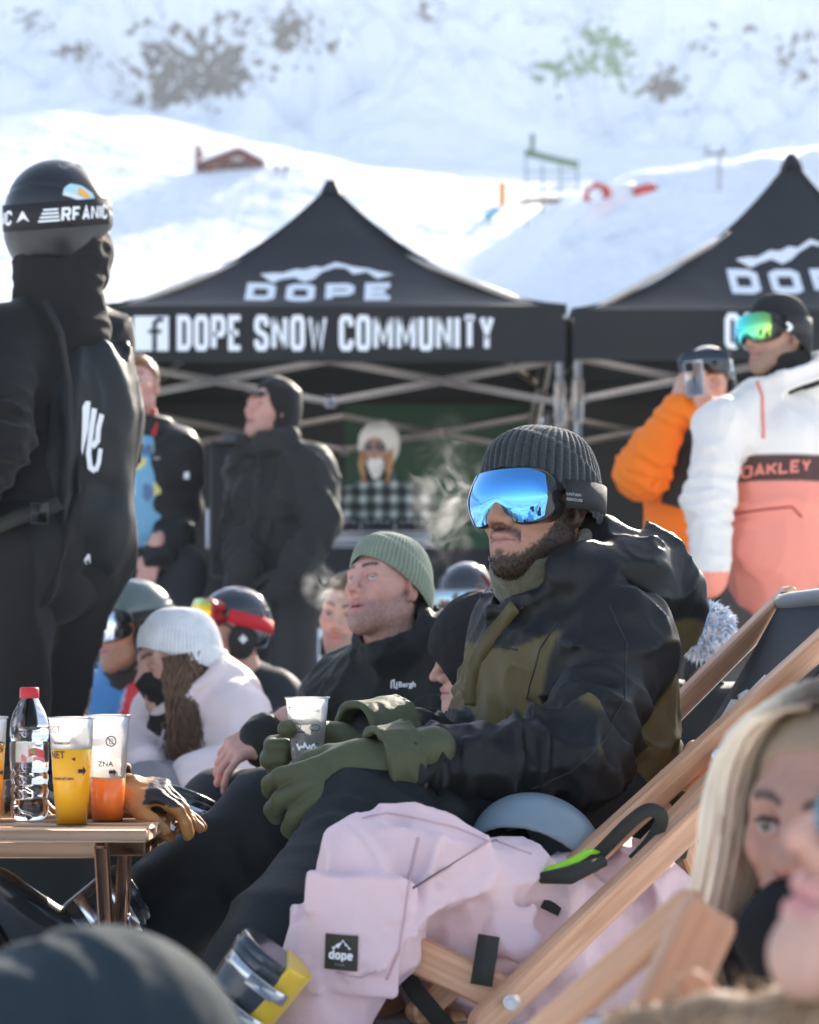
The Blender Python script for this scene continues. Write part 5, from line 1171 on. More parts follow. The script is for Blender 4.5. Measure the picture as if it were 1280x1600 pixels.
# ---------------- rider standing at the left, back to the camera
T = person((P(45, 0, 5.3)[0], 5.3, 0), 'rider standing with back to camera, black helmet and black bib with white print')
hc, hM, hs = P(100, 366, 5.30), facing(205, 6, 2), 1.33
J = dict(pel=P(62, 830, 5.32), che=P(88, 625, 5.34), nek=P(88, 468, 5.31), sL=P(158, 545, 5.46), sR=P(0, 535, 5.16), eL=P(165, 700, 5.62), wL=P(120, 800, 5.72), eR=P(5, 690, 5.02), wR=P(-60, 810, 5.10),
         hL=P(115, 850, 5.40), hR=P(25, 850, 5.25), kL=P(75, 1080, 5.5), kR=P(5, 1080, 5.3), aL=P(60, 1310, 5.5), aR=P(-15, 1310, 5.28), toe=nrm(V3(0.4, 0.9, 0)))
simple_head(T, hc, hM, hs, 0.006, SKIN_FAIR, J['nek'])
HV, HF = helmet(T, hc, hM, hs, mat('satin_black_shell', (0.014, 0.015, 0.016), 0.38, coat=0.2), 0.0045, strap_on=True, pads=False)
hbv = bvh_of(HV, HF)
# goggle strap round the helmet with white print
sp_, sn_ = [], []
for a in np.linspace(math.radians(70), math.radians(290), 60):
    x, y = math.sin(a), math.cos(a); z = 0.020 + 0.016 * (1 + y); d_ = np.array([x, y * 1.15, 0]); o_ = to_world([0, -0.02, z], hc, hM, hs); h_ = hbv.ray_cast(Vector(o_ + hM @ d_ * 0.4), Vector(-(hM @ d_)))
    p = np.array(h_[0]) if h_[0] else o_ + hM @ (d_ * 0.1); sp_.append(p); sn_.append(hM @ nrm(d_))
V_, F_ = strap(sp_, sn_, 0.066, 0.003); stp = obj('goggle_strap', V_, F_, M_blackmatte, T); sbv = bvh_of(V_, F_)
def wrap_print(V2, Fs, s0, par=stp, nm='strap_print'):
    L_ = np.cumsum([0] + [np.linalg.norm(sp_[i + 1] - sp_[i]) for i in range(len(sp_) - 1)]); arr = np.array(sp_); nn = np.array(sn_)
    V2, Fs = densify(np.c_[V2, V2[:, 0] * 0], Fs, 1); ss = s0 - V2[:, 0]
    c = np.stack([np.interp(ss, L_, arr[:, k]) for k in range(3)], 1); n_ = np.stack([np.interp(ss, L_, nn[:, k]) for k in range(3)], 1)
    tg = np.stack([np.gradient(arr[:, k]) for k in range(3)], 1); tg = np.stack([np.interp(ss, L_, tg[:, k]) for k in range(3)], 1); tg /= np.linalg.norm(tg, axis=1)[:, None]
    up_ = np.cross(n_, -tg); up_ *= np.sign(up_[:, 2:3]); obj(nm, c + n_ * 0.0046 + up_ * V2[:, 1:2], Fs, M_white, par, smooth=False)
Ls = sum(np.linalg.norm(sp_[i + 1] - sp_[i]) for i in range(len(sp_) - 1)); mid = Ls * 0.5
for ch, V2, Fs in text2('FANIC', 0.036, 0.027, 0.007, 0.004, 0.15)[0]: wrap_print(V2 + np.array([-0.175, -0.018]), Fs, mid)
wrap_print(np.array([(0, -.013), (0.018, .014), (0.022, .014), (0.038, -.013), (0.022, -.003)]), [(0, 1, 2, 4), (2, 3, 4)], mid + 0.02)
for r in range(4): wrap_print(np.array([(0, 0), (0.042, 0), (0.046, .005), (0.004, .005)]), [(0, 1, 2, 3)], mid - 0.045, nm='strap_bar') if False else wrap_print(np.array([(0.005 * r, -.016 + .009 * r), (0.052, -.016 + .009 * r), (0.052, -.011 + .009 * r), (0.005 * r, -.011 + .009 * r)]), [(0, 1, 2, 3)], mid - 0.040, nm='strap_bar')
for ch, V2, Fs in text2('RFANIC', 0.036, 0.024, 0.007, 0.004, 0.2)[0]: wrap_print(V2 + np.array([0.0, -0.019]), Fs, mid - 0.094)
o_ = P(103, 365, 5.1); clip_, cf_ = densify(lay(np.array([(-.008, -.045), (.008, -.045), (.008, .03), (-.008, .03)]), o_, nrm(V3(1, 0.2, 0.1)), nrm(V3(0.12, 0, 1))), [(0, 1, 2, 3)], 3)
obj('strap_clip', project(clip_, V3(0, 1, 0), sbv, 0.006, 0.3), cf_, M_blackplastic, T)
# plain round-topped sticker in blue, white and orange
def sticker(V2, Fs, m, lift): V_, F_ = densify(lay(V2, P(118, 281, 5.1), nrm(V3(1, 0.1, -0.10)), nrm(V3(0.15, 0, 1))), Fs, 2); obj('sticker', project(V_, V3(0, 1, -0.25), hbv, lift, 0.4), F_, m, T)
sq_ = np.array([(-.036, -.022), (.034, -.022), (.036, .0), (.025, .017), (.0, .024), (-.025, .018), (-.037, .0)]); sticker(sq_, [tuple(range(7))], mat('sticker_blue', (0.42, 0.66, 0.72), 0.4), 0.0016)
sticker(np.array([(-.034, -.021), (.033, -.021), (.030, -.010), (-.032, -.010)]), [(0, 1, 2, 3)], mat('sticker_white', (0.75, 0.77, 0.76), 0.4), 0.0024); sticker(np.array([(-.006, -.004), (.012, -.008), (.024, .004), (.012, .012), (-.004, .016)]), [tuple(range(5))], mat('sticker_orange', (0.85, 0.42, 0.05), 0.4), 0.0024)
gn = local(U(0.03, ell((0, 0.0, -0.035), (0.086, 0.104, 0.085)), cap((0, -0.03, -0.05), (0, -0.03, -0.11), 0.082, 0.078), cap((0, -0.03, -0.11), (0, -0.03, -0.18), 0.078, 0.10)), hc, hM, hs); cloth(T, 'balaclava', DISP(gn, folds(14, 0.012, 4, (1, 1, 2))), [hc + V3(0, 0, 0.02), hc + V3(0, 0, -0.22)], 0.007, mat('balaclava_cloth', (0.016, 0.016, 0.017), 0.85, bump=(140, 0.3), spec=0.2), 0.13, 0.015)
jf = jacket_field(J, 1.0, 0.145, 0.16, (0.095, 0.082, 0.078, 0.06), hem=P(60, 900, 5.33)); jf = DISP(jf, ADD(folds(6, 0.030, 121, (1, 1, 0.6), 3), arm_folds(J, 'R', 0.016, 0.06, 3)))
cloth(T, 'jacket', jf, J_pts(J, ['pel', 'che', 'nek', 'sL', 'sR', 'eL', 'eR', 'wL', 'wR']) + [P(60, 900, 5.33)], 0.011, black_cloth('jacket_coal', (0.010, 0.0105, 0.011)), 0.16, 0.012)
# bib: loose shell over the back, bulging on the right, cut away at the arms
bt = J['sR'] - J['sL']
bf = U(0.06, ecap(P(95, 800, 5.36), P(95, 640, 5.36), 0.165, 0.185, bt, 1.16), ecap(P(95, 640, 5.36), P(100, 500, 5.33), 0.175, 0.085, bt, 1.25), ell(P(140, 630, 5.42), (0.13, 0.15, 0.20)), ell(P(130, 840, 5.40), (0.12, 0.13, 0.12)))
bf = INT(0.01, bf, plane(P(78, 0, 5.10), nrm(V3(-1.0, -0.42, 0)))) 
bf = SUB(0.015, bf, tube(P(100, 470, 5.33), P(92, 380, 5.31), 0.0, 0.0, 0.17))
bf = DISP(bf, ADD(folds(5.0, 0.030, 131, (1.6, 1.6, 0.35), 2), folds(12.0, 0.010, 133, (1.4, 1.4, 0.4), 2), crease([P(120, 745, 5.15), P(175, 770, 5.25)], 0.03, -0.035), crease([P(160, 480, 5.2), P(175, 560, 5.25), P(195, 640, 5.3)], 0.03, 0.02)))
o, BV_, BF_ = cloth(T, 'bib', bf, [P(95, 850, 5.36), P(95, 480, 5.33), P(160, 640, 5.4)], 0.0095, mat('bib_satin', (0.013, 0.0165, 0.019), 0.5, bump=(30, 0.3), vary=(9, 0.2), spec=0.3, crumple=(5, 0.7)), 0.24, 0.02, None, True)
bbv = bvh_of(BV_, BF_)
zz = lambda pts: np.array([((x - 582) / 3.879 / 604, (480 - y) / 3.879 / 604) for x, y in pts])      # broken white print on the bib
pr_ = [(zz([(582, 105), (605, 68), (636, 66), (628, 235), (600, 385), (592, 350)]), [tuple(range(6))])] + [stroke2(zz(q), w_ / 3.879 / 604) for q, w_ in (([(663, 105), (650, 220), (640, 370), (655, 450), (690, 470)], 34), ([(712, 135), (694, 220), (694, 290), (662, 330)], 34), ([(690, 470), (708, 420), (716, 335)], 28))]
for V2, Fs in pr_: V_, F_ = densify(lay(V2, P(147, 724, 5.0), nrm(V3(0.86, 0.5, -0.02)), nrm(V3(0.02, 0, 1))), Fs, 3); obj('bib_print', project(V_, nrm(V3(-0.35, 1, 0)), bbv, 0.004, 0.6), F_, M_white, T)
v2, f2 = font2('SA', 0.04, 0.002); V_, F_ = densify(lay(v2, P(160, 882, 5.0), nrm(V3(0.6, 0.8, 0)), nrm(V3(0.2, 0, 1))), f2, 1); obj('bib_print', project(V_, nrm(V3(-0.5, 1, 0)), bbv, 0.004, 0.6), F_, M_white, T)
obj('bib_edge', *pipe([P(70, 470, 5.13), P(95, 520, 5.10), P(108, 600, 5.09), P(108, 700, 5.10), P(100, 780, 5.12)], 0.008, 8), M_blackmatte, T)
obj('belt', *strap([P(-20, 830, 5.07), P(30, 808, 5.07), P(62, 800, 5.08), P(95, 785, 5.11)], V3(0, -1, 0), 0.035, 0.004), M_web, T); obj('buckle', *box(P(62, 802, 5.055), (0.022, 0.006, 0.026), None, 0.003), M_blackplastic, T)
tf = DISP(leg_field(J, 0.125, 0.11, 0.11, 0.06, 0.15), folds(5.5, 0.034, 141, (1, 1, 0.45), 3)); cloth(T, 'trousers', tf, J_pts(J, ['hL', 'hR', 'kL', 'kR', 'aL', 'aR']), 0.013, black_cloth('trousers_coal', (0.010, 0.0105, 0.011)), 0.17, 0.012)
for s in 'LR': boot(T, J['a' + s], J['toe'], M_blackplastic, M_blackmatte, wd=0.055)

# ---------------- man in blue printed T-shirt under an open black padded jacket
T = person((P(225, 0, 8.4)[0], 8.4, 0), 'man in open black padded jacket over bright blue printed shirt')
hc, hM, hs = P(216, 605, 8.4), facing(10, 6, 4), 1.0; J = stand_J(232, 8.42, hc, 10, 0.20)
J.update(sL=P(276, 708, 8.40), sR=P(165, 705, 8.40), eL=P(284, 805, 8.45), wL=P(240, 868, 8.22), eR=P(155, 805, 8.4), wR=P(165, 880, 8.2))
limb = (P(238, 868, 8.2), hand_frame(V3(-0.25, -0.1, -1), V3(0.3, -1, 0)), 1.0, [J['eL'], J['sL']], dict(curl=((15, 20, 15),) * 4))
V, Fq, cl = simple_head(T, hc, hM, hs, 0.006, SKIN_PINK, J['nek'], dict(hair=(0.14, 0.065, 0.03), hairline=0.07), [limb], ((0.08, 0.1, 0.12), (0, 1, 0)))
hr = local(DISP(INT(0.01, ell((0, -0.012, 0.048), (0.082, 0.104, 0.090)), lambda Q: -(Q[:, 2] - np.interp(Q[:, 1], [-0.1, 0.0, 0.05, 0.09], [-0.03, 0.02, 0.075, 0.08]).astype(np.float32))), folds(50, 0.006, 5)), hc, hM, hs); lo, hi = bounds([hc], 0.17); V, Fq = mesh_field(hr, lo, hi, 0.006, 0.01)
fv, ff = fuzz(V, Fq, 2500, 0.018, 0.002, 6, None, 0.0, 0.5); obj('hair', *fjoin((V, [tuple(x) for x in Fq]), (fv, ff)), mat('ginger_hair', (0.20, 0.085, 0.035), 0.5, bump=(90, 0.6)), T)
sf_ = ecap(J['pel'] + V3(0, -0.01, 0), J['che'] + V3(0, -0.02, 0), 0.125, 0.13, (1, 0, 0), 1.2); sf_ = U(0.05, sf_, ecap(J['che'] + V3(0, -0.02, 0), J['nek'], 0.125, 0.07, (1, 0, 0), 1.3))
def tee(V):
    n = vnoise(V, 9, 3); m = vnoise(V, 14, 9); c = np.tile(np.array((0.16, 0.36, 0.50)), (len(V), 1)); c[n > 0.55] = (0.62, 0.55, 0.18); c[m > 0.72] = (0.10, 0.16, 0.28); c[(m < 0.28)] = (0.62, 0.68, 0.70); return c
cloth(T, 'shirt', DISP(sf_, folds(9, 0.01, 4)), [J['pel'], J['che'], J['nek']], 0.011, M_attr, 0.2, 0.01, tee)
jf = jacket_field(J, 1.06, 0.135, 0.145, (0.09, 0.08, 0.078, 0.06), hem=J['pel'] + V3(0, 0, -0.08)); jf = SUB(0.02, jf, rbox(P(204, 745, 8.18), (0.070, 0.20, 0.26), 0.05)); jf = U(0.015, jf, tube(J['nek'] + V3(0, 0.01, -0.02), J['nek'] + V3(0, 0.015, 0.06), 0.095, 0.1, 0.03))
jf = SUB(0.015, jf, rbox(P(206, 690, 8.2), (0.06, 0.13, 0.3), 0.03))
quilt = lambda Q: -0.008 * np.abs(np.sin(Q[:, 2] * 30 + vnoise(Q, 4, 2))) ** 0.6 + 0.005
cloth(T, 'padded_jacket', DISP(jf, ADD(quilt, folds(8, 0.024, 8, (1, 1, 0.8), 3))), J_pts(J, ['pel', 'che', 'nek', 'sL', 'sR', 'eL', 'eR', 'wL', 'wR']), 0.011, black_cloth('padded_black', (0.013, 0.014, 0.016), 0.45), 0.17, 0.012)
obj('collar_lining', *pipe([P(240, 640, 8.36), P(244, 660, 8.34), P(240, 680, 8.32)], 0.012, 8), mat('red_lining', (0.42, 0.03, 0.03), 0.7), T)
obj('sleeve_badge', *box(P(291, 743, 8.33), (0.012, 0.004, 0.014)), M_white, T); obj('chest_badge', *box(P(245, 716, 8.25), (0.012, 0.004, 0.005)), mat('grey_print'), T)
stand_legs(T, J, mat('dark_jeans', (0.02, 0.022, 0.028), 0.8))

# ---------------- man in hooded charcoal jacket and cap, mouth open
T = person((P(430, 0, 8.4)[0], 8.4, 0), 'man in charcoal jacket with dark hood and peaked cap, standing by the loudspeaker')
hc, hM, hs = P(422, 642, 8.4), facing(48, 10, 0), 1.02; J = stand_J(432, 8.42, hc, 40, 0.2)
J.update(sL=P(490, 732, 8.36), sR=P(388, 735, 8.5), eL=P(508, 815, 8.30), wL=P(462, 890, 8.14), eR=P(370, 815, 8.45), wR=P(385, 895, 8.2))
simple_head(T, hc, hM, hs, 0.006, SKIN_PINK, J['nek'], dict(stubble=0.3, lip=(0.45, 0.18, 0.15)), mo=0.5)
hd_ = SUB(0.012, U(0.03, ell((0, -0.032, 0.028), (0.102, 0.108, 0.122)), cap((0, -0.05, -0.06), (0, -0.05, -0.16), 0.09, 0.105)), U(0.02, ell((0, 0.10, -0.03), (0.072, 0.105, 0.090)), cap((0, 0.05, -0.04), (0, 0.16, -0.06), 0.070, 0.08)))
cloth(T, 'hood', local(DISP(hd_, folds(12, 0.010, 5)), hc, hM, hs), [hc, hc + V3(0, 0, -0.15)], 0.008, black_cloth('hood_black', (0.012, 0.012, 0.012)), 0.16, 0.012)
obj('cap_peak', *gridsurf(lambda u, v: to_world(np.stack([(u - .5) * 0.15, 0.08 + v * 0.065 * np.sqrt(np.clip(1 - (2 * u - 1) ** 2 * 0.8, 0, 1)), 0.060 - 0.02 * v - 0.05 * (u - .5) ** 2 * 4 * 0.3], 1), hc, hM, hs), 16, 6), M_blackmatte, T)
jf = jacket_field(J, 1.0, 0.15, 0.15, (0.085, 0.08, 0.076, 0.062), hem=J['pel'] + V3(0, 0, -0.12), shoulder=0.066); cloth(T, 'jacket', DISP(U(0.02, jf, tube(J['nek'], J['nek'] + V3(-0.01, 0, 0.07), 0.1, 0.105, 0.03)), ADD(folds(7, 0.034, 151, (1, 1, 0.6), 3), folds(15, 0.014, 155, (1, 1, 0.6), 3))), J_pts(J, ['pel', 'che', 'nek', 'sL', 'sR', 'eL', 'eR', 'wL', 'wR']) + [J['pel'] + V3(0, 0, -0.12)], 0.0105, black_cloth('jacket_charcoal', (0.024, 0.026, 0.025)), 0.16, 0.012)
gl_ = hand_mesh(P(455, 893, 8.12), hand_frame(V3(-0.5, -0.4, -0.7), V3(0.3, -1, 0.3)), 1.0, 0.008, J['wL'], glove=0.006); obj('glove', *gl_, M_blackmatte, T)
stand_legs(T, J, mat('charcoal_trousers', (0.022, 0.024, 0.024), 0.7, crumple=(5, 0.3)))

# ---------------- disc jockey behind the deck table
T = person((P(597, 0, 11.35)[0], 11.35, 0), 'person in cream bonnet, sunglasses and checked shirt behind the music desk')
hc, hM, hs = P(592, 700, 11.3), facing(12, -4, 0), 1.08; J = stand_J(596, 11.35, hc, 10, 0.2)
J.update(eL=P(655, 800, 11.25), wL=P(628, 830, 11.05), eR=P(535, 800, 11.25), wR=P(565, 830, 11.05))
limbs = [(P(625, 830, 11.03), hand_frame(V3(-0.2, -1, -0.3), V3(0, -0.3, 1)), 1.0, [J['eL'], J['sL']], {}), (P(568, 830, 11.03), hand_frame(V3(0.2, -1, -0.3), V3(0, -0.3, 1), True), 1.0, [J['eR'], J['sR']], {})]
simple_head(T, hc, hM, hs, 0.007, SKIN_TAN, J['nek'], None, limbs)
bo = SUB(0.012, ell((0, -0.015, 0.02), (0.106, 0.118, 0.125)), ell((0, 0.11, -0.03), (0.062, 0.085, 0.085))); cloth(T, 'bonnet', local(DISP(bo, folds(20, 0.006, 3)), hc, hM, hs), [hc], 0.008, mat('cream_fleece', (0.66, 0.60, 0.50), 0.95, bump=(80, 0.8), vary=(8, 0.2)), 0.17, 0.01)
for k, sx in enumerate((-1, 1)): obj('sunglass_lens', *gridsurf(lambda u, v, sx=sx: to_world(np.stack([sx * (0.008 + u * 0.052), 0.108 - 0.03 * u ** 2, 0.020 - v * 0.036], 1), hc, hM, hs), 8, 6), M_blackplastic, T)
cloth(T, 'scarf', local(U(0.02, ell((0, 0.075, -0.085), (0.045, 0.032, 0.045)), ell((0, 0.06, -0.13), (0.03, 0.03, 0.05))), hc, hM, hs), [hc + V3(0, -0.05, -0.1)], 0.008, mat('white_scarf', (0.70, 0.66, 0.58), 0.9, bump=(60, 0.6)), 0.13)
for sx in (-1, 1): obj('hair_lock', *pipe([to_world([sx * 0.07, 0.05, 0.0], hc, hM, hs), to_world([sx * 0.075, 0.075, -0.08], hc, hM, hs), to_world([sx * 0.06, 0.085, -0.18], hc, hM, hs)], [0.016, 0.018, 0.008], 7), mat('copper_hair', (0.42, 0.20, 0.07), 0.5, bump=(60, 0.6)), T)
def plaid(V):
    a = np.abs(((V[:, 0] * 1.0) % 0.085) / 0.085 - 0.5) * 2; b_ = np.abs((V[:, 2] % 0.085) / 0.085 - 0.5) * 2; k = (a > 0.55).astype(float) + (b_ > 0.55).astype(float)
    return np.where((k == 2)[:, None], (0.40, 0.42, 0.38), np.where((k == 1)[:, None], (0.10, 0.115, 0.10), (0.016, 0.018, 0.017)))
cloth(T, 'checked_shirt', DISP(jacket_field(J, 1.0, hem=J['pel'] + V3(0, 0, -0.1)), folds(8, 0.012, 161)), J_pts(J, ['pel', 'che', 'nek', 'sL', 'sR', 'eL', 'eR', 'wL', 'wR']), 0.012, M_attr, 0.16, 0.01, plaid)
stand_legs(T, J, M_black, 0.018)

# ---------------- photographer in orange jacket, phone held up
T = person((P(1080, 0, 7.6)[0], 7.6, 0), 'person in bright orange jacket and dark helmet holding up a phone')
hc, hM, hs = P(1108, 600, 7.62), facing(16, -4, 4), 1.04; J = stand_J(1085, 7.62, hc, 16, 0.2)
J.update(sL=P(1140, 700, 7.62), sR=P(1050, 706, 7.66), eR=P(1000, 738, 7.46), wR=P(1058, 640, 7.30), eL=P(1160, 760, 7.40), wL=P(1105, 650, 7.26))
hk = dict(curl=((25, 30, 15), (35, 35, 20), (40, 40, 20), (45, 40, 20)), thumb=((0.5, 0.8, -0.3), 20))
limbs = [(P(1060, 632, 7.29), hand_frame(V3(0.42, -0.15, 0.85), V3(-0.55, -0.75, 0.1), True), 1.0, [J['eR'], J['sR']], hk), (P(1108, 645, 7.25), hand_frame(V3(-0.45, -0.1, 0.9), V3(0.5, -0.8, 0.1)), 1.0, [J['eL'], J['sL']], hk)]
simple_head(T, hc, hM, hs, 0.006, SKIN_FAIR, J['nek'], None, limbs)
hbb = bvh_of(*helmet(T, hc, hM, 1.02, mat('teal_black_shell', (0.022, 0.030, 0.031), 0.16, coat=0.9), 0.006))
goggles(T, hc, hM, 1.0, mat('dark_lens'), M_blackplastic, M_web, rx=0.101, ry=0.123, wrap_on=hbb, strap_z=(0.045, -0.02), y_off=0.022, z_off=0.062)
M_orange = mat('orange_shell', (0.86, 0.20, 0.012), 0.6, bump=(60, 0.3), crumple=(6, 0.35), spec=0.3)
jf = jacket_field(J, 1.06, 0.155, 0.155, (0.10, 0.092, 0.088, 0.062), hem=J['pel'] + V3(0, 0, -0.12)); cloth(T, 'jacket', DISP(U(0.015, jf, tube(J['nek'] + V3(0, 0, -0.02), J['nek'] + V3(0, -0.01, 0.05), 0.095, 0.098, 0.028)), ADD(folds(7, 0.016, 171, (1, 1, 0.7), 3), arm_folds(J, 'R', 0.012, 0.06, 5))), J_pts(J, ['pel', 'che', 'nek', 'sL', 'sR', 'eL', 'eR', 'wL', 'wR']) + [J['pel'] + V3(0, 0, -0.12)], 0.0095, M_orange, 0.17, 0.012)
obj('shoulder_strap', *strap([P(1082, 668, 7.52), P(1076, 700, 7.46), P(1062, 740, 7.45), P(1048, 790, 7.46)], V3(0, -1, 0.1), 0.075, 0.010), M_web, T)
obj('glove_leash', *pipe([P(1022, 750, 7.38), P(1020, 762, 7.37)], 0.006, 6), M_orange, T)
stand_legs(T, J, M_black)
ph = P(1085, 592, 7.20); phone = empty('smartphone', ph, 'pale smartphone in a clear case held up in both hands', 'phone'); pM = facing(8, 6, 4)
obj('case', *box(ph, (0.033, 0.0045, 0.064), pM, 0.003), mat('phone_case', (0.52, 0.53, 0.53), 0.3, coat=0.5), phone); obj('camera_bump', *box(ph + pM @ np.array([0.015, 0.006, 0.042]), (0.014, 0.002, 0.016), pM, 0.0015), mat('phone_camera', (0.03, 0.03, 0.035), 0.15), phone)

# ---------------- man in cream and coral anorak
T = person((P(1200, 0, 6.7)[0], 6.7, 0), 'man in cream and coral anorak with green mirrored goggles and black beanie')
hc, hM, hs = P(1214, 528, 6.7), facing(58, 2, 2), 1.04; J = stand_J(1215, 6.72, hc, 34, 0.22)
J.update(nek=P(1228, 600, 6.72), che=P(1222, 690, 6.72), sR=P(1300, 655, 6.86), sL=P(1130, 664, 6.60), eL=P(1106, 780, 6.56), wL=P(1108, 905, 6.50), eR=P(1345, 770, 6.85), wR=P(1330, 890, 6.7))
J['sL'], J['sR'], J['eL'], J['eR'], J['wL'], J['wR'] = J['sR'], J['sL'], J['eR'], J['eL'], J['wR'], J['wL']
simple_head(T, hc, hM, hs, 0.005, SKIN_TAN, J['nek'], dict(stubble=0.55, lip=(0.42, 0.17, 0.15)), nose=1.05)
WB = beanie(T, hc, facing(58, 8, 2), 1.06, (0.013, 0.013, 0.014), ribs=60, amp=0.0008, cuff=0.0, rx=0.087, ry=0.108, top=0.135, front=0.045, back=-0.07, material=mat('smooth_beanie', attr=True, rough=0.85, bump=(150, 0.3)))
M_glens = mat('green_mirror_lens', attr=True, rough=0.06, metal=1.0)
g = goggles(T, hc, hM, hs, M_glens, M_blackplastic, mat('black_strap_smooth', (0.012, 0.012, 0.013), 0.6), rx=0.0985, ry=0.119, wrap_on=bvh_of(*WB), strap_z=(0.012, 0.02), strap_w=0.055, y_off=0.018, z_off=0.006)
le = g.children[0].data; n_ = len(le.vertices); u_ = np.repeat(np.linspace(0, 1, 64), 28)[:n_]; at_ = le.color_attributes.new('col', 'FLOAT_COLOR', 'POINT'); cc = np.ones((n_, 4), np.float32)
cc[:, :3] = np.stack([np.interp(u_, [0, .3, .55, 1], [.55, .25, .10, .35]), np.interp(u_, [0, .3, .55, 1], [.85, .85, .75, .45]), np.interp(u_, [0, .3, .55, 1], [.15, .35, .62, .95])], 1); at_.data.foreach_set('color', cc.ravel())
sv = g.children[1].data; sb = bvh_of(np.array([v.co[:] for v in sv.vertices]) + np.array(T.location), [tuple(p.vertices) for p in sv.polygons])
v2, f2 = stroke2([(0.036 * math.cos(t), 0.014 * math.sin(t)) for t in np.linspace(0, 2 * math.pi, 33)], 0.011); obj('strap_emblem', project(lay(v2, P(1228, 494, 6.4), nrm(V3(1, 0.2, 0)), V3(0, 0, 1)), V3(0.1, 1, 0), sb, 0.003, 0.3), f2, M_white, g, smooth=False)
CREAM = (0.76, 0.71, 0.64); CORAL = (0.84, 0.28, 0.20); BROWN = (0.085, 0.04, 0.035); zband = (P(0, 748, 6.5)[2], P(0, 706, 6.5)[2])
def ano(V):
    x = V[:, 0]; sl = (x - P(1220, 0, 6.6)[0]) * 0.10; z = V[:, 2] - sl * 0.0; c = np.tile(np.array(CREAM), (len(V), 1)); arm_ = np.minimum(cap(J['sR'], J['eR'], 0.0)(V.astype(np.float32)), cap(J['eR'], J['wR'], 0.0)(V.astype(np.float32))) < 0.098
    arm_ |= np.minimum(cap(J['sL'], J['eL'], 0.0)(V.astype(np.float32)), cap(J['eL'], J['wL'], 0.0)(V.astype(np.float32))) < 0.098
    c[(z < zband[1]) & (z >= zband[0]) & ~arm_] = BROWN; c[(z < zband[0]) & ~arm_] = CORAL; c[arm_ & (z < J['wR'][2] + 0.02)] = CORAL; return c
jf = jacket_field(J, 1.0, 0.165, 0.16, (0.088, 0.080, 0.074, 0.062), hem=P(1232, 915, 6.74), shoulder=0.085, wr=1.12, k=0.03)
hoodf = U(0.03, ell(P(1262, 585, 6.86), (0.15, 0.12, 0.06), frame((0.5, 0.8, -0.2))), tube(P(1236, 605, 6.72), P(1226, 575, 6.71), 0.118, 0.125, 0.03))
jf = DISP(U(0.02, jf, hoodf), ADD(folds(7, 0.014, 181, (1, 1, 0.6), 3), folds(16, 0.006, 185, (1, 1, 0.6)), arm_folds(J, 'R', 0.007, 0.05, 5), limb_folds(J['eR'], J['wR'], 0.5, 0.3, 0.06, 0.004, 8)))
o, AV, AF = cloth(T, 'anorak', jf, J_pts(J, ['pel', 'che', 'nek', 'sL', 'sR', 'eL', 'eR', 'wL', 'wR']) + [P(1222, 930, 6.72), P(1262, 560, 6.8)], 0.0085, mat('anorak_cloth', attr=True, rough=0.62, bump=(60, 0.3), crumple=(6, 0.3), spec=0.3), 0.17, 0.015, ano, True)
ab = bvh_of(AV, AF); lets, wt = text2('OAKLEY', 0.040, 0.034, 0.0085, 0.004, 0.05)
for ch, V2, Fs in lets: V_, F_ = densify(lay(V2, P(1183, 734, 6.3), nrm(V3(1, 0.18, 0.10)), V3(0, 0, 1)), Fs, 2); obj('chest_letter', project(V_, V3(0, 1, 0), ab, 0.004, 0.4), F_, mat('coral_print', (0.80, 0.24, 0.17), 0.6), T)
zp = [P(1202, 580, 6.4), P(1208, 605, 6.4), P(1207, 640, 6.4), P(1207, 676, 6.4)]; zp2 = project(np.array([lerp(zp[i], zp[i + 1], t) for i in range(3) for t in np.linspace(0, 1, 8)]), V3(0, 1, 0), ab, 0.002, 0.3); obj('zip', *pipe(list(zp2), 0.0055, 6), mat('coral_print'), T)
pk = [P(1165, 792, 6.3), P(1215, 786, 6.3), P(1262, 782, 6.3), P(1280, 800, 6.3)]; pk2 = project(np.array([lerp(pk[i], pk[i + 1], t) for i in range(3) for t in np.linspace(0, 1, 10, endpoint=False)]), V3(0, 1, 0), ab, 0.001, 0.3); obj('pocket_seam', *pipe(list(pk2), 0.004, 6), mat('coral_dark', (0.40, 0.08, 0.06), 0.6), T)
gf_ = DISP(tube(P(1236, 615, 6.72), P(1218, 556, 6.71), 0.088, 0.075, 0.022), folds(20, 0.008, 4)); cloth(T, 'neck_gaiter', gf_, [P(1236, 615, 6.72), P(1218, 556, 6.71)], 0.007, mat('balaclava_cloth'), 0.12, 0.01)
gl_ = hand_mesh(P(1108, 912, 6.58), hand_frame(V3(0.05, -0.2, -1), V3(-0.8, -0.5, 0)), 1.0, 0.008, J['wR'], glove=0.006); obj('glove', *gl_, M_blackmatte, T)
J['hL'] = J['hL'] + V3(0, 0.05, -0.14); J['hR'] = J['hR'] + V3(0, 0.05, -0.14)
stand_legs(T, J, mat('taupe_trousers', (0.10, 0.085, 0.075), 0.75, crumple=(5, 0.3)), 0.013)
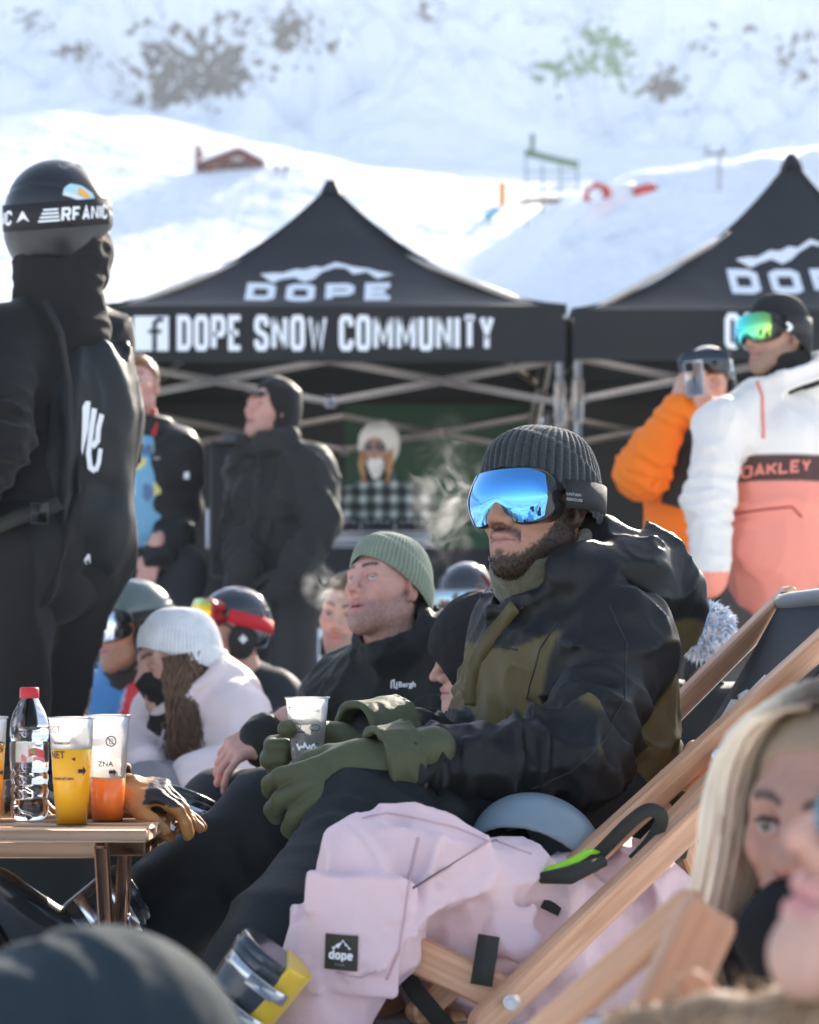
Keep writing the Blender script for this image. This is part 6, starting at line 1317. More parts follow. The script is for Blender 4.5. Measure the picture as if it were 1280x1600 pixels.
# ================================================================ things around the seats
W_BEECH = wood('beech_wood', (0.50, 0.25, 0.13), (0.66, 0.38, 0.22), (1, 0, 0)); W_TABLE = wood('oiled_pine', (0.64, 0.37, 0.22), (0.80, 0.53, 0.35), (1, 0, 0)); W_LEG = wood('dark_pine', (0.24, 0.11, 0.06), (0.36, 0.18, 0.10), (0, 0, 1))
W_RAIL = mat('beech_rail', (0.58, 0.31, 0.17), 0.5, bump=(40, 0.15), vary=(9, 0.16))
def rail_wood(d):
    d = nrm(d); m = bpy.data.materials.new('beech_rail'); m.use_nodes = True; t = m.node_tree; n = t.nodes; L = t.links; b = n['Principled BSDF']; tc = n.new('ShaderNodeTexCoord')
    dt = n.new('ShaderNodeVectorMath'); dt.operation = 'DOT_PRODUCT'; dt.inputs[1].default_value = tuple(d); L.new(tc.outputs['Object'], dt.inputs[0])
    s1 = n.new('ShaderNodeVectorMath'); s1.operation = 'SCALE'; s1.inputs[0].default_value = tuple(d); L.new(dt.outputs['Value'], s1.inputs['Scale'])
    s2 = n.new('ShaderNodeVectorMath'); s2.operation = 'SCALE'; s2.inputs['Scale'].default_value = -0.955; L.new(s1.outputs[0], s2.inputs[0])
    ad = n.new('ShaderNodeVectorMath'); ad.operation = 'ADD'; L.new(tc.outputs['Object'], ad.inputs[0]); L.new(s2.outputs[0], ad.inputs[1])
    nz = n.new('ShaderNodeTexNoise'); nz.inputs['Scale'].default_value = 75; nz.inputs['Detail'].default_value = 7; nz.inputs['Distortion'].default_value = 0.7; L.new(ad.outputs[0], nz.inputs['Vector'])
    cr = n.new('ShaderNodeValToRGB'); cr.color_ramp.elements[0].position = 0.32; cr.color_ramp.elements[1].position = 0.7; cr.color_ramp.elements[0].color = (0.46, 0.215, 0.105, 1); cr.color_ramp.elements[1].color = (0.68, 0.385, 0.22, 1); L.new(nz.outputs['Fac'], cr.inputs[0])
    n2 = n.new('ShaderNodeTexNoise'); n2.inputs['Scale'].default_value = 7; L.new(tc.outputs['Object'], n2.inputs['Vector']); mr = n.new('ShaderNodeMapRange'); mr.inputs['To Min'].default_value = 0.8; mr.inputs['To Max'].default_value = 1.15; L.new(n2.outputs['Fac'], mr.inputs['Value'])
    mx = n.new('ShaderNodeMix'); mx.data_type = 'RGBA'; mx.blend_type = 'MULTIPLY'; mx.inputs['Factor'].default_value = 1; L.new(cr.outputs[0], mx.inputs['A']); L.new(mr.outputs[0], mx.inputs['B']); L.new(mx.outputs['Result'], b.inputs['Base Color'])
    bp = n.new('ShaderNodeBump'); bp.inputs['Strength'].default_value = 0.25; bp.inputs['Distance'].default_value = 0.002; L.new(nz.outputs['Fac'], bp.inputs['Height']); L.new(bp.outputs[0], b.inputs['Normal']); b.inputs['Roughness'].default_value = 0.45
    return m
# ---- low folding table
zt = 0.272; T = empty('folding_table', (-0.75, 3.2, 0), 'low slatted wooden folding table with drinks on it', 'table')
xr, xl = -0.382, -1.12
for k in range(5):
    y0 = 3.0 + k * 0.085
    obj('slat', *box(((xl + xr) / 2, y0 + 0.0385, zt - 0.011), ((xr - xl) / 2, 0.0385, 0.011), None, 0.004), W_TABLE, T)
obj('apron', *box((-0.80, 3.045, zt - 0.0355), (0.34, 0.011, 0.0125), None, 0.002), W_TABLE, T)
obj('apron', *box((-0.80, 3.36, zt - 0.0355), (0.34, 0.011, 0.0125), None, 0.002), W_TABLE, T)
obj('cross_rail', *box((-0.425, 3.2, zt - 0.0355), (0.028, 0.13, 0.0125), None, 0.002), W_LEG, T)
for x, ya, yb in ((-0.456, 3.03, 3.12), (-0.434, 3.13, 3.04), (-1.05, 3.04, 3.36), (-1.028, 3.37, 3.03)):
    obj('leg', *bar((x, ya, zt - 0.024), (x, yb, 0.0), 0.019, 0.032, bev=0.003), W_LEG, T)
obj('leg_bolt', *pipe([(-0.424, 3.08, 0.13), (-0.420, 3.08, 0.13)], 0.007), M_steel, T)

# ---- plastic cups
def cup_material(name, tint, trans):
    m = bpy.data.materials.new(name); m.use_nodes = True; t = m.node_tree; n = t.nodes; L = t.links; n.clear()
    o = n.new('ShaderNodeOutputMaterial'); tr = n.new('ShaderNodeBsdfTranslucent'); df = n.new('ShaderNodeBsdfDiffuse'); gl = n.new('ShaderNodeBsdfGlossy'); tp = n.new('ShaderNodeBsdfTransparent')
    for x in (tr, df): x.inputs['Color'].default_value = (*tint, 1)
    gl.inputs['Roughness'].default_value = 0.2
    tc = n.new('ShaderNodeTexCoord'); nz = n.new('ShaderNodeTexNoise'); nz.inputs['Scale'].default_value = 60; L.new(tc.outputs['Object'], nz.inputs['Vector'])
    a = n.new('ShaderNodeMixShader'); a.inputs[0].default_value = 0.15; L.new(tr.outputs[0], a.inputs[1]); L.new(df.outputs[0], a.inputs[2])
    b = n.new('ShaderNodeMixShader'); mr = n.new('ShaderNodeMapRange'); mr.inputs['To Min'].default_value = trans - 0.08; mr.inputs['To Max'].default_value = trans + 0.08
    L.new(nz.outputs['Fac'], mr.inputs['Value']); L.new(mr.outputs[0], b.inputs[0]); L.new(a.outputs[0], b.inputs[1]); L.new(tp.outputs[0], b.inputs[2])
    fr = n.new('ShaderNodeFresnel'); fr.inputs[0].default_value = 1.4; c = n.new('ShaderNodeMixShader'); L.new(fr.outputs[0], c.inputs[0]); L.new(b.outputs[0], c.inputs[1]); L.new(gl.outputs[0], c.inputs[2]); L.new(c.outputs[0], o.inputs[0])
    MATS[name] = m; return m
M_cup = cup_material('frosted_cup', (0.96, 0.96, 0.95), 0.50)
def drink_material(name, col, cloudy):
    m = mat(name, col, 0.08, spec=0.5); b = m.node_tree.nodes['Principled BSDF']
    b.inputs['Subsurface Weight'].default_value = 1.0; b.inputs['Subsurface Radius'].default_value = tuple(0.004 + 0.05 * c for c in col); b.inputs['Subsurface Scale'].default_value = 1.0
    return m
M_beer = drink_material('beer', (0.96, 0.46, 0.02), 0.55); M_spritz = drink_material('cloudy_spritz', (0.92, 0.25, 0.05), 0.7)
M_ink = mat('black_ink', (0.02, 0.02, 0.02), 0.6)
def cup(name, label, base, h, rb, rt, fill=None, fill_mat=None, marks=(), tilt=None):
    T = empty(name, base, label, 'cup', 'plastic cups of drinks')
    z = np.linspace(0, h, 9); r = rb + (rt - rb) * z / h
    prof = ([(0.0005, 0.004), (rb * 0.9, 0.004), (rb * 0.96, 0.0)] if not fill else []) + [(rb + (rt - rb) * b / h, b) for b in (np.linspace(fill, h, 6) if fill else z[1:])] + [(rt + 0.0022, h), (rt + 0.0022, h + 0.003), (rt - 0.0006, h + 0.003)]
    obj('wall', *lathe(prof, base, 40), M_cup, T)
    if fill:
        rf = rb + (rt - rb) * fill / h
        obj('drink', *lathe([(0.0005, 0.003), (rb * 0.9, 0.003), (rb * 0.97, 0.0), (rb + (rf - rb) * 0.5, fill * 0.5), (rf, fill), (rf - 0.001, fill + 0.0002), (0.0005, fill)], base, 36), fill_mat, T)
        obj('foam', *lathe([(rf - 0.0012, fill + 0.0006), (rf - 0.0012, fill + 0.003), (rf - 0.008, fill + 0.0022)], base, 36), mat('drink_foam', (0.85, 0.72, 0.5), 0.6), T)
    for kind, arg, az, zz, sz in marks:
        if kind == 't': v2, f2 = font2(arg, sz, 0.0002)
        elif kind == 'no':
            a = [stroke2([(sz * math.cos(t), sz * math.sin(t)) for t in np.linspace(0, 2 * math.pi, 25)], sz * 0.22), stroke2([(-sz * 0.66, sz * 0.66), (sz * 0.66, -sz * 0.66)], sz * 0.2), stroke2([(-sz * .3, -sz * .5), (-sz * .3, sz * .45), (sz * .3, sz * .45), (sz * .3, -sz * .5), (-sz * .3, -sz * .5)], sz * 0.12)]
            v2 = np.concatenate([x[0] for x in a]); f2 = []; n0 = 0
            for x in a: f2 += [tuple(i + n0 for i in f) for f in x[1]]; n0 += len(x[0])
        elif kind == 'arrow': v2 = np.array([(0, .3), (.6, .3), (.6, 0), (1, .5), (.6, 1), (.6, .7), (0, .7)]) * sz; f2 = [(0, 1, 5, 6), (2, 3, 4)]; f2 = [(0, 1, 5, 6), (1, 2, 3), (1, 3, 5), (3, 4, 5)]
        elif kind == 'tri': v2 = np.array([(0, .5), (1, 0), (1, 1)]) * sz; f2 = [(0, 1, 2)]
        elif kind == 'wave': v2, f2 = stroke2([(i * sz / 14, 0.003 * math.sin(i * 2.3) + 0.002 * math.cos(i * 1.1)) for i in range(15)], 0.003)
        elif kind == 'ring': v2, f2 = stroke2([(sz * math.cos(t), sz * 0.55 * math.sin(t)) for t in np.linspace(0, 2 * math.pi, 25)], sz * 0.12)
        rr = rb + (rt - rb) * (zz + v2[:, 1]) / h + 0.0007; th = math.radians(az) + v2[:, 0] / rr
        obj('print', np.stack([base[0] + rr * np.sin(th), base[1] - rr * np.cos(th), base[2] + zz + v2[:, 1]], 1), f2, M_ink if kind != 'wave' else M_white, T, smooth=False)
    return T
cup('plastic_cup', 'frosted cup of clear golden beer, front one beside the water bottle', (*P(112, 0, 3.06)[:2], zt), 0.158, 0.0235, 0.0335, 0.113, M_beer,
    (('t', 'ECT', -62, 0.138, 0.010), ('t', 'NET', -62, 0.100, 0.011), ('tri', 0, 8, 0.096, 0.006), ('arrow', 0, 28, 0.074, 0.014), ('t', 'PLEASE RETURN', -55, 0.068, 0.0035), ('t', 'REUSABLE CUP', -45, 0.121, 0.003)))
cup('plastic_cup', 'frosted cup half full of cloudy orange drink, beside the tan gloves', (*P(168, 0, 3.13)[:2], zt), 0.160, 0.0235, 0.0335, 0.066, M_spritz, (('no', 0, 18, 0.123, 0.0075), ('arrow', 0, 12, 0.070, 0.012), ('t', 'ZNA', -20, 0.085, 0.008)))
cup('plastic_cup', 'frosted cup of golden beer cut by the left edge of the picture', (*P(-24, 0, 3.10)[:2], zt), 0.158, 0.0235, 0.0335, 0.120, M_beer, (('no', 0, 60, 0.115, 0.0075), ('arrow', 0, 60, 0.07, 0.012)))
cb = P(480, 1195, 3.285)
cup('plastic_cup', 'frosted empty cup held in both olive gloves', cb, 0.106, 0.0245, 0.0345, None, None, (('t', 'T', -58, 0.085, 0.008), ('t', 'T', -58, 0.050, 0.008), ('ring', 0, 28, 0.060, 0.009), ('ring', 0, -32, 0.062, 0.009), ('t', '|||', 30, 0.030, 0.006), ('tri', 0, -40, 0.036, 0.004), ('wave', 0, -35, 0.030, 0.035), ('t', 'REUSABLE', -40, 0.052, 0.003), ('t', 'OTL', 22, 0.085, 0.004)))

# ---- water bottle
bb = np.array([*P(46, 0, 3.16)[:2], zt]); T = empty('water_bottle', bb, 'clear plastic water bottle with red screw cap on the table', 'bottle')
M_pet = mat('clear_plastic', (0.98, 0.99, 1.0), 0.02, trans=1.0, ior=1.12); M_water = mat('water', (0.96, 0.98, 0.99), 0.0, trans=1.0, ior=1.28)
pr = [(0.0005, 0.006), (0.012, 0.004), (0.022, 0.0), (0.0275, 0.006), (0.0295, 0.016)]
for z in np.linspace(0.02, 0.125, 36): pr.append((0.0292 - 0.0016 * (0.5 - 0.5 * math.cos(z * 2 * math.pi / 0.0215)) * (z < 0.075 or z > 0.118), z))
pr += [(0.0298, 0.128), (0.0298, 0.142), (0.0285, 0.152), (0.0245, 0.166), (0.0185, 0.178), (0.0135, 0.187), (0.0125, 0.193)]
obj('bottle_wall', *lathe(pr, bb, 40), M_pet, T)
wp = [(max(r - 0.0012, 0.0004), z + 0.001) for r, z in pr if z < 0.146]; wp += [(0.0004, wp[-1][1])]
obj('water', *lathe(wp, bb, 36), M_water, T)
cp = [(0.0004, 0.2045), (0.0125, 0.2045), (0.0145, 0.2025), (0.0148, 0.189), (0.0148, 0.1875), (0.0004, 0.1875)]
v, f = lathe(cp, bb, 48); d = v - bb; rr = np.hypot(d[:, 0], d[:, 1]); rib = 1 + 0.02 * (np.arange(len(v)) % 2) * (rr > 0.014); v[:, :2] = bb[:2] + d[:, :2] * rib[:, None]
obj('cap', v, f, mat('red_cap', (0.55, 0.02, 0.025), 0.35), T)
def wrap(az0, az1, z0, z1, r, nm, m, shape=None):
    n = 24
    def fn(u, w_):
        th = np.radians(lerp(az0, az1, u)); zz = lerp(z0, z1, w_) + (0 if shape is None else shape(u, w_))
        return np.stack([bb[0] + r * np.sin(th), bb[1] - r * np.cos(th), bb[2] + zz], 1)
    return obj(nm, *gridsurf(fn, n, 8), m, T)
lb = wrap(-100, 230, 0.088, 0.120, 0.0299, 'label', cup_material('label_film', (0.80, 0.86, 0.86), 0.62))
for a0, a1, z0, z1, c in ((-15, 5, 0.100, 0.119, (0.85, 0.80, 0.82)), (8, 60, 0.098, 0.110, (0.65, 0.12, 0.16)), (14, 26, 0.103, 0.110, (0.15, 0.45, 0.12)), (20, 62, 0.091, 0.097, (0.75, 0.30, 0.34)), (-82, -70, 0.098, 0.114, (0.65, 0.08, 0.1)), (-14, 2, 0.090, 0.10, (0.72, 0.25, 0.28))):
    wrap(a0, a1, z0, z1, 0.0302, 'label_print', mat('label_%d_%d' % (a0, a1), c, 0.5), lambda u, w_: 0.002 * np.sin(5 * u))
v2, f2 = font2('ner', 0.006, 0.0002); th = math.radians(28) + v2[:, 0] / 0.0302
obj('label_print', np.stack([bb[0] + 0.0302 * np.sin(th), bb[1] - 0.0302 * np.cos(th), bb[2] + 0.113 + v2[:, 1]], 1), f2, M_ink, T, smooth=False)

# ---- tan leather work gloves on the table end
def leather_glove(label, c, M, s, curl, thumb):
    f = DISP(local(hand_field(curl, (11, 3, -6, -15), thumb, 0.0035), c, M, s), folds(38, 0.004, 3))
    f = U(0.012, f, DISP(tube(to_world([0, -0.075, 0], c, M, s), to_world([0, 0.01, 0], c, M, s), 0.050, 0.042, 0.006), folds(30, 0.005, 7)))
    lo, hi = bounds([to_world([x, y, z], c, M, s) for x in (-0.09, 0.1) for y in (-0.09, 0.2) for z in (-0.13, 0.06)], 0.03)
    V, Fq = mesh_field(f, lo, hi, 0.0036); q = to_local(V, c, M, s)
    blk = ((q[:, 1] > 0.062) & (q[:, 2] > -0.006) & (np.abs(q[:, 0]) < 0.06)) | ((q[:, 1] > 0.12) & (q[:, 0] < 0.0))
    cl = np.where(blk[:, None], (0.015, 0.014, 0.013), np.array((0.42, 0.19, 0.055)) * (0.8 + 0.4 * vnoise(V, 40, 2))[:, None])
    T = empty('leather_glove', c, label, 'glove', 'tan leather work gloves')
    obj('glove_shell', V, Fq, mat('glove_leather', attr=True, rough=0.5, bump=(120, 0.4)), T, col=cl)
    a, b_ = to_world([-0.035, 0.004, 0.02], c, M, s), to_world([0.035, 0.004, 0.02], c, M, s)
    obj('wrist_strap', *strap([lerp(a, b_, t) + M[:, 2] * 0.022 * math.sin(math.pi * t) for t in np.linspace(0, 1, 9)], M[:, 2], 0.018, 0.003), M_blackmatte, T)
leather_glove('tan and black leather glove drooping over the table end', P(186, 1232, 3.2), hand_frame(V3(1, -0.1, -0.10), V3(0.1, -0.35, 1)), 0.80, ((25, 30, 20), (34, 34, 25), (44, 36, 26), (50, 40, 26)), ((0.5, 0.8, -0.3), 20))
leather_glove('tan leather glove lying flat under the drooping one', P(172, 1258, 3.25), hand_frame(V3(1, 0.25, -0.02), V3(0, -0.2, 1)), 0.80, ((12, 15, 10), (14, 18, 12), (16, 20, 12), (18, 20, 12)), ((0.5, 0.8, -0.3), 20))
leather_glove('tan leather glove behind the water bottle at the left edge', P(-40, 1245, 3.28), hand_frame(V3(1, 0.15, 0.02), V3(0, -0.5, 0.9)), 0.8, ((20, 25, 20), (24, 28, 20), (26, 30, 22), (30, 30, 22)), ((0.5, 0.8, -0.3), 20))

# ---- deckchairs
M_canvas = mat('slate_canvas', (0.028, 0.036, 0.044), 0.7, bump=(40, 0.3), vary=(8, 0.15), weave=(300, 0.3), spec=0.3)
def rail(T, a, b, up=(0, 0, 1), w_=0.026, h=0.040, name='side_rail', ends=True):
    a, b = np.asarray(a, float), np.asarray(b, float); M = frame(b - a, up)
    L_ = np.linalg.norm(b - a); pr = []
    for k in range(9):
        t = math.pi / 2 + math.pi * k / 8; pr.append((-L_ / 2 + h / 2 + math.cos(t) * h / 2, math.sin(t) * h / 2))
    for k in range(9):
        t = -math.pi / 2 + math.pi * k / 8; pr.append((L_ / 2 - h / 2 + math.cos(t) * h / 2, math.sin(t) * h / 2))
    n = len(pr); c = (a + b) / 2; V = []
    for x, ins in ((-w_ / 2, 0.004), (-w_ / 2 + 0.004, 0), (w_ / 2 - 0.004, 0), (w_ / 2, 0.004)):
        for (y, z) in pr:
            yy = y * (1 - ins / (L_ / 2)); zz = z * (1 - 2 * ins / h); V.append(c + M @ np.array([x, yy, zz]))
    Fs = [tuple(range(n)), tuple(3 * n + i for i in range(n))[::-1]]
    for r in range(3): Fs += [(r * n + i, (r + 1) * n + i, (r + 1) * n + (i + 1) % n, r * n + (i + 1) % n) for i in range(n)]
    return obj(name, np.array(V), Fs, rail_wood(b - a), T, smooth=False)
def bolt(T, p, n=(0, -1, 0), r=0.008):
    n = nrm(n); M = frame(np.cross(n, (0.1, 0.2, 1)), n)
    obj('bolt', *lathe([(0.0005, 0.004), (r * 0.5, 0.004), (r * 0.55, 0.0015), (r * 0.7, 0.0015), (r * 0.8, 0.004), (r, 0.003), (r, -0.002)], p, 16, M), M_steel, T)
# chair of the man in the middle
T = empty('deckchair', (0.45, 3.5, 0), 'wooden deckchair with slate canvas and white emblem, under the man in goggles', 'deckchair', 'wooden deckchairs')
n0, n1 = P(940, 1320, 3.05), P(1290, 1000, 3.35); dn_ = nrm(n1 - n0); f1_, f0_ = P(1232, 932, 3.95), P(1000, 1165, 3.65); df_ = nrm(f1_ - f0_)
nA, nB = n0 - dn_ * (n0[2] - 0.02) / dn_[2], n1 + dn_ * 0.20; fA, fB = f0_ - df_ * (f0_[2] - 0.02) / df_[2], f1_ + df_ * 0.02
upv = nrm(np.cross(np.cross(dn_, (0, 0, 1)), dn_))
rail(T, nA, nB, upv); rail(T, fA, fB, upv)
bolt(T, P(1112, 1181, 3.165) + V3(0.006, -0.018, 0), (0.45, -0.85, 0.1), 0.011)
obj('top_bar', *pipe([fB - df_ * 0.05, nB - dn_ * 0.05], 0.014, 12), W_RAIL, T)
obj('foot_bar', *pipe([lerp(fA, fB, .06), lerp(nA, nB, .06)], 0.014, 12), W_RAIL, T)
for t in (0.46, 0.52): obj('stretcher', *pipe([lerp(fA, fB, t) - upv * 0.03, lerp(nA, nB, t) - upv * 0.03], 0.014, 12), W_RAIL, T)
# crossing seat frame: low at the back, high at the knees
hdir = nrm((dn_[0], dn_[1], 0)); wdir = nrm((nB - fB) * (1, 1, 0))
for o_, sgn in ((lerp(nA, nB, .55), -1), (lerp(fA, fB, .55), 1)):
    b0 = o_ + wdir * sgn * 0.034; back = b0 + hdir * 0.18; back = np.array([back[0], back[1], 0.02]); fr_ = b0 - hdir * 0.42 + V3(0, 0, 0.02); fr_[2] = 0.22
    rail(T, back, b0 + V3(0, 0, 0.02), (0, 0, 1), 0.026, 0.045, 'prop_leg')
rail(T, P(1002, 1347, 3.02), P(1175, 1165, 3.2), upv, 0.026, 0.045, 'seat_rail')
def canv(u, v):
    a = fB[None] * (1 - u[:, None]) + nB[None] * u[:, None]; b_ = lerp(fA, fB, .12)[None] * (1 - u[:, None]) + lerp(nA, nB, .12)[None] * u[:, None]
    a = a - dn_ * 0.05
    q = a * (1 - v[:, None]) + b_ * v[:, None]
    ins = (0.5 - u)[:, None] * 0.10
    return q + (nB - fB)[None] * ins + V3(0, 0, -1) * (0.13 * np.sin(np.pi * v))[:, None] + V3(0, 0, 0.012) * (np.abs(u - 0.5) * 2)[:, None] + upv * 0.012 * np.cos(v * 60)[:, None] * (v < 0.02)[:, None]
cvv, cff = gridsurf(canv, 30, 50); obj('canvas', *join((cvv, cff), (cvv - upv * 0.003, cff[:, ::-1])), M_canvas, T)
obj('canvas_hem', *pipe([lerp(fB, nB, t) - dn_ * 0.05 + V3(0, 0, 0.002) for t in np.linspace(0.06, 0.94, 9)], 0.019, 12), mat('hem_canvas', (0.30, 0.31, 0.32), 0.7, bump=(60, 0.3)), T)
cvb = bvh_of(cvv, cff); wv_ = nrm(nB - fB); cn = np.cross(wv_, df_)
def canvas_print(V2, Fs, org, nm):
    V_, F_ = densify(lay(V2, org, wv_, df_), Fs, 2); obj(nm, project(V_, -cn, cvb, 0.0035, 0.4), F_, M_white, T)
def on_canvas(px, py):
    h_ = cvb.ray_cast(Vector((0, 0, CAMZ)), Vector(nrm(P(px, py, 3) - V3(0, 0, CAMZ)))); return np.array(h_[0]) if h_[0] is not None else f1_ - df_ * 0.3 + wv_ * 0.1
mv, mf = mountain2(0.34, 0.12, 0.03); canvas_print(mv, mf, on_canvas(1152, 1092), 'canvas_emblem')
for ch, V2, Fs in text2('DOPE', 0.085, 0.075, 0.022, 0.015)[0]: canvas_print(V2, Fs, on_canvas(1114, 1146), 'canvas_letter')
# front chair that carries the pink trousers
T = empty('deckchair', (0.2, 2.95, 0), 'nearer wooden deckchair with pink snow trousers thrown over it', 'deckchair', 'wooden deckchairs')
c0, c1 = P(740, 1615, 2.72), P(1087, 1280, 2.98); dc = nrm(c1 - c0); cA, cB = c0 - dc * max(0, (c0[2] - 0.02) / dc[2]), c1 + dc * 0.42
upc = nrm(np.cross(np.cross(dc, (0, 0, 1)), dc)); off = V3(0.10, 0.50, 0)
rail(T, cA, cB, upc, 0.026, 0.043); rail(T, cA + off, cB + off, upc, 0.026, 0.043)
bp_ = P(796, 1562, 2.745); bolt(T, bp_ + V3(0.0, -0.022, 0), (0, -1, 0.1), 0.010)
d1 = P(548, 1448, 2.80); rail(T, bp_ + V3(0.02, 0.032, -0.012), d1 + V3(0, 0.032, 0), (0, 0, 1), 0.028, 0.050, 'seat_rail'); rail(T, bp_ + off + V3(0.02, -0.032, -0.012), d1 + off + V3(0, -0.032, 0), (0, 0, 1), 0.028, 0.050, 'seat_rail')
obj('front_bar', *pipe([d1 + V3(0.03, 0.02, 0.01), d1 + off + V3(0.03, -0.02, 0.01)], 0.014, 12), W_RAIL, T)
obj('top_bar', *pipe([cB - dc * 0.05, cB + off - dc * 0.05], 0.014, 12), W_RAIL, T); obj('foot_bar', *pipe([cA + dc * 0.07, cA + off + dc * 0.07], 0.013, 12), W_RAIL, T)
def canv2(u, v):
    a = (cB - dc * 0.05)[None] * (1 - u[:, None]) + (cB - dc * 0.05 + off)[None] * u[:, None]; b_ = d1[None] * (1 - u[:, None]) + (d1 + off)[None] * u[:, None]
    q = a * (1 - v[:, None]) + b_ * v[:, None]; ins = (0.5 - u)[:, None] * 0.16
    return q + off[None] * ins + V3(0, 0, -1) * (0.30 * np.sin(np.pi * v) ** 1.0 * np.interp(v, [0, 0.5, 1], [1, 1, 1]))[:, None]
cv2, cf2 = gridsurf(canv2, 16, 40); obj('canvas', *join((cv2, cf2), (cv2 - V3(0, 0, 0.003), cf2[:, ::-1])), M_canvas, T)
for k, (a, b_) in enumerate(((P(560, 1590, 2.98), P(660, 1530, 3.05)), (P(600, 1530, 3.1), P(720, 1610, 2.9)))): rail(T, a, b_, (0, 0, 1), 0.03, 0.045, 'foot_rail')

# ---- pink snow trousers
T = empty('snow_trousers', P(700, 1400, 2.9), 'pale pink snow trousers with dark patch, draped over the nearer deckchair', 'trousers')
leg1 = chain([P(985, 1385, 3.14), P(890, 1412, 3.06), P(780, 1392, 2.96), P(650, 1362, 2.87), P(595, 1376, 2.84)], [0.045, 0.050, 0.062, 0.072, 0.072], 0.04)
shin = U(0.05, ecap(P(585, 1372, 2.84), P(572, 1468, 2.80), 0.066, 0.066, (1, 0, 0), 1.12), ecap(P(572, 1468, 2.80), P(500, 1585, 2.78), 0.066, 0.058, (1, 0, 0), 1.1), ecap(P(500, 1585, 2.78), P(478, 1680, 2.78), 0.058, 0.062, (1, 0, 0), 1.15))
leg2 = chain([P(985, 1420, 3.10), P(860, 1462, 2.98), P(730, 1470, 2.93), P(660, 1482, 2.98)], [0.05, 0.052, 0.058, 0.05], 0.04)
dr = chain([P(985, 1372, 3.12), P(1040, 1400, 3.1), P(1065, 1450, 3.08), P(1010, 1540, 3.05)], [0.045, 0.045, 0.05, 0.05], 0.04)
low = chain([P(690, 1520, 2.96), P(780, 1560, 2.98), P(900, 1530, 2.98)], [0.045, 0.05, 0.06], 0.04)
pf = U(0.045, leg1, shin, leg2, dr, low)
pock = U(0.006, rbox(P(568, 1462, 2.742), (0.058, 0.014, 0.075), 0.008, frame((0.06, 1, 0), (0.14, 0, 1))), rbox(P(556, 1401, 2.742), (0.062, 0.018, 0.028), 0.006, frame((0.06, 1, 0), (0.10, 0, 1))))
pf = U(0.010, pf, rbox(P(810, 1452, 2.862), (0.04, 0.012, 0.035), 0.01, frame((0.1, 1, -0.4), (0.2, 0, 1))))
smoothp = DISP(pf, ADD(folds(8, 0.028, 31, (1, 1, 1.1), 2.2), folds(14, 0.011, 36, (1, 1, 0.8), 2.5), folds(26, 0.005, 37, (1, 1, 0.7), 3),
     crease([P(690, 1310, 2.80), P(668, 1380, 2.77), P(655, 1440, 2.77)], 0.016, 0.016), crease([P(640, 1340, 2.78), P(628, 1430, 2.75)], 0.018, -0.012),
     crease([P(720, 1340, 2.8), P(728, 1400, 2.8)], 0.018, -0.020), crease([P(880, 1400, 2.84), P(800, 1425, 2.84), P(690, 1440, 2.84)], 0.016, -0.030), crease([P(900, 1370, 2.85), P(820, 1352, 2.85)], 0.014, 0.018), crease([P(910, 1425, 2.86), P(850, 1440, 2.86)], 0.014, -0.02),
     crease([P(500, 1500, 2.74), P(540, 1560, 2.73), P(580, 1570, 2.73)], 0.018, -0.022)))
pf = U(0.008, smoothp, DISP(pock, folds(14, 0.012, 33)))
lo, hi = bounds([P(430, 1650, 2.7), P(1100, 1290, 3.05)], 0.09); V, Fq = mesh_field(pf, lo, hi, 0.0056, 0.02)
M_pink = mat('pink_cloth', (0.74, 0.53, 0.53), 0.62, bump=(70, 0.3), vary=(10, 0.07), weave=(420, 0.15), crumple=(10, 0.6), sheen=0.1, spec=0.3)
pt = obj('trouser_cloth', V, Fq, M_pink, T); pb = bvh_of(V, Fq)
for sm in ([(655, 1330), (640, 1390), (632, 1450), (622, 1510), (600, 1560)], [(560, 1300), (600, 1292), (650, 1300), (720, 1318), (800, 1350), (860, 1372)], [(520, 1540), (560, 1548), (590, 1535)]):
    q_ = np.array([lerp(P(*sm[i], 2.6), P(*sm[i + 1], 2.6), t) for i in range(len(sm) - 1) for t in np.linspace(0, 1, 10, endpoint=False)]); obj('seam', *pipe(list(project(q_, V3(0, 1, 0), pb, 0.0, 0.3)), 0.0022, 5), mat('pink_seam', (0.56, 0.37, 0.38), 0.7), T)
M_patch = mat('dark_patch', (0.035, 0.028, 0.018), 0.6, bump=(200, 0.3))
r_, u_ = nrm(V3(1, 0, -0.05)), nrm(V3(0.03, 0, 1)); o0 = P(506, 1517, 2.70)
v2 = np.array([(0, 0), (0.044, 0), (0.044, 0.047), (0, 0.047)]); V_, F_ = densify(lay(v2, o0, r_, u_), [(0, 1, 2, 3)], 3); patch = obj('patch', project(V_, V3(0, 1, 0), pb, 0.0035, 0.1), F_, M_patch, T)
mv, mf = mountain2(0.026, 0.012, 0.004); V_, F_ = densify(lay(mv + np.array([0.009, 0.029]), o0, r_, u_), mf, 1); obj('patch_emblem', project(V_, V3(0, 1, 0), pb, 0.0050, 0.1), F_, M_white, patch)
for ch, q2, Fs in text2('dope', 0.0135, 0.0075, 0.0028, 0.0007)[0]: V_, F_ = densify(lay(q2 + np.array([0.0055, 0.014]), o0, r_, u_), Fs, 1); obj('patch_letter', project(V_, V3(0, 1, 0), pb, 0.0050, 0.1), F_, M_white, patch)
v2, f2 = font2('COOKIE', 0.0026); obj('patch_letter', project(lay(v2 + np.array([0.0135, 0.006]), o0, r_, u_), V3(0, 1, 0), pb, 0.0050, 0.1), f2, mat('grey_print'), patch, smooth=False)
def drape_strap(pts, wdt, nm='strap', tgt=pb, lift=0.004, nrmv=(0, -1, 0.25), par=None):
    obj(nm, *strap(pts, nrmv, wdt, 0.003), M_web, par or T)
